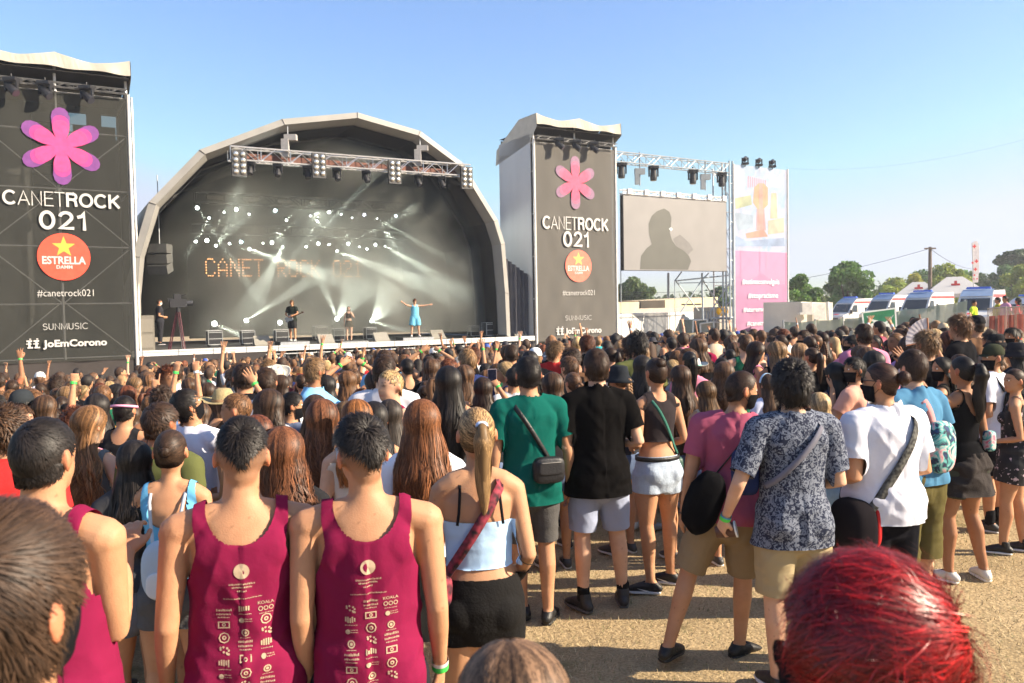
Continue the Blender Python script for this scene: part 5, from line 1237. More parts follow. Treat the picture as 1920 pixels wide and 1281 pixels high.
m.build('exhaust_pipe',STEEL,gn)
yp=empty('container_cabin',W(1360,640,52)-Vector((0,0,.5)),'grey cabin with yellow sign seen between screen mast and trailer','cabin')
along((1349,576),(1376,575),52,53,None,-1.2,2,'wall',mat('cabin_grey',(.36,.34,.30),.7,.15,2),yp); 
m=MB(); c=W(1354,584,51.7); m.ball(c,(.38,.03,.30),12,8); m.build('yellow_emblem',mat('emblem_yellow',(.80,.48,.04),.5),yp)
ms=empty('site_cabin',W(1518,620,43)-Vector((0,0,.8)),'small white cabin with air conditioner just right of the poster tower','cabin')
along((1490,571),(1502,568),43.6,43.1,None,-1.5,2.0,'side_wall',mat('cabin_shade',(.60,.57,.50),.7),ms); along((1502,566),(1552,567.5),43.1,47,None,-1.5,2.0,'wall',mat('cabin_cream',(.70,.66,.58),.6,.06,2),ms)  # side wall uses a darker copy of the cream, shade put into it
m=MB(); a_=W(1511,578,42.9); m.box(a_,(.5,.4,.6)); m.box(W(1536,585,43.2),(.6,.05,.8)); m.box(W(1512,588,42.9),(.8,.4,.12)); m.build('air_conditioner',mat('ac_white',(.74,.72,.66),.5),ms)
m=MB(); m.tube(W(1551,566,43.3),W(1553,600,43.3),.09,6); m.build('corner_post',mat('post_white',(.7,.68,.62),.5),ms)
# fence with green netting
fpts=[(1470,603,35),(1530,601,34.5),(1582,597,34),(1640,589,33.4),(1700,580,33),(1760,572,32.4),(1812,564,32)]
fn=empty('netting_fence',W(1640,640,33.5)-Vector((0,0,.4)),'site fence covered with pale green netting in front of the ambulances','fence')
NET=mat('green_netting',(.36,.43,.35),.85,.20,1.1,trans=.10,bump=.3,bscale=2,stretch=(1,1,3),col2=(.30,.35,.27))
V=[];F=[];n=12
for i in range(len(fpts)-1):
    A=W(*fpts[i]);B=W(*fpts[i+1])
    for k in range(n+1):
        p=A.lerp(B,k/n); sagz=.03*math.sin(k/n*math.pi)*(1 if i%2 else 2); nn=Vector((.1,-1,0)); b0=len(V)
        for j in range(5): V.append(Vector((p.x,p.y,(p.z-sagz)*(1-j/4)+(gz(p.x,p.y)-.1)*j/4))+nn*.07*math.sin(k*1.3+j*1.1+i))
    base=len(V)-(n+1)*5
    for k in range(n):
        for j in range(4): F.append((base+k*5+j,base+(k+1)*5+j,base+(k+1)*5+j+1,base+k*5+j+1))
mesh_obj('netting',[list(v) for v in V],F,NET,fn,smooth=True)
for f_ in fpts:
    p=W(*f_); m=MB(); m.tube((p.x,p.y+.1,gz(p.x,p.y)-.2),(p.x,p.y+.1,p.z+.05),.04,6); m.build('post',STEEL,fn)
gb=empty('green_banner',W(1650,612,33.2),'green and white sponsor banner tied to the netting fence','banner')
def bshape(pts,c,D,name): return mesh_obj(name,[W(x,y,D) for x,y in pts],[tuple(range(len(pts)))],mat('bn_%d%d%d'%tuple(int(q*99) for q in c),c,.7,.05,3),gb)
m=MB(); P=[W(1615,585,33.0),W(1679,577,32.75),W(1682,622,32.75),W(1620,626,33.0)]; m.hexa([p+Vector((0,.02,0)) for p in P]+[p for p in P]); m.build('cloth',mat('bn_green',(.10,.46,.20),.7,.2,1.5),gb)
bshape([(1615,585),(1679,577),(1679,579.5),(1615,588)],(.72,.75,.70),32.6,'white_border'); bshape([(1615,585),(1618,585),(1623,626),(1620,626)],(.73,.74,.70),32.6,'white_border'); bshape([(1677,578),(1680,578),(1683,622),(1680,622)],(.74,.73,.70),32.55,'white_border')
bshape([(1624,592),(1640,600),(1660,604),(1676,590),(1672,597),(1662,607),(1642,606),(1630,600)],(.72,.78,.70),32.58,'white_arc'); bshape([(1628,610),(1640,604),(1660,606),(1676,607),(1678,618),(1650,622),(1630,620)],(.75,.77,.71),32.57,'white_print')
v,f=text_mesh("PUNT D'EMPENTA",.02); v=v.copy(); v[:,0]=(v[:,0]-v[:,0].min())/(v[:,0].max()-v[:,0].min()); v[:,1]=v[:,1]/v[:,1].max(); mesh_obj('lettering',[list(W(1634+36*a,592.5-3.5*b-4.5*a,32.5)) for a,b,_ in v],f,mat('bn_ink',(.03,.22,.08),.7),gb)
# steel barriers on the right with red cloths
for k in range(2):
    br_=empty('crowd_barrier',W(1868+45*k,600,27-k)-Vector((0,0,.6)),f'orange and steel crowd barrier behind the crowd at the far right, {"left" if k==0 else "right"} one','barrier','crowd barriers by the vans'); m=MB(); x0=1852+36*k
    A=W(x0,579-k*2,27);B=W(x0+35,576-k*2,26.5)
    for t in range(15): p=A.lerp(B,t/14); m.tube(p,p-Vector((0,0,1.0)),.012,4)
    m.tube(A,B,.025,5); m.tube(A-Vector((0,0,1)),B-Vector((0,0,1)),.02,5); m.build('bars',mat('barrier_steel',(.42,.36,.30),.5,metal=.3),br_)
    m=MB()
    for t in (.3,.75): p=A.lerp(B,t)-Vector((0,.05,.55)); m.box(p,(.30,.03,.6))
    m.build('hanging_cloth',mat('red_cloth',(.36,.09,.06),.8,.15,5),br_)
# ---------------- vans
def van(px,D,yaw,label,s=1.0,blue=True,ty=548):
    x,y,zt=W(px,ty,D); z=zt-2.86*s; e=empty('ambulance',(x,y,z),label,'ambulance','ambulances behind the fence')
    M=Matrix.Rotation(R(yaw),3,'Z')
    def T(pts): return [Vector((x,y,z))+M@(Vector(p)*s) for p in pts]
    # side profile: nose at -y (towards the camera), length 5.9
    prof=[(-2.95,.45),(-2.98,.95),(-2.85,1.12),(-2.05,1.32),(-1.35,2.18),(-1.05,2.42),(-.6,2.62),(2.9,2.68),(2.95,.45)]
    V=[];n=len(prof)
    for sx in (-1,1):
        for (yy,zz) in prof: V.append((sx*(1.0-.10*max(0,zz-1.2)/1.4),yy,zz))
    F=[tuple(range(n)),tuple(range(2*n-1,n-1,-1))]+[(i,n+i,n+(i+1)%n,(i+1)%n) for i in range(n)]
    body=mesh_obj('body',[list(v) for v in T(V)],F,mat('van_white',(.66,.66,.64),.3,.03,2,coat=.5),e)
    w_=lambda zz:1.0-.10*max(0,zz-1.2)/1.4
    G=mat('van_glass',(.025,.035,.04),.08,.1,3,spec=.8)
    mesh_obj('windshield',[list(v) for v in T([(-.86,-2.0,1.40),(.86,-2.0,1.40),(.80,-1.40,2.14),(-.80,-1.40,2.14)])],[(0,1,2,3)],G,e)
    for sx in (-1,1):
        mesh_obj('side_window',[list(v) for v in T([(sx*(w_(1.45)+.006),-1.75,1.42),(sx*(w_(1.4)+.006),-.75,1.42),(sx*(w_(2.05)+.006),-.75,2.05),(sx*(w_(2.05)+.006),-1.30,2.05)])],[(0,1,2,3)],G,e)
        mesh_obj('red_stripe',[list(v) for v in T([(sx*(w_(2.2)+.006),-1.2,2.2),(sx*(w_(2.2)+.006),2.9,2.2),(sx*(w_(2.38)+.006),2.9,2.38),(sx*(w_(2.38)+.006),-1.05,2.38)])],[(0,1,2,3)],mat('van_red',(.68,.05,.05),.4),e)
        m=MB(); m.add(T([(sx*1.0+a,b,c) for a in (0,sx*.16) for b in (-1.85,-1.72) for c in (1.25,1.62)]),[(0,1,3,2),(4,6,7,5),(0,4,5,1),(2,3,7,6),(1,5,7,3),(0,2,6,4)]); m.build('mirror',BLK,e)
        m=MB(); m.add(T([(sx*.85+a,-2.99+b,c) for a in (-.12,.12) for b in (0,.2) for c in (.82,1.02)]),[(0,1,3,2),(4,6,7,5),(0,4,5,1),(2,3,7,6),(1,5,7,3),(0,2,6,4)]); m.build('headlight',mat('headlight',(.7,.7,.72),.1,metal=.3),e)
        for yy in (-2.1,1.9):
            m=MB(); c0,c1=T([(sx*.86,yy,.36),(sx*1.02,yy,.36)]); m.tube(c0,c1,.36*s,16); wl=m.build('wheel',mat('tyre',(.03,.03,.03),.8),e); m=MB(); c0,c1=T([(sx*1.0,yy,.36),(sx*1.03,yy,.36)]); m.tube(c0,c1,.2*s,12); m.build('rim',STEEL,wl)
    if blue:
        V=T([(-.88,-1.33,2.25),(.88,-1.33,2.25),(.84,-.62,2.66),(-.84,-.62,2.66),(.84,.2,2.70),(-.84,.2,2.70)]); V=[v+Vector((0,0,.02)) for v in V]
        mesh_obj('roof_front',[list(v) for v in V],[(0,1,2,3),(3,2,4,5)],mat('van_blue',(.22,.31,.46),.35,.1,2),e)  # blue-grey shade of the roof front is put into its colour
    m=MB(); m.hexa(T([(-.7,-.55,2.72),(.7,-.55,2.72),(.7,-.3,2.72),(-.7,-.3,2.72),(-.65,-.52,2.86),(.65,-.52,2.86),(.65,-.33,2.86),(-.65,-.33,2.86)])); m.build('light_bar',mat('lightbar_blue',(.04,.12,.62),.15,coat=1),e)
    m=MB(); m.add(T([(-.55,-2.995,.62),(.55,-2.995,.62),(.5,-2.975,.95),(-.5,-2.975,.95)]),[(0,1,2,3)]); m.build('grille',BLK,e)
    m=MB(); c=Vector((0,-2.56,1.235)); m.add(T([(-.25,-2.70,1.175),(.25,-2.70,1.175),(.25,-2.35,1.265),(-.25,-2.35,1.265)]),[(0,1,2,3)]); m.build('red_mark',mat('van_red',()),e)
    return e
van(1600,74,-58,'ambulance with blue roof front, leftmost of the row, behind the pale cabin',.95,True,556)
van(1668,68,-56,'ambulance second from the left, right behind the green banner',.95,True,549)
van(1735,60,-50,'ambulance third from the left, in front of the smaller white tent',.95,True,544)
van(1838,52,-40,'nearest ambulance, beside the hi-vis steward under the red cross flag',1.0,True,538)
van(1935,50,-70,'ambulance cut by the right edge of the picture, behind the barriers',.8,False,552)
# ---------------- tents, flag, pole, wires
def tent(px,D,zt,ze,wd_,yaw,label):
    x,y,_=W(px,540,D); e=empty('canopy_tent',(x,y,gz(x,y)),label,'tent'); M=Matrix.Rotation(R(yaw),3,'Z'); r=wd_/2
    P=[Vector((x,y,0))+M@Vector(p) for p in ((-r,-r,ze),(r,-r,ze),(r,r,ze),(-r,r,ze),(-.25*r,0,zt),(.25*r,0,zt),(-r,-r,ze-.35),(r,-r,ze-.35),(r,r,ze-.35),(-r,r,ze-.35))]
    mesh_obj('canopy',[list(p) for p in P],[(0,1,5,4),(1,2,5),(2,3,4,5),(3,0,4),(6,7,1,0),(7,8,2,1),(8,9,3,2),(9,6,0,3)],mat('tent_white',(.62,.61,.60),.6,.05,1,tlc=.25),e)
    for k in range(4): m=MB(); q=P[k]; m.tube((q.x,q.y,gz(x,y)),(q.x,q.y,ze),.05,5); m.build('leg',STEEL,e)
    c=(P[0]+P[1]+P[5]+P[4])/4; m=MB(); n=Vector((M@Vector((0,-1,.5)))); a=M@Vector((1,0,0)); b=Vector((0,0,1)); 
    for (sx,sz) in ((.38,.12),(.12,.38)): m.quad(c+n*.06-a*sx-b*sz,c+n*.06+a*sx-b*sz,c+n*.06+a*sx+b*sz,c+n*.06-a*sx+b*sz)
    m.build('red_emblem',mat('van_red',()),e)
tent(1722,82,3.95,2.6,4.4,-25,'smaller white pyramid tent behind the ambulances'); tent(1790,80,4.35,2.7,5.4,-25,'bigger white pyramid tent left of the red cross flag')
A=W(1828,545,64); fl=empty('feather_flag',(A.x,A.y,gz(A.x,A.y)),'tall white feather flag with red crosses above the ambulances','flag')
m=MB(); m.tube((A.x,A.y,gz(A.x,A.y)),W(1823,455,64),.05,6); m.build('pole',WHT,fl)
pts=[(1824,530),(1824,470),(1823,458),(1827,452),(1833,453),(1836,462),(1836,500),(1834,530)]
m=MB(); P=[W(x,y,64) for x,y in pts]; n=len(P); m.add(P+[p+Vector((0,.03,0)) for p in P],[tuple(range(n)),tuple(range(2*n-1,n-1,-1))]+[(i,(i+1)%n,n+(i+1)%n,n+i) for i in range(n)]); fc_=m.build('cloth',mat('flag_white',(.80,.76,.77),.7,tlc=.4),fl)
m=MB()
for (x,y,s) in ((1827,462,3.6),(1831,490,3.4),(1823.5,493,2.5),(1829,505,3.2),(1827,516,2),(1832,523,1.6),(1826,523,1.6)):
    for (a_,b_) in ((s,s*.34),(s*.34,s)): m.quad(W(x-a_,y+b_,63.9),W(x+a_,y+b_,63.9),W(x+a_,y-b_,63.9),W(x-a_,y-b_,63.9))
m.build('red_cross',mat('van_red',()),fc_)
A=W(1744,463,80); up=empty('utility_pole',(A.x,A.y,gz(A.x,A.y)),'weathered wooden utility pole standing among the trees','pole'); m=MB(); m.tube((A.x,A.y,gz(A.x,A.y)-.5),A,.24,8,.15); m.build('post',mat('old_wood',(.16,.12,.09),.9,.2,4),up); m=MB(); m.box(W(1744,466,79.8),(1.1,.12,.14)); m.build('crossarm',mat('old_wood',()),up)
def wire(pa,pb,sag,label,r=.025):
    a=W(*pa);b=W(*pb); pts=[a.lerp(b,t/24)-Vector((0,0,sag*4*(t/24)*(1-t/24))) for t in range(25)]; m=MB(); m.path(pts,r,4); tag(m.build('power_line',mat('wire',(.05,.05,.055),.6),None,loc=a),label,'power line')
wire((1744,466,80),(1120,545,95),1.6,'long power line sagging from the pole towards the screen gantry'); wire((1744,466,80),(1830,505,110),.5,'short power line running down from the pole to the right'); 
wire((1920,262,60),(1478,316,78),.8,'thin cable high in the sky right of the poster tower',.005)
# ---------------- trees
def leaves(centres,rad,n,size,seed,squash=.8):
    rs=np.random.RandomState(seed); k=rs.randint(0,len(centres),n); c=np.array(centres)[k]; r=np.array(rad)[k]
    d=nrm(rs.normal(size=(n,3))); q=rs.uniform(.55,1.05,n)**.6; p=c+d*(r*q)[:,None]*np.array([1,1,squash])
    a=nrm(rs.normal(size=(n,3))); b=nrm(np.cross(a,rs.normal(size=(n,3)))); s=size*rs.uniform(.5,1.3,n)[:,None]
    V=np.stack([p-a*s,p-b*s*.55,p+a*s,p+b*s*.55],1).reshape(-1,3); F=np.arange(4*n).reshape(-1,4)
    cl=rs.uniform(.75,1.3,len(centres))[k]*rs.uniform(.75,1.25,n); hue=rs.uniform(-.06,.1,n); col=np.stack([cl*(1+hue*1.5),cl,cl*(1-hue)],1)
    return V,F,np.repeat(col,4,axis=0)
def tree(px,D,w,ztop,zbot,color,label,n=2600,_k=2.6,group=None,dense=9,size=.22,squash=.85):
    x,y,_=W(px,560,D); g0=gz(x,y); rs=np.random.RandomState(int(px)); e=empty('tree',(x,y,g0),label,'tree',group)
    cs=[];rd=[]; H=ztop-zbot
    for k in range(dense*4):
        t=rs.uniform(0,1); zz=zbot+H*(.15+.72*t); rr=w/2*math.sqrt(max(.08,1-(2*t-.85)**2*.75)); a=rs.uniform(0,6.28); q=rs.uniform(.15,.8)
        cs.append((x+math.cos(a)*rr*q,y+math.sin(a)*rr*q,zz)); rd.append(rs.uniform(.07,.17)*min(w,H*1.3))
    V,F,c=leaves(cs,rd,int(n*_k),size,int(px)+1,squash) 
    mesh_obj('crown',V,F,mat('leaf_%d_%d'%(int(color[0]*1000),int(color[1]*1000)),tuple(q*1.75 for q in color),.6,.1,3,attr=True,tlc=.35),e,color=c)
    m=MB(); m.tube((x,y,g0-.3),(x,y,zbot+H*.45),.05*w,8,.025*w)
    for k in range(6): c_=cs[k]; m.tube((x,y,g0+(zbot-g0)*.6+H*.1*k/6),c_,.02*w,5,.006*w)
    m.build('trunk',mat('bark',(.10,.075,.05),.9,.2,6),e)
GR1=(.085,.155,.035);GR2=(.055,.105,.035);GR3=(.16,.20,.04)
tree(1185,95,6.5,5.3,1.0,(.075,.11,.045),'round green tree behind the sand coloured building',3400,dense=12)
tree(1350,90,3.2,4.2,.4,(.06,.10,.04),'narrow dark green tree seen left of the screen mast',1500)
tree(1503,78,4.0,4.9,.3,GR1,'bright green tree just right of the poster tower',2600)
tree(1590,84,5.6,6.4,.6,(.065,.125,.03),'large dark green tree left of the ambulances',4600,dense=13)
tree(1545,100,3.2,3.0,.2,(.09,.12,.05),'low olive bush behind the small white cabin',900)
tree(1672,100,7.0,4.9,.3,GR3,'wide yellow green tree behind the ambulances',3600,dense=12)
tree(1715,96,3,5.6,.3,(.20,.20,.035),'small yellowish tree left of the utility pole',1000)
tree(1730,118,7.5,6.6,.3,GR2,'dark tree behind the utility pole',3000,dense=12)
tree(1775,104,6.2,6.9,.3,GR3,'light green tree right of the utility pole',3400,dense=12)
tree(1812,120,7.5,6.9,.3,GR1,'green tree behind the red cross flag',2800)
tree(1850,128,7,6.3,.3,(.05,.085,.03),'dark shaded tree right of the red cross flag',2400)
tree(1885,110,6.5,6.9,.3,GR2,'green tree below the big pine crown',3000)
tree(1925,92,6.5,6.2,.3,GR3,'sunlit light green tree at the right edge',3200)
tree(1915,118,10,9.4,4.2,(.028,.052,.022),'tall dark umbrella pine rising at the right edge',5200,dense=14,squash=.6)
tree(1455,88,4.5,3.2,.3,GR2,'low dark tree hidden behind the poster tower',800)
# far belt of vegetation
rs=np.random.RandomState(5); cs=[];rd=[]
for k in range(160): x=rs.uniform(-60,150); y=rs.uniform(150,175); cs.append((x,y,rs.uniform(.5,3.0)+ (1.2 if x>40 else 0))); rd.append(rs.uniform(2,3.6))
V,F,c=leaves(cs,rd,9000,.55,9); tag(mesh_obj('treeline',V,F,mat('leaf_far',(.11,.16,.08),.7,attr=True,tlc=.2),color=c),'far hazy line of trees along the horizon','trees',kind='stuff')
# ================================================================ the people one can tell apart
from mathutils.bvhtree import BVHTree
STC=FW(9,2,1)
PEOPLE=[]   # (x,y) already taken
def stage_yaw(x,y): return math.degrees(math.atan2(-(STC.x-x),STC.y-y))
def hero(px,yt,s,sex,label,skin,hc,hair,dress,yaw=0,vox=.009,stub=None,group=None,hairup=.03,name='person',at=None,lean=0,**kw):
    P=Pose(sex,**kw); top=W(px,yt,FPX/s); x,y=top.x,top.y; g=gz(x,y) if at is None else at; S=(top.z-g)/(1.747+hairup)
    col=SKIN[skin]; hvox=min(.006,vox*.75)
    V,F,c=build_body(P,vox,hvox,col,stub); o=put(name,V,F,'skin',None,col,c); P.body=(V,F)
    rs=np.random.RandomState(int(px*7+yt))
    if hair is not None:
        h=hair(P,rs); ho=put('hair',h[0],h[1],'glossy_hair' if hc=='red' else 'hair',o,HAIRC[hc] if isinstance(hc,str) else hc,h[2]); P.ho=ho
    dress(P,o,V,F,rs); place(o,x,y,g,stage_yaw(x,y)+yaw,S); tag(o,label,'person',group); PEOPLE.append((x,y)); P.o=o
    if lean: o.rotation_euler=(Matrix.Rotation(R(lean),3,'Y')@Matrix.Rotation(o.rotation_euler.z,3,'Z')).to_euler()
    HL.append((px,yt,round(S*1.75,2),round(FPX/s,2))); return P
HL=[]
V_=.009
def G(nm,VF,o,col,m='cloth',c=None): return put(nm,VF[0],VF[1],m,o,col,c)
def strap(P,o,side,col,z0=1.0,w=.035,inf=.03,x0=.10,nm='bag_strap',m='leather',xe=.19):
    p,n=strap_path(P,side,z0,inf,x0,xe=xe); return G(nm,ribbon(p,n,w),o,col,m)
def bag(P,o,c,size,col,nm='bag',rot=0,m='leather',p=4,zip_=True):
    M=np.array(Matrix.Rotation(R(rot),3,'Z')); b=G(nm,rbox(c,size,M,p=p),o,col,m)
    if zip_:
        cc=np.array(c)+M@np.array([0,-size[1]*.49,size[2]*.12]); G('pocket',rbox(cc,(size[0]*.78,size[1]*.25,size[2]*.55),M,p=5),b,tuple(q*1.25+.003 for q in col),m)
        t=tubeM([cc+M@np.array([-size[0]*.3,-size[1]*.14,size[2]*.2]),cc+M@np.array([size[0]*.3,-size[1]*.14,size[2]*.2])],[.0025,.0025],n=5); put('zip',t[0],t[1],'plastic',b,(.25,.24,.22))
    return b
def fade_cut(P,rs,n=7500,L=.032,up=.38,lo=.005,kt=.05,fwd=0): 
    f=lambda p:np.minimum(hairline(p),p[...,2]-np.interp(np.abs(p[...,0]),[0,.04,.078],[-.030,.018,.050]))
    return hair_short(P,n,rs,top_only=f,length=L,lift=up,k=1.04,k_top=kt,wid=.0014,curl=.0016,fwd=fwd,messy=.8)
def nat_short(P,rs,n=6500,L=.032,lift=.24,k=1.06,curl=.0012): return hair_short(P,n,rs,length=L,lift=lift,k=k,wid=.0018,curl=curl)
def curly(P,rs,n=3600,k=1.12,L=.05): return hair_short(P,n,rs,length=L,lift=.5,k=k,curl=.010,wid=.0022)
MAR=(.20,.012,.050)
def back_print(P,o,shirt,seed,inkcol=(.50,.38,.26)):
    me=shirt.data; V=[v.co.copy() for v in me.vertices]; T=BVHTree.FromPolygons(V,[tuple(p.vertices) for p in me.polygons]); mb=MB(); rs=np.random.RandomState(seed)
    def pr(x,z):
        h=T.ray_cast(Vector((x,-1,z)),Vector((0,1,0))); p=h[0] if h[0] is not None else Vector((x,-.15,z)); return Vector((p.x,p.y-.0022,p.z))
    def quad(x0,z0,x1,z1): mb.quad(pr(x0,z0),pr(x1,z0),pr(x1,z1),pr(x0,z1))
    def ring(x,z,r,r2=0,n=14,a0=0,a1=2*math.pi):
        for i in range(n):
            a=a0+(a1-a0)*i/n;b=a0+(a1-a0)*(i+1)/n; mb.quad(pr(x+r2*math.cos(a),z+r2*math.sin(a)),pr(x+r*math.cos(a),z+r*math.sin(a)),pr(x+r*math.cos(b),z+r*math.sin(b)),pr(x+r2*math.cos(b),z+r2*math.sin(b)))
    def words(x,z,w,h=.004,k=None): # a line of small print: too small to read, broken into letter-sized marks
        q=x-w/2
        while q<x+w/2:
            l=rs.uniform(.0018,.0045)
            quad(q,z,q+l*.8,z+h*rs.uniform(.6,1)); q+=l+.0012
    zt=1.295
    ring(0,zt,.024,.0,20); ring(.012,zt+.004,.0085,.0,8) if False else None; 
    words(0,zt-.043,.078,.006); words(0,zt-.053,.060,.006); words(0,zt-.065,.030,.006); words(0,zt-.088,.115,.004)
    kind=0
    for ci,x in enumerate((-.058,.006,.070)):
        z=zt-.108-(.012 if ci==0 else 0)
        for r in range(9 if ci else 8):
            k=(ci*5+r*3+seed)%7; hh=.030
            if ci==2 and r==0:
                v,f=text_mesh('KOALA',.01); v=v.copy(); v[:,0]=(v[:,0]/v[:,0].max()-.5)*.050; v[:,1]=v[:,1]/v[:,1].max()*.009; mb.add([pr(x+a,z-.004+b) for a,b,_ in v],f)
                for q in (-.016,0,.016): ring(x+q,z-.018,.0075,.005,9)
                words(x,z-.034,.04,.003)
            elif k==0: ring(x,z-.012,.012,.008,12); ring(x,z-.012,.005,0,8); words(x,z-.030,.03,.003)
            elif k==1: [quad(x-.018+q*.007,z-.022+rs.uniform(0,.006),x-.0135+q*.007,z-rs.uniform(0,.006)) for q in range(5)]; words(x,z-.030,.036,.003)
            elif k==2: 
                for a in range(4): ring(x,z-.014,.017,.0135,2,a*math.pi/2,a*math.pi/2+math.pi/2)
                ring(x,z-.014,.007,.003,8)
            elif k==3: words(x,z-.006,.044,.008); words(x,z-.018,.044,.006); words(x,z-.027,.036,.004)
            elif k==4: ring(x-.010,z-.012,.008,0,8); words(x+.010,z-.008,.022,.003); words(x+.010,z-.015,.022,.003)
            elif k==5:
                for q in range(9): a=q*.7; ring(x+.013*math.cos(a*1.3),z-.014+.010*math.sin(a),.0036,.0008,5)
            else: quad(x-.018,z-.022,x+.018,z-.0185); quad(x-.018,z-.004,x+.018,z-.0005); quad(x-.018,z-.0185,x-.0145,z-.004); quad(x+.0145,z-.0185,x+.018,z-.004); ring(x,z-.011,.006,.003,8)
            z-=hh+.008
    put('back_print',np.array([v[:] for v in mb.V]),mb.F,'cloth',shirt,inkcol,smooth=False)
def tankman(px,yt,s,label,prn,yaw=0,gir=.97,hair=fade_cut,band=None,**kw):
    def d(P,o,V,F,rs):
        sh=G('tank_top',tank(P,.0085,int(px),hem=.80,deep=1.16,strap=(.108,.146),loose=.022,fold=.012,backz=1.375),o,MAR)
        if prn: back_print(P,o,sh,prn)
        G('shorts',legs_garment(P,.012,1,top=.98),o,(.02,.02,.025)); shoes(P,o,(.02,.02,.02))
        if band: band(P,o)
    return hero(px,yt,s,'m',label,'tan','black',hair,d,yaw=yaw,vox=.0075,stub=(.15,.085,.055),hairup=.035,girth=gir,**kw)
# --- the near row
tankman(448,772,590,'young man in a maroon printed tank top with a shaved nape, its print in shade',3,yaw=4,arms=(((.035,-.05,-.29),(.055,.05,-.54)),((.025,-.05,-.29),(.03,.05,-.54))),shw=1.06,hy=0,ht=2,
  band=lambda P,o:wristband(P,0,o,(.05,.60,.12)))
tankman(683,770,585,'young man in a sunlit maroon tank top, sponsor print lit, head turned to the left',5,yaw=-2,arms=(((.02,-.05,-.29),(.01,.03,-.54)),((.028,-.04,-.29),(.04,.05,-.54))),shw=1.06,hy=22,ht=-3,hair=lambda P,rs:fade_cut(P,rs,L=.046,up=.40,kt=.08),
  band=lambda P,o:(wristband(P,1,o,(.05,.62,.10)),wristband(P,1,o,(.75,.72,.72),t=.88),wristband(P,0,o,(.03,.35,.33),w=.014)))
tankman(76,762,650,'tall young man in a maroon tank top without visible print, nearest the left edge',0,yaw=-14,arms=(((.03,-.05,-.28),(.04,.05,-.53)),((.0,.04,-.28),(-.06,.22,-.10))),hy=-6,hair=lambda P,rs:hair_short(P,6000,rs,length=.022,lift=.12,k=1.035,wid=.0017),shw=.96)
def brown_messy(P,rs):
    return hair_short(P,17000,rs,length=.055,lift=.20,k=1.06,wid=.0009,curl=.0012,crown=(.02,-.06,.065),k_top=.03,messy=.3)
hero(-4,908,1560,'m','close out-of-focus head with messy brown hair and a mask strap, bottom left corner','tan',(.062,.035,.021),brown_messy,
  lambda P,o,V,F,rs:(G('shirt',tee(P,.012,3),o,(.03,.03,.04)),G('shorts',legs_garment(P,.014,1),o,(.05,.05,.06)),face_mask(P,V,F,o)),yaw=-14,hy=-8,hp=-4,vox=.006,hairup=.035,stub=(.16,.09,.06))
def redhair(P,rs):
    def tone(p,rs):
        n=len(p); return (rs.uniform(.25,1.5,(n,1))+1.6*(rs.uniform(size=(n,1))<.12))*(1+.7*vnoise(p*30,7)[:,None])*np.array([1,.9,.9])
    A=hair_short(P,22000,rs,length=.11,lift=.17,k=1.09,wid=.0008,curl=.0028,crown=(.045,-.085,.035),k_top=.03,messy=.45,tone=tone)
    B=hair_short(P,4500,rs,length=.075,lift=.40,k=1.13,wid=.0008,curl=.005,crown=(.03,-.07,.06),base=False,messy=1.0,tone=tone,top_only=lambda p:.062-np.linalg.norm(p-np.array([.050,-.09,.02]),axis=-1))
    C_=hair_short(P,2600,rs,length=.085,lift=.30,k=1.10,wid=.0007,curl=.006,crown=(.0,-.09,.05),base=False,messy=1.3,tone=tone)
    return join(A,B,C_)
hero(1590,1010,1540,'f','close head with bright dyed red hair swept back, bottom right','fair','red',redhair,
  lambda P,o,V,F,rs:(G('shirt',tee(P,.012,4),o,(.02,.02,.02)),G('trousers',legs_garment(P,.014,1,upto=1.8),o,(.02,.02,.03)),face_mask(P,V,F,o)),yaw=26,hy=26,hp=-12,ht=8,vox=.006,hairup=.05,girth=1.05)
hero(966,1186,1430,'f','top of a light brown head with a centre parting at the bottom edge','pale',(.20,.115,.065),lambda P,rs:hair_long(P,9000,rs,wave=.004,wid=.0016,volk=1.02),
  lambda P,o,V,F,rs:(G('shirt',tee(P,.012,4),o,(.3,.3,.32)),G('trousers',legs_garment(P,.014,1,upto=1.8),o,(.02,.02,.03))),yaw=0,vox=.009,hp=8)
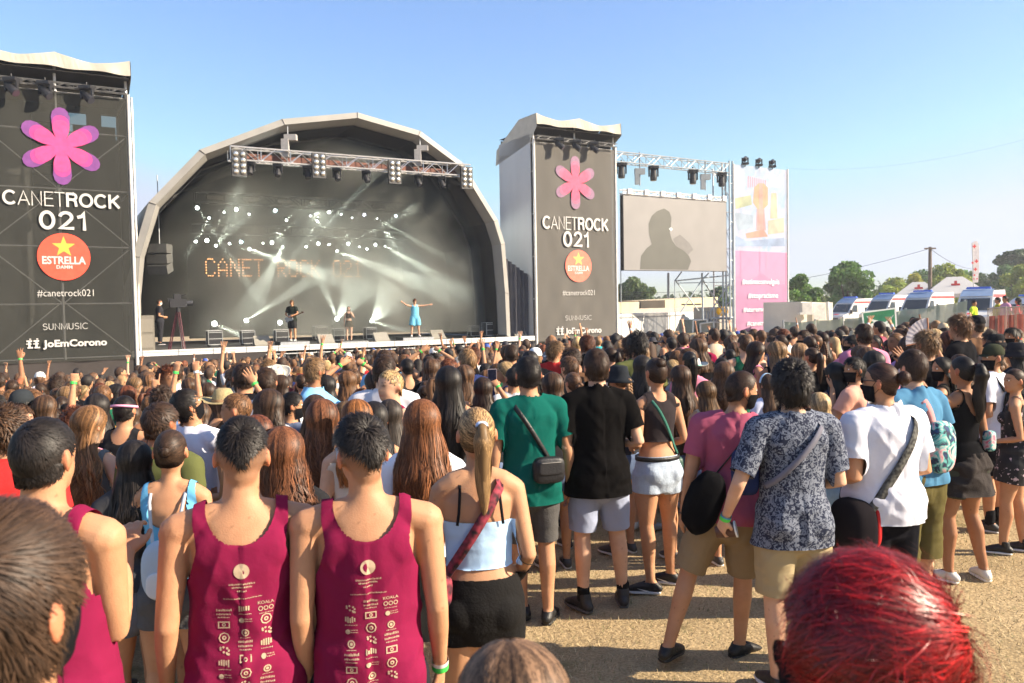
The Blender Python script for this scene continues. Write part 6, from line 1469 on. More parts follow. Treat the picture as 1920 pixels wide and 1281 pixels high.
# ponytail woman
def pony(P,rs):
    def tone(p,rs): # fair streaks through darker roots
        n=len(p); return np.where(rs.uniform(size=(n,1))<.5,1.5,.40)*rs.uniform(.7,1.2,(n,1))*np.ones((1,3))
    A,b=hair_ponytail(P,4500,rs,h=.035,L=.36,r=.030,tone=tone,wid=.0017,wave=.006); P.tie=b; return A
def d_pony(P,o,V,F,rs):
    t=G('bandeau_top',from_body(V,F,lambda V:np.minimum(np.minimum(1.285-V[:,2],V[:,2]-1.085),.150-np.abs(V[:,0])+.25*np.clip(1.2-V[:,2],0,1)),.006,3,.0035),o,(.42,.62,.86))
    for sg in (-1,1):
        p=[(sg*.095,-.102,1.275),(sg*.088,-.112,1.33),(sg*.082,-.095,1.40),(sg*.078,-.045,1.452),(sg*.08,.02,1.45)]; G('bra_strap',ribbon(p,[(0,-1,.1),(0,-1,.2),(0,-1,.5),(0,-.3,1),(0,.3,1)],.012,.003),o,(.012,.012,.014))
    G('shorts',from_body(V,F,lambda V:np.minimum(1.045-V[:,2],V[:,2]-.765-.25*np.abs(V[:,0])*0),.007,5,.003),o,(.008,.0075,.0075),'denim')
    v,f=tubeM([(0,0,1.0),(0,0,1.045)],[.5,.5]); 
    ms=mat('floral_strap',(.30,.035,.06),.8,scale=38,col2=(.012,.008,.012),detail=1); p,n=strap_path(P,1,1.02,.022,.085,xe=.165); G('bag_strap',ribbon(p,n,.042),o,(1,1,1),ms)
    bag(P,o,(-.165,-.02,.985),(.10,.20,.16),(.012,.008,.010),m=ms,zip_=False)
    sc=rbox(P.tie+np.array([0,-.008,0]),(.052,.040,.036),p=2.2); G('scrunchie',sc,o,(.45,.55,.75))
    wristband(P,1,o,(.03,.03,.03),t=.02,w=.012,r=.044); shoes(P,o,(.7,.7,.7))
hero(893,756,474,'f','woman with a long blonde ponytail, pale blue crop top and black shorts','olive',(.36,.22,.10),pony,d_pony,yaw=-6,vox=.0085,arms=(((.07,.04,-.27),(.02,.20,-.38)),((.05,-.06,-.27),(.01,.10,-.42))),hy=8,girth=1.06,hairup=.02)
# blue strap top girl with string backpack
def d_blue(P,o,V,F,rs):
    G('strap_top',from_body(V,F,lambda V:np.minimum(np.minimum(np.interp(np.abs(V[:,0]),[0,.05,.085,.1,.125,.14],[1.27,1.275,1.30,1.5,1.5,1.36])-V[:,2],V[:,2]-1.0),.145-np.abs(V[:,0])),.006,3,.002),o,(.14,.42,.68))
    for sg in (-1,1): p=[(sg*.05,-.16,1.18),(sg*.07,-.125,1.32),(sg*.082,-.095,1.40),(sg*.086,-.045,1.455),(sg*.09,.06,1.42)]; G('cord',ribbon(p,[(0,-1,0),(0,-1,.2),(0,-1,.5),(0,-.3,1),(0,.6,1)],.016,.005),o,(.45,.50,.55))
    b=G('string_backpack',rbox((0.0,-.175,1.08),(.21,.11,.30),p=2.6),o,(.42,.50,.58)); G('pocket',rbox((0,-.232,1.02),(.14,.02,.13),p=3),b,(.62,.64,.66))
    G('shorts',legs_garment(P,.012,1,top=1.03,upto=.34,loose=.008,flare=.01),o,(.10,.10,.105),'denim'); wristband(P,0,o,(.08,.62,.08)); shoes(P,o,(.02,.02,.02))
hero(318,800,405,'f','girl with tied dark hair, bright blue strap top and a pale string backpack','tan','dark brown',lambda P,rs:hair_bun(P,3200,rs,h=.00,r=.028,y=-.095),d_blue,yaw=-4,vox=.0095,arms=(((.15,-.02,-.20),(.10,.13,-.40)),'front'),hairup=.02)
hero(250,820,400,'f','girl with straight black hair standing close behind the shaded tank top man','tan','black',lambda P,rs:hair_long(P,2600,rs,zend=1.15,wave=.003,wid=.0026),
  lambda P,o,V,F,rs:(G('shirt',tee(P,.011,8,hem=.98,loose=.008),o,(.05,.05,.055)),G('shorts',legs_garment(P,.012,1,top=1.0,upto=.4,loose=.01),o,(.12,.13,.16),'denim'),shoes(P,o,(.03,.03,.03))),yaw=10,vox=.01,hairup=.02)
def L_(zend=1.12,wave=.006,wf=20,frizz=0,n=2800,wid=.0026,spread=1.0,volk=1.0,**k): return lambda P,rs:hair_long(P,n,rs,zend=zend,wave=wave,wf=wf,frizz=frizz,wid=wid,spread=spread,volk=volk,**k)
def two_tone(u,rs): n=len(u); return rs.uniform(.5,1.5,(n,1))*np.where(rs.uniform(size=(n,1))<.3,1.6,1)*np.ones((1,3))
hero(528,795,440,'f','woman with voluminous curly auburn hair between the two tank top men','tan','auburn',L_(1.08,.016,26,1.0,6500,.0019,1.25,1.14),
  lambda P,o,V,F,rs:(G('shirt',tee(P,.011,9,hem=.95,loose=.008),o,(.02,.02,.022)),G('shorts',legs_garment(P,.012,1,upto=.4),o,(.1,.12,.2),'denim')),yaw=-8,vox=.01)
hero(603,742,345,'f','woman in black with long reddish brown curls and a side bag','tan','auburn',L_(1.12,.014,24,.8,4200,.0021,1.05,1.08),
  lambda P,o,V,F,rs:(G('tank_top',tank(P,.011,9,hem=.95,deep=1.3,loose=.008,fold=.003),o,(.012,.012,.015)),strap(P,o,-1,(.02,.02,.02)),G('skirt',legs_garment(P,.012,1,skirt=.6),o,(.02,.02,.02))),yaw=6,vox=.011)
hero(668,700+40,360,'f','girl with coppery shoulder length hair behind the sunlit tank top man','pale',(.26,.10,.03),L_(1.28,.004,n=2200),
  lambda P,o,V,F,rs:(G('tank_top',tank(P,.011,9,hem=.95,deep=1.3,loose=.008,fold=.003),o,(.6,.55,.5)),G('shorts',legs_garment(P,.012,1,upto=.4),o,(.1,.12,.2),'denim')),yaw=6,vox=.011)
hero(790,740,405,'f','woman in a white T-shirt with very long coppery brown hair','tan',(.17,.065,.025),L_(1.02,.007,17,.2,6500,.0018,1.15,1.03,tone=two_tone),
  lambda P,o,V,F,rs:(G('shirt',tee(P,.0105,12,hem=1.0,loose=.014),o,(.80,.80,.83)),G('skirt',legs_garment(P,.012,1,skirt=.62),o,(.02,.02,.02)),shoes(P,o,(.5,.5,.5))),yaw=-6,vox=.0095)
hero(840,682,262,'f','tall woman with glossy black hair half pinned up and flowing down','tan','black',L_(1.05,.007,14,.2,2600,.0036,1.1,1.1),
  lambda P,o,V,F,rs:(G('tank_top',tank(P,.011,9,hem=.95,deep=1.3,loose=.008,fold=.003),o,(.03,.03,.035)),G('trousers',legs_garment(P,.012,1,upto=1.8),o,(.03,.03,.03))),yaw=-12,vox=.011)
# --- the standing group on open ground
def d_green(P,o,V,F,rs):
    G('shirt',tee(P,.0095,21,hem=.80,slv=.62,loose=.016,fold=.009),o,(.006,.095,.075)); strap(P,o,-1,(.010,.010,.012),z0=1.06,w=.030,x0=.115,xe=.12)
    b=bag(P,o,(.075,-.185,1.035),(.21,.085,.17),(.012,.012,.014),rot=6)
    G('shorts',legs_garment(P,.010,3,top=.97,upto=.93,loose=.016,flare=.004),o,(.085,.082,.080),'denim'); 
    shoes(P,o,(.012,.012,.012),(.02,.02,.02))
hero(990,663,286,'m','man in a dark green T-shirt with a black crossbody bag and grey shorts','tan','black',lambda P,rs:nat_short(P,rs,L=.03),d_green,yaw=0,vox=.0095,arms=('down',((.07,-.02,-.29),(.10,.05,-.55))),legs=((-.05,.08),(.09,-.05)),hairup=.025,stub=(.14,.08,.05),footyaw=(10,-30))
def d_black(P,o,V,F,rs):
    G('shirt',tee(P,.0095,33,hem=.79,slv=.68,loose=.024,fold=.012),o,(.005,.0045,.0045)); G('shorts',legs_garment(P,.010,5,top=.97,upto=.90,loose=.022,flare=.012),o,(.30,.34,.46))
    for i in (0,1): G('sock',tubeM([P.an[i]+np.array([0,0,.0]),P.an[i]+np.array([0,0,.075])],[.043,.043],n=14),o,(.012,.012,.012))
    shoes(P,o,(.022,.022,.024),(.10,.10,.10),high=True)
def GS_(nm,vf,o,col): return put(nm,vf[0],vf[1],'cloth',o,col)
hero(1118,649,279,'m','tall man in a long black T-shirt and pale blue grey shorts seen from behind','pale','dark brown',lambda P,rs:hair_short(P,5200,rs,length=.04,lift=.2,k=1.09,wid=.0019,curl=.001,k_top=.03),d_black,yaw=-2,vox=.0095,arms=('front',((.075,-.07,-.27),(.0,.12,-.31))),legs=((-.12,0),(.17,.03)),hairup=.03,footyaw=(20,-14),shw=1.02,stub=(.14,.08,.05))
def d_crop(P,o,V,F,rs):
    G('crop_top',tank(P,.0095,41,hem=1.135,deep=1.30,strap=(.062,.125),loose=.007,fold=.003,backz=1.43),o,(.032,.026,.028))
    G('shorts',legs_garment(P,.009,6,top=1.03,upto=.34,loose=.010,flare=.016,fold=.005),o,(.42,.50,.60),'denim')
    sx,sy,yy=tsec('f',1.0); m=[(math.cos(a)*(sx+.012),yy+math.sin(a)*(sy+.013),1.010) for a in np.linspace(0,2*math.pi,40)]; G('belt',ribbon(m,[(p[0],p[1]-yy,0) for p in m],.030,.006),o,(.012,.012,.012),'leather')
    strap(P,o,-1,(.04,.13,.10),z0=1.04,w=.024,x0=.085,inf=.022,xe=.125,m='cloth'); bag(P,o,(.19,.05,.93),(.07,.17,.13),(.03,.08,.06),zip_=False)
    shoes(P,o,(.012,.012,.013),(.62,.62,.62))
    for c in list(o.children):
        if c.name.startswith('shoe'):
            i=0 if np.mean([v.co.x for v in c.data.vertices])<0 else 1; a=P.an[i]; yw=R(P.footyaw[i]); d=np.array([-math.sin(yw),math.cos(yw),0]); sd=np.array([math.cos(yw),math.sin(yw),0])
            mb=MB()
            for sg in (-1,1):
                q=[(0.0,.030),(.02,.040),(.10,.052),(.03,.030),(.01,.026)]; q2=[Vector(a*np.array([1,1,0])+d*u+sd*sg*(.0495)+np.array([0,0,a[2]-.085+h])) for u,h in q]; mb.add(q2,[(0,1,2,3,4)])
            put('shoe_emblem',np.array([v[:] for v in mb.V]),mb.F,'plastic',c,(.7,.7,.7),smooth=False)
hero(1230,667,264,'f','woman in a charcoal crop top, black belt and light denim shorts','tan','dark brown',lambda P,rs:hair_bun(P,3200,rs,h=.055,r=.040,y=-.062),d_crop,yaw=8,vox=.0095,arms=('front',((.06,-.04,-.27),(.0,.16,-.34))),legs=((-.10,-.03),(.15,.08)),footyaw=(55,40),hairup=.02)
def d_pink(P,o,V,F,rs):
    G('shirt',tee(P,.0095,52,hem=.86,loose=.018,fold=.010),o,(.36,.085,.14)); strap(P,o,1,(.012,.011,.012),z0=1.0,w=.008,x0=.07,inf=.024)
    G('sack_bag',(lambda b:(folds(b[0],b[1],.010,3)*np.array([1,1,1])-np.array([0,0,0])+0,b[1]))(rbox((-.17,-.165,.98),(.22,.13,.38),np.array(Matrix.Rotation(R(16),3,'Y')),p=2.2)),o,(.006,.006,.007))
    G('shorts',legs_garment(P,.010,5,top=.96,upto=.93,loose=.026,flare=.014,fold=.009),o,(.27,.20,.115)); face_mask(P,V,F,o); eyes(P,o); shoes(P,o,(.010,.010,.010),(.012,.012,.012))
    wristband(P,0,o,(.05,.05,.06),w=.01)
hero(1340,688,338,'m','man in a dusty pink T-shirt and khaki shorts with a black sack bag, looking right','tan',(.05,.027,.017),lambda P,rs:hair_short(P,5200,rs,length=.020,lift=.12,k=1.035,wid=.0018),d_pink,yaw=-22,lean=4.8,hy=-72,hp=2,vox=.0095,arms=('down',((.09,-.05,-.26),(.05,.18,-.24))),legs=((-.30,-.06),(.14,.10)),knee=(.05,.02),hairup=.02,footyaw=(-30,-50),stub=(.17,.10,.065))
pat=mat('patterned_cloth',(.17,.19,.235),.85,scale=52,col2=(.022,.027,.050),detail=2,distort=1.5,spec=.15); _cr=[n for n in pat.node_tree.nodes if n.type=='VALTORGB'][0]; _cr.color_ramp.elements[0].position=.47; _cr.color_ramp.elements[1].position=.53
def d_pat(P,o,V,F,rs):
    G('shirt',tee(P,.0085,61,hem=.80,slv=.80,loose=.020,fold=.009),o,(1,1,1),pat); strap(P,o,1,(.16,.16,.20),z0=1.12,w=.032,inf=.040,x0=.105,xe=.17,m='cloth')
    bag(P,o,(-.23,.08,1.17),(.12,.16,.24),(.02,.03,.09),zip_=False,m='cloth'); G('shorts',legs_garment(P,.010,7,top=.90,upto=.95,loose=.022,flare=.012,fold=.009),o,(.36,.29,.17))
    wristband(P,0,o,(.06,.62,.08)); wristband(P,0,o,(.05,.30,.55),t=.88,w=.012); shoes(P,o,(.02,.02,.02))
ph=hero(1485,670,372,'m','man with curly black hair in a dark patterned shirt holding a paper cup','pale','black',lambda P,rs:curly(P,rs,5200,1.13,.05),d_pat,yaw=-8,vox=.0085,arms=(((.14,-.05,-.27),(.17,.06,-.48)),'front'),hands=('hold','relaxed'),hairup=.04,hy=-6,girth=.95)
# the cup is a thing of its own, held in the hand
def held(P,i,name,label,cat,build,off=.085,inn=.05):
    M=Matrix.LocRotScale(P.o.location,P.o.rotation_euler,P.o.scale); d=Vector(nrm(P.wr[i]-P.el[i])); w=Vector(P.wr[i]); c=M@(w+d*off+Vector((0,inn,0))); e=empty(name,c,label,cat); build(e,c,M.to_3x3().normalized(),d); return e
def mk_cup(e,c,M,d):
    ax=(M@Vector((.85,-.40,.22))).normalized(); c=c+M@Vector((.035,-.035,0)); m=MB(); m.tube(c-ax*.05,c+ax*.05,.030,20,.041); m.build('body',mat('cup_brown',(.10,.045,.03),.5,.3,20),e); m=MB(); m.tube(c+ax*.048,c+ax*.056,.043,20,.043); m.build('rim',mat('cup_white',(.75,.75,.73),.5),e); m=MB(); m.tube(c+ax*.0562,c+ax*.0566,.036,20); m.build('inside',mat('cup_inside',(.45,.44,.42),.6),e)
held(ph,0,'paper_cup','brown paper cup with a white rim tipped in the hand of the patterned shirt man','cup',mk_cup)
def d_white(P,o,V,F,rs):
    G('shirt',tee(P,.0085,71,hem=.86,slv=.66,loose=.028,fold=.013),o,(.62,.63,.70)); ms=mat('woven_strap',(.10,.10,.09),.8,scale=60,col2=(.012,.012,.012),detail=0); p,n=strap_path(P,1,.95,.040,.105,xe=.20,low=.055); G('bag_strap',ribbon(p,n,.050),o,(1,1,1),ms)
    bag(P,o,(-.24,-.03,.83),(.20,.26,.34),(.012,.010,.012),m='cloth',p=3,zip_=False); G('bag_lining',rbox((-.16,-.10,.86),(.05,.10,.26),p=3),o,(.45,.03,.03))
    G('trousers',legs_garment(P,.011,8,top=.96,upto=.95,loose=.02),o,(.007,.007,.010)); face_mask(P,V,F,o); sunglasses(P,o); shoes(P,o,(.02,.02,.02))
hero(1655,674,352,'m','broad man in a white T-shirt with a brown hair bun and black woven strap','tan',(.055,.026,.016),lambda P,rs:hair_bun(P,4600,rs,h=.012,r=.040,y=-.118),d_white,yaw=4,hy=30,vox=.0085,arms=('front','front'),hairup=.02,girth=1.14,legs=((-.13,0),(.13,0)),shw=1.10)
flo=mat('floral_pack',(.55,.14,.20),.8,scale=11,col2=(.02,.06,.16),detail=2,distort=2); _e=[n for n in flo.node_tree.nodes if n.type=='VALTORGB'][0].color_ramp; _q=_e.elements.new(.5); _q.color=(.10,.42,.40,1); _q=_e.elements.new(.42); _q.color=(.02,.02,.05,1); _q=_e.elements.new(.62); _q.color=(.62,.42,.42,1)
def d_bluet(P,o,V,F,rs):
    G('shirt',tee(P,.0095,81,hem=.88,loose=.02,fold=.010),o,(.075,.20,.33)); G('backpack',rbox((.045,-.175,1.13),(.20,.13,.34),p=3),o,(1,1,1),flo); strap(P,o,-1,(.50,.24,.24),z0=1.05,w=.05,inf=.026,x0=.05,xe=.10,m='cloth')
    G('shorts',legs_garment(P,.011,9,top=.95,upto=1.35,loose=.055,flare=.01,fold=.014),o,(.095,.080,.030))
    for i in (0,1): G('sock',tubeM([P.an[i],P.an[i]+np.array([0,0,.09])],[.042,.043],n=14),o,(.6,.6,.6))
    shoes(P,o,(.02,.02,.02))
hero(1712,650,300,'m','man in a blue T-shirt with a pink and teal floral backpack','pale',(.045,.024,.015),lambda P,rs:hair_short(P,5000,rs,length=.035,lift=.2,k=1.07,wid=.0019,k_top=.03),d_bluet,yaw=6,hy=-8,vox=.0095,arms=('down',((.08,-.05,-.26),(.0,.12,-.33))),hairup=.03,stub=(.16,.1,.06),girth=1.05)
def d_dress(P,o,V,F,rs):
    G('tank_top',tank(P,.0095,91,hem=.95,deep=1.28,strap=(.082,.096),loose=.006,fold=.003,backz=1.30),o,(.006,.006,.007)); G('tied_jacket',legs_garment(P,.011,9,top=1.02,skirt=.70,loose=.02,fold=.020),o,(.032,.026,.024),'denim')
    G('shorts',legs_garment(P,.011,2,top=.9,upto=.55,loose=.012),o,(.05,.055,.04),'denim'); bag(P,o,(.14,-.12,1.10),(.08,.08,.16),(.02,.02,.02),m=flo,zip_=False)
    shoes(P,o,(.62,.60,.55),(.70,.68,.64)); sc=rbox(P.tie+np.array([0,-.008,0]),(.05,.04,.04),p=2.2); G('scrunchie',sc,o,(.03,.015,.02)); wristband(P,0,o,(.08,.62,.10)); wristband(P,0,o,(.04,.35,.6),t=.86,w=.014)
def pony2(P,rs):
    A,b=hair_ponytail(P,3600,rs,h=.030,L=.42,r=.045,wid=.0024,wave=.016); P.tie=b; return A
hero(1806,664,272,'f','woman in black with a long wavy dark ponytail and a jacket tied at her waist','brown','black',pony2,d_dress,yaw=8,vox=.0095,arms=(((.22,.05,.10),(.36,.12,.33)),'down'),hands=('spread','relaxed'),legs=((-.12,.05),(.16,-.05)),knee=(.03,.06),hairup=.02,footyaw=(10,-30))
def d_cap(P,o,V,F,rs):
    G('shirt',tee(P,.0105,101,hem=.9),o,(.70,.71,.78)); b=bag(P,o,(.02,-.20,1.15),(.30,.17,.44),(.015,.016,.017),m='cloth',p=3); 
    for sg in (-1,1): p=[(sg*.10,-.14,1.33),(sg*.105,-.07,1.46),(sg*.11,.02,1.47),(sg*.11,.13,1.36),(sg*.12,.13,1.2)]; G('bag_strap',ribbon(p,[(0,-1,.4),(0,-.4,1),(0,.2,1),(0,1,.3),(0,1,0)],.05,.01),o,(.014,.014,.016))
    G('shorts',legs_garment(P,.011,2,top=.95,upto=.9,loose=.03),o,(.012,.012,.016)); face_mask(P,V,F,o); eyes(P,o); hat(P,'cap',o,(.040,.045,.028)); 
    for i in (0,1): G('sock',tubeM([P.an[i],P.an[i]+np.array([0,0,.12])],[.043,.045],n=14),o,(.014,.014,.016))
    shoes(P,o,(.03,.03,.03),(.5,.5,.5))
hero(1862,645,222,'m','man in an olive cap and black face mask with a black backpack','tan','black',lambda P,rs:hair_short(P,1500,rs,length=.02,lift=.1,k=1.03,wid=.003),d_cap,yaw=18,hy=55,vox=.0105,arms=('front','down'),hairup=.02)
flk=mat('floral_black',(.55,.42,.44),.8,scale=26,col2=(.010,.010,.012),detail=2); _cr=[n for n in flk.node_tree.nodes if n.type=='VALTORGB'][0]; _cr.color_ramp.elements[0].position=.62; _cr.color_ramp.elements[1].position=.66
def d_flor(P,o,V,F,rs):
    G('jumpsuit_top',tank(P,.010,111,hem=.95,deep=1.25,strap=(.08,.10),loose=.01,fold=.005,backz=1.33),o,(1,1,1),flk); G('jumpsuit_shorts',legs_garment(P,.011,4,top=.99,upto=.5,loose=.04,flare=.05),o,(1,1,1),flk); shoes(P,o,(.012,.012,.013),(.66,.66,.64),high=True); eyes(P,o); wristband(P,0,o,(.02,.02,.02),w=.01)
    b=bag(P,o,(.02,-.18,1.15),(.26,.13,.34),(.015,.016,.017),m='cloth',p=3,zip_=False)
hero(1903,688,246,'f','woman in a black floral jumpsuit and black canvas shoes at the right edge','tan','dark brown',lambda P,rs:hair_bun(P,2600,rs,h=.03,r=.035,y=-.11),d_flor,yaw=36,hy=35,vox=.0105,arms=('front','down'),hairup=.02,legs=((-.09,.10),(.10,-.06)),footyaw=(0,-5))
def d_yel(P,o,V,F,rs):
    G('strap_top',from_body(V,F,lambda V:np.minimum(np.minimum(np.interp(np.abs(V[:,0]),[0,.05,.085,.1,.125,.14],[1.20,1.22,1.30,1.5,1.5,1.36])-V[:,2],V[:,2]-1.03),.145-np.abs(V[:,0])),.006,3,.002),o,(.78,.40,.035)); G('shorts',legs_garment(P,.010,6,top=1.03,upto=.30,loose=.012,flare=.03),o,(.24,.36,.48),'denim'); shoes(P,o,(.4,.4,.4)); sx,sy,yy=tsec('f',1.0); m=[(math.cos(a)*(sx+.024),yy+math.sin(a)*(sy+.026),1.012) for a in np.linspace(0,2*math.pi,40)]; G('belt',ribbon(m,[(p[0],p[1]-yy,0) for p in m],.05,.006),o,(.012,.012,.012),'leather')
hero(1536,730,285,'f','girl with straight blonde hair in a mustard yellow strap top and jean shorts','fair','blond',L_(1.22,.003,n=2400,wid=.003),d_yel,yaw=-6,vox=.0105,arms=('front','down'))
# --- second line: people recognisable by hair and clothes
def simple(px,yt,s,sex,label,skin,hc,hair,top,topc,low='shorts',lowc=(.10,.14,.24),yaw=0,extra=None,sh=(.05,.05,.05),**kw):
    v=.0115 if s<300 else .0105
    def d(P,o,V,F,rs):
        if top=='tee': G('shirt',tee(P,v+.0015,int(px)),o,topc)
        elif top=='crop': G('crop_top',tee(P,v+.0015,int(px),hem=1.10,loose=.01),o,topc)
        elif top=='tank': G('tank_top',tank(P,v+.001,int(px),hem=.95,deep=1.30,loose=.009,fold=.004),o,topc)
        elif top=='strap': G('strap_top',from_body(V,F,lambda V:np.minimum(np.minimum(np.interp(np.abs(V[:,0]),[0,.05,.085,.1,.125,.14],[1.24,1.25,1.30,1.5,1.5,1.36])-V[:,2],V[:,2]-1.06),.145-np.abs(V[:,0])),.007),o,topc)
        elif top=='bikini': G('bikini_top',from_body(V,F,lambda V:np.minimum(.018-np.abs(V[:,2]-1.27),.19-np.abs(V[:,0])),.006),o,topc)
        if low=='shorts': G('shorts',legs_garment(P,.014,1,upto=.45 if sex=='f' else .9,loose=.018),o,lowc,'denim')
        elif low=='trousers': G('trousers',legs_garment(P,.014,1,upto=1.85),o,lowc)
        else: G('skirt',legs_garment(P,.014,1,skirt=.6),o,lowc)
        shoes(P,o,sh)
        if extra: extra(P,o,V,F)
    return hero(px,yt,s,sex,label,skin,hc,hair,d,yaw=yaw,vox=v,**kw)
LH=lambda **k:L_(n=1300,wid=.0045,**k); SH=lambda **k:(lambda P,rs:hair_short(P,1700,rs,wid=.0032,**k)); BR=lambda **k:(lambda P,rs:hair_braid(P,1500,rs,**k)); BU=lambda **k:(lambda P,rs:hair_bun(P,1500,rs,**k)); PT=lambda **k:(lambda P,rs:hair_ponytail(P,1500,rs,**k)[0])
WB=lambda i=1,c=(.08,.62,.10):(lambda P,o,V,F:wristband(P,i,o,c))
MSK=lambda P,o,V,F:(face_mask(P,V,F,o),eyes(P,o))
DK=(.02,.02,.022)
simple(165,752,330,'f','girl with half tied honey blonde waves and a grey top at her left','pale',(.24,.12,.05),LH(zend=1.15,wave=.01,wf=18,frizz=.3),'strap',(.12,.14,.15),yaw=-20,hy=-12,arms=('down','hip'))
simple(232,735,262,'m','boy in a black tank top with a pink headband','tan','black',SH(length=.02,lift=.1,k=1.035),'tank',DK,yaw=-10,arms=('down','down'),extra=lambda P,o,V,F:G('headband',ribbon(*(lambda a:([tuple(q) for q in headrot(np.array([(math.cos(t)*.088,math.sin(t)*.108+.002,1.665-.02*math.sin(t)) for t in a]),P.hy,P.hp,P.ht)],[(math.cos(t),math.sin(t),0) for t in a]))(np.linspace(0,2*math.pi,30)),.018,.004),o,(.75,.35,.50)))
simple(362,720,285,'m','man in a white T-shirt looking down with a black mask','tan','black',SH(length=.04,lift=.25,k=1.06),'tee',(.72,.73,.82),yaw=-34,hy=-20,hp=-24,arms=('phone','phone'),extra=MSK)
simple(418,727,262,'f','girl in a straw hat with one arm bent over it','tan','brown',LH(zend=1.3,wave=.006),'tank',(.03,.02,.03),yaw=-6,arms=('down',((.20,.10,.16),(.04,.16,.40))),hands=('relaxed','spread'),extra=lambda P,o,V,F:(hat(P,'straw',o,(.42,.33,.17),(.35,.22,.12)),wristband(P,1,o,(.08,.62,.10))))
simple(545,730,245,'m','masked man in a washed denim jacket looking to the right','tan','black',SH(length=.035,lift=.25,k=1.05),'tee',(.11,.14,.22),yaw=-50,hy=-30,arms=('down','chest'),extra=MSK)
simple(302,722,235,'m','curly haired man with bare tanned shoulders near the left tower','brown','dark brown',lambda P,rs:curly(P,rs,1500,1.12),'tank',(.10,.20,.40),yaw=10)
simple(350,772-40,225,'f','person holding a camera high with both arms, green wristband on one','tan','dark brown',BU(h=.03),'tank',(.05,.05,.06),yaw=-12,arms=(((.02,.06,.28),(-.02,.10,.55)),((-.06,.06,.28),(-.10,.10,.55))),hands=('hold','hold'),extra=lambda P,o,V,F:(wristband(P,0,o,(.08,.75,.12)),wristband(P,1,o,(.7,.7,.7))))
simple(238,760,215,'m','man reaching one arm up towards the left tower, finger pointing','tan','black',SH(),'tee',(.05,.05,.06),yaw=0,arms=('down',((.04,.05,.28),(.07,.08,.54))),hands=('relaxed','point'))
simple(82,735,240,'f','person raising a fist with a green wristband by the left edge','tan','brown',LH(zend=1.2),'tee',(.30,.28,.42),arms=('down',((.04,.04,.25),(.05,.08,.45))),hands=('relaxed','fist'),extra=WB(1,(.08,.72,.10)))
simple(40,728,240,'m','man in a dark cap near the left edge','tan','black',SH(),'tee',(.05,.05,.05),yaw=-15,extra=lambda P,o,V,F:hat(P,'cap',o,(.03,.035,.04)))
simple(10,760,330,'f','woman with long brown waves cut by the left edge of the picture','tan','brown',LH(zend=1.05,wave=.009,wf=18),'tee',(.3,.02,.02))
simple(700,745,330,'f','woman with a smooth black bob behind the sunlit tank top man','tan','black',LH(zend=1.22,wave=.002),'tank',DK,yaw=-4)
simple(730,742,300,'f','woman with straight grey brown hair beside the coppery haired woman','pale',(.06,.045,.035),LH(zend=1.12,wave=.003),'tank',(.10,.05,.06))
simple(648,745,310,'f','girl with dark parted hair and blonde ends just above the sunlit tank top man','pale',(.17,.10,.05),LH(zend=1.2),'strap',(.2,.1,.1))
simple(962,684,205,'m','man with short black hair and a white collar left of the green shirt man','tan','black',SH(length=.02,lift=.1,k=1.03),'tee',(.62,.62,.62),yaw=4)
simple(1036,694,235,'f','woman with loose brown waves between the green and black shirts','tan','brown',LH(zend=1.28,wave=.012,frizz=.6,volk=1.08),'tank',DK)
simple(1075,693,215,'f','woman with a thick brown braid left of the black T-shirt man','tan',(.11,.055,.028),BR(r=.034,L=.26),'tee',(.05,.045,.045),hy=14)
simple(1160,683,225,'f','woman in a black bucket hat with a fair braid','tan',(.28,.16,.08),BR(r=.028,L=.34),'tank',(.03,.03,.035),yaw=14,hy=14,extra=lambda P,o,V,F:hat(P,'bucket',o,(.022,.025,.03)))
simple(1200,676,165,'m','person in a bright blue cap behind the crop top woman','tan','black',SH(),'tee',(.60,.62,.75),yaw=-8,extra=lambda P,o,V,F:hat(P,'cap',o,(.03,.28,.62)))
simple(1276,679,235,'f','woman with very long brown waves right of the crop top woman','tan',(.085,.042,.022),LH(zend=1.05,wave=.011,wf=18,frizz=.3),'tank',(.06,.05,.03))
simple(1324,709,243,'f','girl with straight chestnut hair and bare shoulders behind the pink shirt','tan',(.13,.07,.03),LH(zend=1.25,wave=.003),'strap',(.50,.42,.30),yaw=4)
simple(1302,672,165,'m','person in a white cowboy hat with a pale green band','tan','dark brown',SH(),'tee',(.10,.08,.03),extra=lambda P,o,V,F:hat(P,'cowboy',o,(.62,.62,.58),(.20,.45,.38)))
simple(1440,698,215,'f','girl with long hair, a pale blue headband and white top','pale','brown',LH(zend=1.15,wave=.004),'tee',(.62,.65,.80),extra=lambda P,o,V,F:G('headband',ribbon(*(lambda a:([tuple(q) for q in headrot(np.array([(math.cos(t)*.087,.02,HC[2]+math.sin(t)*.110) for t in a]),P.hy,P.hp,P.ht)],[(math.cos(t),0,math.sin(t)) for t in a]))(np.linspace(.1,math.pi-.1,22)),.03,.004),o,(.45,.62,.80)))
simple(1567,674,232,'f','woman with glossy straight black hair facing away, arms crossed','tan',(.014,.012,.012),LH(zend=1.12,wave=.002),'tank',(.02,.03,.06),arms=('chest','chest'),yaw=-3)
simple(1603,664,235,'m','bearded man in a salmon T-shirt seen in profile','tan','black',SH(length=.04,lift=.25,k=1.06),'tee',(.62,.32,.24),yaw=30,hy=48,arms=('mouth','mouth'),extra=MSK)
simple(1768,664,232,'f','masked woman with shiny black hair looking left','tan','black',LH(zend=1.3,wave=.010,wf=16),'tank',(.04,.035,.03),yaw=34,hy=40,extra=MSK)
simple(1898,612,150,'m','dark haired bearded man rising above the crowd near the right edge','tan','black',SH(length=.045,lift=.3,k=1.08),'tank',(.45,.03,.03),yaw=30,hy=45,extra=MSK)
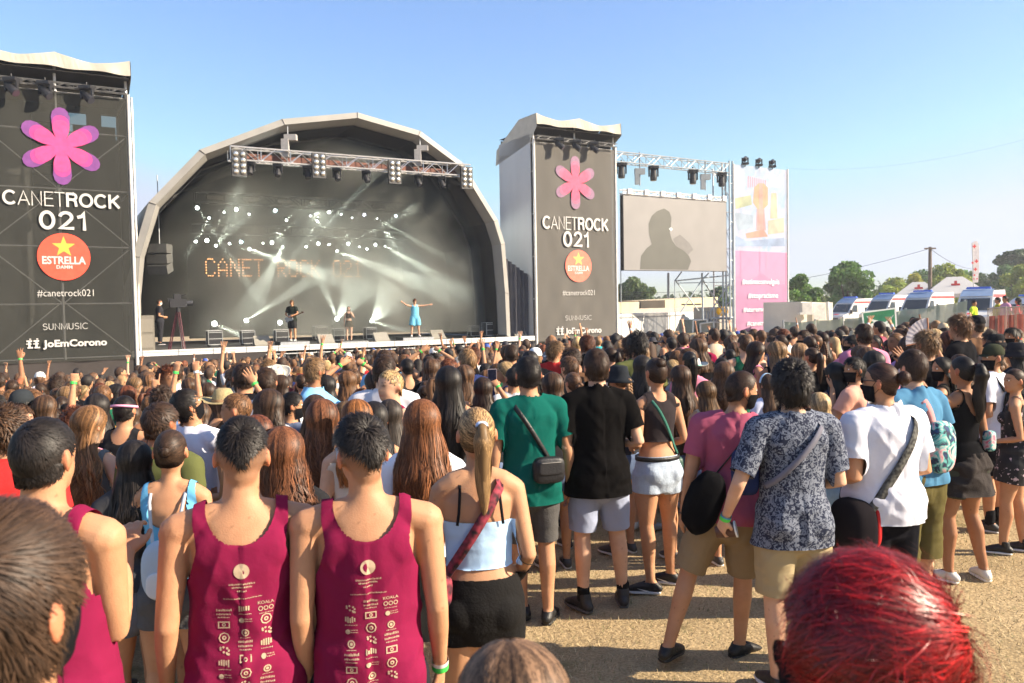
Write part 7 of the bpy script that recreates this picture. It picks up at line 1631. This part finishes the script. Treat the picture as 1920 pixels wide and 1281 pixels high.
simple(1858,618,160,'m','broad dark head with short curls in front of the vans, right side','tan',(.05,.03,.02),lambda P,rs:curly(P,rs,900,1.1),'tee',(.25,.20,.16),yaw=10)
simple(1905,640,200,'f','person in a black beret-like cap at the right edge','tan','black',LH(zend=1.3),'tee',(.02,.02,.03),extra=lambda P,o,V,F:hat(P,'bucket',o,(.02,.02,.025)))
simple(520,683,150,'f','person in a white cowboy hat in front of the stage skirt','tan','brown',LH(zend=1.3),'tee',(.30,.05,.08),extra=lambda P,o,V,F:hat(P,'cowboy',o,(.72,.68,.58),(.4,.25,.15)),hp=-28)
simple(568,688,150,'f','person in an orange brown straw hat right of the white hat','tan','brown',LH(zend=1.3),'strap',(.6,.25,.25),extra=lambda P,o,V,F:hat(P,'straw',o,(.55,.28,.10),(.5,.12,.08)))
simple(942,672,125,'f','woman with one long arm raised against the stage edge near the right tower','tan','black',SH(),'tank',(.10,.04,.04),arms=(((.0,.04,.28),(-.07,.08,.55)),'down'),hands=('spread','relaxed'),extra=WB(0))
simple(912,668,118,'f','person with a straight raised arm left of the right tower','tan','brown',LH(zend=1.3),'tank',(.10,.04,.04),arms=(((.0,.04,.28),(-.03,.08,.55)),'down'),hands=('spread','relaxed'))
simple(1035,655,120,'f','person in a white cap and white top in front of the right banner','tan','brown',SH(),'tee',(.75,.72,.74),extra=lambda P,o,V,F:hat(P,'cap',o,(.75,.72,.70)),hy=40)
fan_p=simple(1800,660,190,'f','person raising a white folding fan over the crowd on the right','tan','brown',LH(zend=1.3),'tee',(.25,.22,.20),yaw=10,arms=(((.10,.04,.22),(.20,.10,.46)),'down'),hands=('hold','relaxed'))
def mk_fan(colr,rad,a0,a1,n=18,tilt=0):
    def f(e,c,M,d):
        X=Vector((1,0,0));Z=Vector((0,0,1)); m=MB(); cm=Vector((0,-.0,0))
        for i in range(n):
            a=R(a0+(a1-a0)*i/(n-1)); dr=X*math.cos(a)+Z*math.sin(a); sd=dr.cross(Vector((0,1,0))); y=Vector((0,.004*(i%2),0)); m.hexa([c+sd*w_+dr*r_+y+Vector((0,q,0)) for r_ in (0.0,rad) for (w_,q) in ((-.005-.03*rad*(r_>0),0),(.005+.03*rad*(r_>0),0),(.005+.03*rad*(r_>0),.002),(-.005-.03*rad*(r_>0),.002))])
        m.build('blade',mat('fan_%d'%int(colr[1]*100),colr,.6,.2,30),e)
        m=MB()
        for a in (a0,a1): dr=X*math.cos(R(a))+Z*math.sin(R(a)); m.tube(c-dr*.02,c+dr*rad,.008,5)
        m.build('guard_stick',mat('fan_stick',(.30,.12,.05),.6),e)
    return f
held(fan_p,0,'hand_fan','white open folding fan held up in front of the green netting fence','fan',mk_fan((.60,.54,.52),.23,95,190),off=.06)
fan_q=simple(795,718,225,'f','person fanning herself with a big orange fan','tan','dark brown',BU(h=.05),'tank',(.08,.05,.07),arms=(((.12,.02,-.10),(.16,.03,.12)),'down'),hands=('hold','relaxed'),yaw=-5)
held(fan_q,0,'hand_fan','orange folding fan held beside the black haired woman','fan',mk_fan((.62,.27,.09),.23,60,170),off=.05)
pho=simple(905,702,225,'f','person filming the stage with a phone held in both hands','tan','dark brown',LH(zend=1.3),'tank',(.02,.02,.02),arms=('phone',((.10,.16,.10),(.02,.24,.24))),hands=('hold','hold'),yaw=-4,extra=WB(1))
def mk_phone(e,c,M,d):
    Z=Vector((0,0,1)); b=M@Vector((0,1,0)); x=b.cross(Z); m=MB(); MM=Matrix((x,b,Z)).transposed(); m.box(c,(.078,.010,.155),MM); m.build('case',mat('phone_case',(.35,.28,.3),.4),e); m=MB(); m.box(c-b*.0062,(.070,.0015,.146),MM); m.build('screen',mat('phone_screen',(.012,.014,.03),.1,spec=.6),e)
held(pho,1,'mobile_phone','mobile phone held up to film, left of the green shirt man','phone',mk_phone,off=.10,inn=.0)
ph2=simple(300,795,300,'f','person holding up a black phone in front of the white T-shirt man','tan','brown',LH(zend=1.3),'tank',(.25,.05,.03),arms=(((.0,.10,-.10),(-.02,.16,.12)),((-.02,.10,-.10),(-.10,.16,.12))),hands=('hold','hold'),yaw=-4)
held(ph2,1,'mobile_phone','black mobile phone held up above the blue top girl','phone',mk_phone,off=.10,inn=0)
# stewards and visitors on the bank
simple(1826,562,52,'m','steward in a yellow hi-vis vest beside the nearest ambulance','tan','black',SH(),'tee',(.55,.80,.05),'trousers',(.02,.02,.03),yaw=150)
simple(1871,556,55,'m','person in an olive yellow shirt standing behind the barrier','tan','black',SH(),'tee',(.42,.38,.03),'trousers',(.02,.02,.03),yaw=0)
simple(1885,553,56,'m','person in a pink shirt and red cloth behind the barrier','tan','black',SH(),'tee',(.65,.30,.40),'trousers',(.35,.03,.03),yaw=20)
simple(1909,557,56,'f','person in a bright red top by the van at the right edge','tan','black',LH(zend=1.3),'tee',(.65,.06,.08),'trousers',(.45,.04,.03),yaw=-20)
simple(1713,592,70,'m','man in a turquoise shirt bent forward by the netting fence','tan','black',SH(),'tee',(.04,.35,.48),'trousers',(.02,.02,.03),yaw=110,hp=-30)
# --- band and camera crew on the stage
def onstage(px,D,w,z,H,sex,label,skin,hc,hair,dress,absyaw,**kw):
    P=Pose(sex,**kw); p=FP(px,640,w); V,F,c=build_body(P,.012,.007,SKIN[skin]); o=put('person',V,F,'skin',None,SKIN[skin],c); rs=np.random.RandomState(px)
    h=hair(P,rs); put('hair',h[0],h[1],'hair',o,HAIRC[hc] if isinstance(hc,str) else hc,h[2]); dress(P,o,V,F,rs); place(o,p.x,p.y,z,absyaw,H/1.77); tag(o,label,'person','people on the stage'); P.o=o; return P
fy=math.degrees(math.atan2(WV.x,-WV.y))+0 # facing the crowd
gtr=onstage(549,0,.5,DZ+.172,1.76,'m','guitarist in black T-shirt and shorts playing on the stage','tan',(.20,.11,.05),SH(length=.05,lift=.3,k=1.08),
  lambda P,o,V,F,rs:(G('shirt',tee(P,.012,3),o,(.02,.025,.02)),G('shorts',legs_garment(P,.012,1,upto=.9),o,(.03,.03,.03)),eyes(P,o),shoes(P,o,(.3,.3,.3)),
   None),fy-45,arms=(((.10,.05,-.24),(-.02,.22,-.30)),((.12,.0,-.26),(-.10,.18,-.36))),legs=((-.14,.05),(.14,-.08)),hy=15)
def guitar():
    M=Matrix.LocRotScale(gtr.o.location,gtr.o.rotation_euler,gtr.o.scale); e=empty('electric_guitar',M@Vector((0,.17,.98)),'dark electric guitar slung on the guitarist','guitar')
    T=lambda x,y,z:M@Vector((x,y,z)); m=MB(); ax=Vector((-.85,0,.35)).normalized(); up=Vector((.35,0,.85)).normalized(); c=Vector((.06,.17,.95)); pts=[(-.19,0),(-.17,.12),(-.05,.13),(.02,.08),(.12,.12),(.17,.05),(.13,0),(.17,-.06),(.11,-.12),(.0,-.08),(-.08,-.13),(-.18,-.11)]
    A=[T(*(c-ax*a+up*b)) for a,b in pts]; B=[T(*(c-ax*a+up*b+Vector((0,.04,0)))) for a,b in pts]; n=len(A); m.add(A+B,[tuple(range(n)),tuple(range(2*n-1,n-1,-1))]+[(i,(i+1)%n,n+(i+1)%n,n+i) for i in range(n)]); m.build('body',mat('guitar_body',(.30,.32,.33),.2,coat=1),e)
    m=MB(); m.tube(T(*(c+ax*.12+Vector((0,.045,0)))),T(*(c+ax*.66+Vector((0,.04,0)))),.022,6); m.box(T(*(c+ax*.72+Vector((0,.04,0)))),(.09,.03,.07)); m.build('neck',mat('guitar_neck',(.12,.06,.03),.4),e)
guitar()
sng=onstage(655,0,1.9,DZ,1.64,'f','singer in a black crop top and skirt holding a microphone','fair',(.16,.07,.04),LH(zend=1.25,wave=.01),
  lambda P,o,V,F,rs:(G('bikini_top',tank(P,.012,3,hem=1.16,deep=1.3,loose=.004,fold=.002),o,(.05,.035,.03)),G('skirt',legs_garment(P,.012,1,top=1.05,skirt=.74,loose=.0),o,(.05,.045,.035)),eyes(P,o),shoes(P,o,(.02,.02,.02))),fy-15,arms=('mouth','down'),hands=('fist','relaxed'))
def micro(P,i,label):
    M=Matrix.LocRotScale(P.o.location,P.o.rotation_euler,P.o.scale); a=M@Vector(P.wr[i]+np.array([0,.05,.05])); b=M@Vector((0,.125,1.58)); e=empty('microphone',a,label,'microphone'); m=MB(); m.tube(a,b,.014,8); m.build('handle',BLK,e); m=MB(); m.ball(b,.028,8,6); m.build('head',STEEL,e)
micro(sng,0,'microphone held by the singer in black')
sb=onstage(779,0,1.0,DZ+.152,1.80,'m','singer in pale blue basketball kit with both arms spread wide','pale',(.16,.06,.035),SH(length=.05,lift=.35,k=1.08),
  lambda P,o,V,F,rs:(G('tank_top',tank(P,.012,3,hem=.86,deep=1.25,strap=(.08,.135),loose=.02),o,(.16,.48,.66)),G('shorts',legs_garment(P,.012,1,upto=.96,loose=.06,flare=.05),o,(.16,.48,.66)),eyes(P,o),shoes(P,o,(.6,.6,.6))),fy-15,arms=('out',((.20,.05,.06),(.40,.10,.20))),legs=((-.18,0),(.18,.06)),hands=('spread','fist'),hp=14)
cmn=onstage(301,0,.6,DZ+.20,1.82,'m','camera operator in black with a white mask and headset','tan','dark brown',SH(length=.02,lift=.1,k=1.03),
  lambda P,o,V,F,rs:(G('shirt',tee(P,.012,3),o,(.03,.03,.035)),G('trousers',legs_garment(P,.012,1,upto=1.9),o,(.03,.03,.035)),face_mask(P,V,F,o,(.65,.65,.65)),shoes(P,o,(.02,.02,.02))),math.degrees(math.atan2(-UV.x,UV.y)),arms=('front','front'))
def tvcam():
    p=FP(336,640,.5); e=empty('tv_camera',(p.x,p.y,DZ+1.75),'black broadcast camera on a tall tripod pointing across the stage','camera'); z=DZ+1.84; U=UV
    MM=Matrix(((UV.x,WV.x,0),(UV.y,WV.y,0),(0,0,1))); m=MB(); m.box((p.x,p.y,z),(.62,.26,.34),MM); m.box(p+UV*-.02+Vector((0,0,z+.27-p.z)),(.26,.2,.2),MM); m.build('body',BLK,e)
    q=Vector((p.x,p.y,z)); m=MB(); m.tube(q+U*.25,q+U*.55,.09,12,.11); m.build('lens',mat('lens_body',(.05,.05,.055),.3),e); m=MB(); m.box(q-U*.3+Vector((0,0,.12)),(.16,.2,.14),MM); m.tube(q-U*.1-Vector((0,0,.1)),q-U*.55-Vector((0,0,.3)),.015,5); m.tube(q+Vector((0,0,.25)),q+U*.3+Vector((0,0,.34)),.02,5); m.build('viewfinder',BLK,e)
    t=empty('tripod',(p.x,p.y,DZ),'tripod with maroon and silver legs under the broadcast camera','tripod'); 
    for k,(a,nm,cl) in enumerate(((200,'leg',mat('tripod_maroon',(.10,.02,.03),.5)),(320,'leg',mat('tripod_maroon',())),(90,'leg',mat('tripod_silver',(.62,.60,.56),.4,metal=.4)))):
        f=Vector((math.cos(R(a))*.42,math.sin(R(a))*.42,0)); m=MB(); 
        for o_ in (-.035,.035): m.tube(Vector((p.x+o_,p.y,DZ+1.64)),Vector((p.x+o_,p.y,DZ))+f*.9,.024,5)
        m.build(nm,cl,t)
    m=MB(); m.tube((p.x,p.y,DZ+1.5),(p.x,p.y,DZ+1.68),.09,10); m.build('head',BLK,t)
tvcam()
print('HEROES',HL)
# ================================================================ the crowd
rc=random.Random(21)
TOPC={'black':(.008,.008,.010),'white':(.60,.60,.64),'navy':(.02,.03,.10),'grey':(.20,.20,.21),'maroon':(.22,.012,.05),'red':(.50,.03,.03),'pink':(.62,.22,.32),'mustard':(.60,.32,.04),'olive':(.10,.11,.04),'sky blue':(.20,.45,.70),'beige':(.50,.40,.28),'lilac':(.38,.28,.52),'dark green':(.015,.11,.06),'orange':(.65,.20,.04),'turquoise':(.03,.38,.40),'brown':(.13,.07,.04)}
TOPW=[17,6,4,3,3,1,1.2,.8,2.5,1.5,1.5,.8,1.5,.5,.8,3]
HC_={'black':(.020,.016,.014),'dark brown':(.050,.028,.017),'brown':(.10,.052,.027),'chestnut':(.16,.078,.035),'honey blonde':(.26,.15,.07),'blonde':(.42,.28,.13),'auburn':(.14,.045,.02)}
HCW=[6,8,6,4,2,1,2]
PROTO=[]
def proto(sex,hkind,hair,top,arms,hands=('relaxed','relaxed'),acc=None,hy=0,hp=0,mask=False,armtxt=''):
    P=Pose(sex,arms=arms,hands=hands,hy=hy,hp=hp,legs=((-.09,0),(.10,.03))); rs=np.random.RandomState(len(PROTO)+5)
    V,F,c=build_body(P,.0145,.009,SKIN['tan'],None if sex=='f' or hkind!='short' else (.14,.08,.05)); o=put('person',V,F,'skin',None,(1,1,1),c); sk=[('body',o)]
    h=hair(P,rs); put('hair',h[0],h[1],'hair',o,(1,1,1),h[2])
    if top=='T-shirt': G('shirt',tee(P,.0155,len(PROTO),fold=.009),o,(1,1,1))
    elif top=='crop top': G('shirt',tee(P,.0155,len(PROTO),hem=1.10,loose=.01),o,(1,1,1))
    elif top=='vest': G('shirt',tank(P,.0145,len(PROTO),hem=.93,deep=1.27,loose=.012,fold=.005),o,(1,1,1))
    elif top=='strap top': G('shirt',from_body(V,F,lambda V:np.minimum(np.minimum(np.interp(np.abs(V[:,0]),[0,.05,.085,.1,.125,.14],[1.24,1.25,1.30,1.5,1.5,1.36])-V[:,2],V[:,2]-1.0),.145-np.abs(V[:,0])),.008),o,(1,1,1))
    G('shorts',legs_garment(P,.017,1,upto=.45 if sex=='f' else .9,loose=.018),o,(1,1,1),'denim')
    if mask: face_mask(P,V,F,o)
    if acc: hat(P,acc,o,(1,1,1))
    shoes(P,o,(.05,.05,.05))
    for s_ in list(o.children):
        for q in list(s_.children):
            if q.name.startswith('sole'): bpy.data.objects.remove(q)
    for i in (0,1):
        if armtxt and P.wr[i][2]>1.5: wristband(P,i,o,(.08,.62,.10))
    PROTO.append(dict(o=o,sex=sex,hk=hkind,top=top,acc=acc,arm=armtxt,mask=mask,up=bool(armtxt),used=False)); return o
h1=lambda **k:L_(n=900,wid=.0055,**k)
hs=lambda **k:(lambda P,rs:hair_short(P,1300,rs,wid=.0036,**k))
D_=('down','down')
proto('m','short',hs(),'T-shirt',D_)
proto('m','short',hs(length=.02,lift=.1,k=1.03),'vest',('front','front'),hy=12)
proto('m','curly',lambda P,rs:curly(P,rs,1200,1.12),'T-shirt',('chest','down'),hy=-15)
proto('m','short',hs(),'T-shirt',('down','up'),('relaxed','spread'),armtxt='one arm raised')
proto('m','short',hs(),'T-shirt',('phone','phone'),('hold','hold'),mask=True,hy=50)
proto('m','cropped',hs(length=.018,lift=.1,k=1.03),'vest',('overhead','overhead'),('spread','fist'),armtxt='both hands above the head')
proto('f','long straight',h1(zend=1.15,wave=.002),'strap top',D_)
proto('f','long wavy',h1(zend=1.12,wave=.010,wf=18),'vest',('front','down'),hy=14)
proto('f','long curly',h1(zend=1.2,wave=.014,wf=24,frizz=.8,volk=1.12,spread=1.15),'T-shirt',D_,hy=-12)
proto('f','shoulder length',h1(zend=1.34,wave=.003,volk=1.05),'crop top',('chest','chest'))
proto('f','pinned up',lambda P,rs:hair_bun(P,700,rs,h=.06),'strap top',('down','front'),hy=18)
proto('f','braided',lambda P,rs:hair_braid(P,600,rs,r=.028,L=.28),'vest',D_)
proto('f','long straight',h1(zend=1.2,wave=.003),'vest',('up','down'),('spread','relaxed'),armtxt='one arm raised')
proto('f','long wavy',h1(zend=1.2,wave=.012,wf=20),'crop top',('upbent','wave'),('spread','fist'),armtxt='both arms raised',hy=-10)
proto('f','ponytailed',lambda P,rs:hair_ponytail(P,700,rs,r=.034)[0],'T-shirt',D_,hy=24)
proto('f','long wavy',h1(zend=1.2,wave=.008),'T-shirt',('hip','down'),mask=True,hy=-58)
proto('f','long straight',h1(zend=1.25),'T-shirt',D_,acc='bucket')
proto('m','short',hs(length=.02,lift=.1,k=1.03),'T-shirt',D_,acc='cap')
proto('f','long wavy',h1(zend=1.25,wave=.006),'strap top',D_,acc='straw')
PW=[7,4,4,1,2,.5,9,10,7,7,5,4,1,.6,5,2,1,2,1]
HATC={'cap':{'black':(.02,.02,.022),'white':(.72,.72,.72),'blue':(.04,.12,.45),'red':(.5,.03,.03)},'bucket':{'black':(.02,.02,.022),'white':(.7,.7,.68),'beige':(.5,.42,.3)},'straw':{'pale':(.6,.5,.3),'tan':(.42,.28,.13)}}
LAND=[(60,'left tower'),(200,'left tower edge'),(300,'camera operator'),(390,'stage left end'),(470,'LED lettering start'),(549,'guitarist'),(655,'singer in black'),(779,'singer in pale blue'),(880,'stage right end'),(970,'wing curtain'),(1080,'right tower banner'),(1200,'screen left half'),(1310,'screen right half'),(1425,'poster tower'),(1520,'small white cabin'),(1645,'green banner'),(1740,'utility pole'),(1830,'red cross flag'),(1900,'crowd barriers')]
LAND=[(a,{'left tower edge':'edge of the left tower','stage left end':'left end of the stage','LED lettering start':'start of the LED lettering','stage right end':'right end of the stage','screen left half':'left half of the screen','screen right half':'right half of the screen'}.get(b,b)) for a,b in LAND]
SEEN=set()
pts=[]; cell={}
def okd(x,y,dm,extra=PEOPLE):
    for (a,b) in extra:
        if (a-x)**2+(b-y)**2<.40**2: return False
    i,j=int(x//1),int(y//1)
    for p in range(i-1,i+2):
        for q in range(j-1,j+2):
            for (a,b) in cell.get((p,q),()):
                if (a-x)**2+(b-y)**2<dm*dm: return False
    return True
def allowed(x,y):
    px,py,D=PX((x,y,gz(x,y)))
    if px<-140 or px>2060: return 0
    mn=np.interp(px,[-100,0,150,400,640,800,860,930,1000,1100,1300,1480,1600,1750,1850,2000],[3.6,3.7,4.1,4.6,4.5,4.9,5.6,6.6,7.2,7.5,7.4,7.2,6.4,7.3,8.2,8.6])
    # rear edge of the crowd: just in front of stage, towers, fence
    q=Vector((x,y,0))-FO; q.z=0; w=q.dot(WV); u=q.dot(UV)
    if w>-2.2: return 0
    if float(sstep(-3,4,(x-11)*.75+(y-27)*.66)*sstep(4,11,x))>.015: return 0
    hy_=PX((x,y,gz(x,y)+1.68))[1]
    if D>9 and hy_+7<np.interp(px,[-100,250,300,600,1000,1120,1300,1450,1600,1750,1850,2000],[712,702,688,668,652,636,630,614,614,617,620,622]): return 0
    mx=np.interp(px,[-100,250,1000,1160,1300,1450,1550,1650,1750,1850,2000],[27,29,38,38,36,33,29,25,21,19,17])
    return mn<=D<=mx
cand=[]; rr=np.random.RandomState(77)
for t in range(120000):
    D=math.sqrt(rr.uniform(3.6**2,38**2)); x=rr.uniform(-.68,.66)*D; y=D
    dm=np.interp(D,[4,9,16,38],[.44,.46,.48,.52])
    if allowed(x,y) and okd(x,y,dm): cell.setdefault((int(x//1),int(y//1)),[]).append((x,y)); cand.append((x,y))
cand.sort(key=lambda p:PX((p[0],p[1],1.6))[2])
NM=215
print('CROWD',len(cand))
def person_copy(pr,first):
    if first: return pr['o']
    c=copytree(pr['o']); return c
gcount=0
for idx,(x,y) in enumerate(cand[:NM]):
    for attempt in range(60):
        pr=rc.choices(PROTO,PW)[0]; tn=rc.choices(list(TOPC),TOPW)[0]; hn=rc.choices(list(HC_),HCW)[0]; hatn=rc.choice(list(HATC[pr['acc']])) if pr['acc'] else None
        px,py,D=PX((x,y,1.5))
        if pr['up'] and (D<8.5 or px>1500 or 1000<px<1300): continue
        reg=min(LAND,key=lambda a:abs(a[0]-px))[1]
        lab='person with %s %s hair'%(pr['hk'],hn)
        if pr['acc']: lab='person in a %s %s over %s hair'%(hatn,{'cap':'cap','bucket':'bucket hat','straw':'straw hat'}[pr['acc']],hn)
        lab+=', %s %s'%(tn,pr['top'])
        if pr['arm']: lab+=', '+pr['arm'].replace(' above the head',' up')
        elif pr['mask']: lab+=', masked'
        lab+=', below the '+reg
        if lab not in SEEN and len(lab.split())<=16: SEEN.add(lab); break
    if pr['up'] and D<6 and False: pass
    first=not pr['used']; pr['used']=True; o=person_copy(pr,first)
    sc=(rc.uniform(.93,1.05) if pr['sex']=='m' else rc.uniform(.85,.97)); place(o,x,y,gz(x,y),stage_yaw(x,y)+(rc.gauss(0,18) if rc.random()<.88 else rc.choice([-1,1])*rc.uniform(45,130)),sc); o.scale=(sc*rc.uniform(.95,1.12),sc*rc.uniform(.95,1.08),sc)
    sk=SKIN[rc.choices(['tan','pale','olive','brown','fair'],[6,2,4,2,1])[0]]; o.color=(*sk,1)
    for ch in o.children:
        n=ch.name.split('.')[0]
        if n=='hair': v=rc.uniform(.8,1.2); ch.color=(*[q*v for q in HC_[hn]],1)
        elif n=='shirt': ch.color=(*TOPC[tn],1)
        elif n=='shorts': ch.color=(*rc.choice([(.02,.02,.025),(.12,.17,.28),(.35,.45,.55),(.25,.2,.13),(.05,.06,.10),(.30,.30,.30)]),1)
        elif n=='hat':
            ch.color=(*HATC[pr['acc']][hatn],1)
            for b in ch.children: b.color=ch.color
        elif n=='shoe': ch.color=(*rc.choice([(.03,.03,.03),(.5,.5,.48),(.3,.3,.3)]),1)
        elif n=='face_mask':
            mc=rc.choice([(.01,.01,.012),(.01,.01,.012),(.35,.5,.65),(.6,.6,.62)])
            ch.color=(*mc,1)
    tag(o,lab,'person','festival crowd facing the stage')
for pr in PROTO:
    if not pr['used']:
        for ch in list(pr['o'].children_recursive): bpy.data.objects.remove(ch)
        bpy.data.objects.remove(pr['o'])
# --- the far crowd as one mass
def lowpoly(sex,hk,arm,rs,hatk=None):
    """small figure: list of (V,F,slot)"""
    out=[]; P=Pose(sex,arms=arm)
    S=[r for r in (MALE if sex=='m' else FEM)][::1]; rings=[(0,q[3],q[0]) for q in S]; rad=[(q[1]+.012,q[2]+.012) for q in S]
    out.append((*tubeM(rings[:-2],rad[:-2],n=12),'top')); out.append((*tubeM([(0,-.012,1.40),(0,-.01,1.47),(0,0,1.58)],[(.11,.07),.055,.048],n=8),'skin'))
    out.append((*ballM(HC+np.array([0,.008,-.018]),HR*np.array([.95,.98,1.12]),None,12,8),'skin')); out.append((*ballM((0,.1,1.615),(.012,.014,.02),None,5,4),'skin'))
    for sg in (-1,1): out.append((*ballM((sg*.08,0,1.63),(.01,.02,.03),None,6,4),'skin'))
    for i in (0,1):
        up=P.wr[i][2]>1.5; out.append((*tubeM([P.sh[i],lerp(P.sh[i],P.el[i],.45)],[.064,.056],n=8),'top')); out.append((*tubeM([P.sh[i],P.el[i],P.wr[i]],[.046,.038,.027],n=7),'skin'))
        d=nrm(P.wr[i]-P.el[i]); 
        if up:
            out.append((*tubeM([P.wr[i],P.wr[i]+d*.09],[(.032,.018),(.036,.018)],n=6),'skin'))
            for a in (-.3,-.1,.1,.3): q=P.wr[i]+d*.08+np.array([a*.1,0,0]); out.append((*tubeM([q,q+d*.085+np.array([a*.06,0,0])],[.010,.008],n=4),'skin'))
            out.append((*tubeM([P.wr[i]-d*.03,P.wr[i]-d*.008],[.031,.031],n=7),'band'))
        else: out.append((*tubeM([P.wr[i],P.wr[i]+d*.16],[(.03,.02),(.025,.015)],n=6),'skin'))
    out.append((*tubeM([(0,0,.2),(0,0,.5),(0,0,.95)],[(.12,.08),(.15,.10),(.17,.12)],n=8),'low'))
    k=1.10+.05*rs.uniform()
    if hk=='short': v,f=capshell(k,hairline,.003,0,1,20,14); out.append((v,[tuple(q) for q in f],'hair'))
    elif hk=='curly': v,f=capshell(k*1.08,hairline,.010,0,1,20,14); out.append((v,[tuple(q) for q in f],'hair'))
    else:
        v,f=capshell(k,hairline,.003,0,1,20,14); out.append((v,[tuple(q) for q in f],'hair')); ze={'long':1.18,'mid':1.36}[hk]
        out.append((*tubeM([(0,-.03,1.66),(0,-.05,1.54),(0,-.085,1.40),(0,-.10,ze)],[(.088,.075),(.095,.06),(.10,.045),(.06,.03)],n=10),'hair'))
    if hatk:
        prof={'cap':[(0,.098),(.055,.084),(.086,.030),(.089,0)],'straw':[(0,.10),(.06,.094),(.088,.015),(.13,.004),(.18,.018)]}[hatk]; v,f=lathe(prof,(HC[0],HC[1],HC[2]+.02),n=12,sx=.95,sy=1.1); out.append((v,[tuple(q) for q in f],'hat'))
    out2=[]
    for v,f,s_ in out: out2.append((np.asarray(v,float),f,s_))
    return out2
rs=np.random.RandomState(9); VAR=[]
for sex,hk,arm,wt in (('m','short',('down','down'),7),('m','curly',('down','front'),4),('f','long',('down','down'),10),('f','mid',('chest','down'),7),('m','short',('up','down'),.5),('f','long',('down','up'),.6),('f','long',('upbent','wave'),.35),('m','short',('overhead','overhead'),.3)):
    VAR.append((lowpoly(sex,hk,arm,rs),wt,sex))
VAR.append((lowpoly('m','short',('down','down'),rs,'cap'),.9,'m')); VAR.append((lowpoly('f','long',('down','down'),rs,'straw'),.6,'f'))
VV=[];FF4=[];CC=[];base=0
FS={}
def flat(parts):
    V=[];F=[];S=[];b=0
    for v,f,s_ in parts:
        V.append(v)
        for q in f: F.append(tuple(i+b for i in q) if len(q)==4 else (q[0]+b,q[1]+b,q[2]+b,q[2]+b))
        S+= [s_]*len(v); b+=len(v)
    return np.vstack(V),F,np.array(S)
FL=[(flat(p),w,sx) for p,w,sx in VAR]; wts=[w for _,w,_ in FL]; tris=[]
allF=[]
for (x,y) in cand[NM:]:
    k=rc.choices(range(len(FL)),wts)[0]; (v,f,s_),_,sx=FL[k]; yaw=R(stage_yaw(x,y)+rc.gauss(0,24)); 
    if rc.random()<.05: yaw+=R(rc.uniform(60,160))
    sc=rc.uniform(.93,1.03) if sx=='m' else rc.uniform(.86,.96); c,s2=math.cos(yaw),math.sin(yaw)
    v2=np.stack([v[:,0]*c-v[:,1]*s2,v[:,0]*s2+v[:,1]*c,v[:,2]],1)*sc+np.array([x,y,gz(x,y)]); 
    tn=TOPC[rc.choices(list(TOPC),TOPW)[0]]; hn=HC_[rc.choices(list(HC_),HCW)[0]]; sk=SKIN[rc.choices(['tan','pale','olive','brown'],[6,2,4,2])[0]]
    cm={'top':tn if rc.random()<.7 else sk,'hair':hn,'skin':sk,'low':(.05,.06,.09),'band':rc.choice([(.08,.5,.1),sk,sk,(.6,.6,.6)]),'hat':rc.choice([(.03,.03,.04),(.7,.68,.62),(.5,.4,.25),(.05,.1,.35)])}
    col=np.array([cm[q] for q in s_])
    hm=s_=='hair'; col[hm]*=(1.1+.8*vnoise(v[hm]*np.array([40,40,9])+x*3,3))[:,None]; v2[hm]+=.006*vnoise(v[hm]*60+y,5)[:,None]
    VV.append(v2);CC.append(col); fa=np.array(f)+base; allF.append(fa); base+=len(v2)
VV=np.vstack(VV);CC=np.vstack(CC);allF=np.vstack(allF); tri=allF[:,2]==allF[:,3]
me=bpy.data.meshes.new('crowd'); lf=[]; st_=[]; nloops=0
q=allF[~tri]; t3=allF[tri][:,:3]
me.vertices.add(len(VV)); me.vertices.foreach_set('co',VV.astype(np.float32).ravel()); me.loops.add(q.size+t3.size); me.loops.foreach_set('vertex_index',np.concatenate([q.ravel(),t3.ravel()]).astype(np.int32))
me.polygons.add(len(q)+len(t3)); me.polygons.foreach_set('loop_start',np.concatenate([np.arange(0,q.size,4),q.size+np.arange(0,t3.size,3)]).astype(np.int32)); me.update(calc_edges=True); me.shade_smooth()
a=me.color_attributes.new('Col','FLOAT_COLOR','POINT'); a.data.foreach_set('color',np.hstack([CC,np.ones((len(VV),1))]).astype(np.float32).ravel())
me.materials.append(mat('crowd_far',(1,1,1),.65,.08,30,attr=True,spec=.3)); co=bpy.data.objects.new('crowd',me); COL.objects.link(co); tag(co,'dense far crowd in front of the stage','crowd',kind='stuff')
print('FARV',len(VV))
# ================================================================ air
hz=MB(); hz.box((10,60,9),(260,330,26)); hm_=bpy.data.materials.new('haze_air'); hm_.use_nodes=True; hn_=hm_.node_tree.nodes; hn_.clear(); ho_=hn_.new('ShaderNodeOutputMaterial'); hp_=hn_.new('ShaderNodeVolumePrincipled'); hp_.inputs['Color'].default_value=(.96,.97,1,1); hp_.inputs['Density'].default_value=.0009; hp_.inputs['Anisotropy'].default_value=.35
hm_.node_tree.links.new(hp_.outputs[0],ho_.inputs['Volume']); tag(hz.build('haze',hm_),'thin summer haze over the field','haze',kind='stuff')
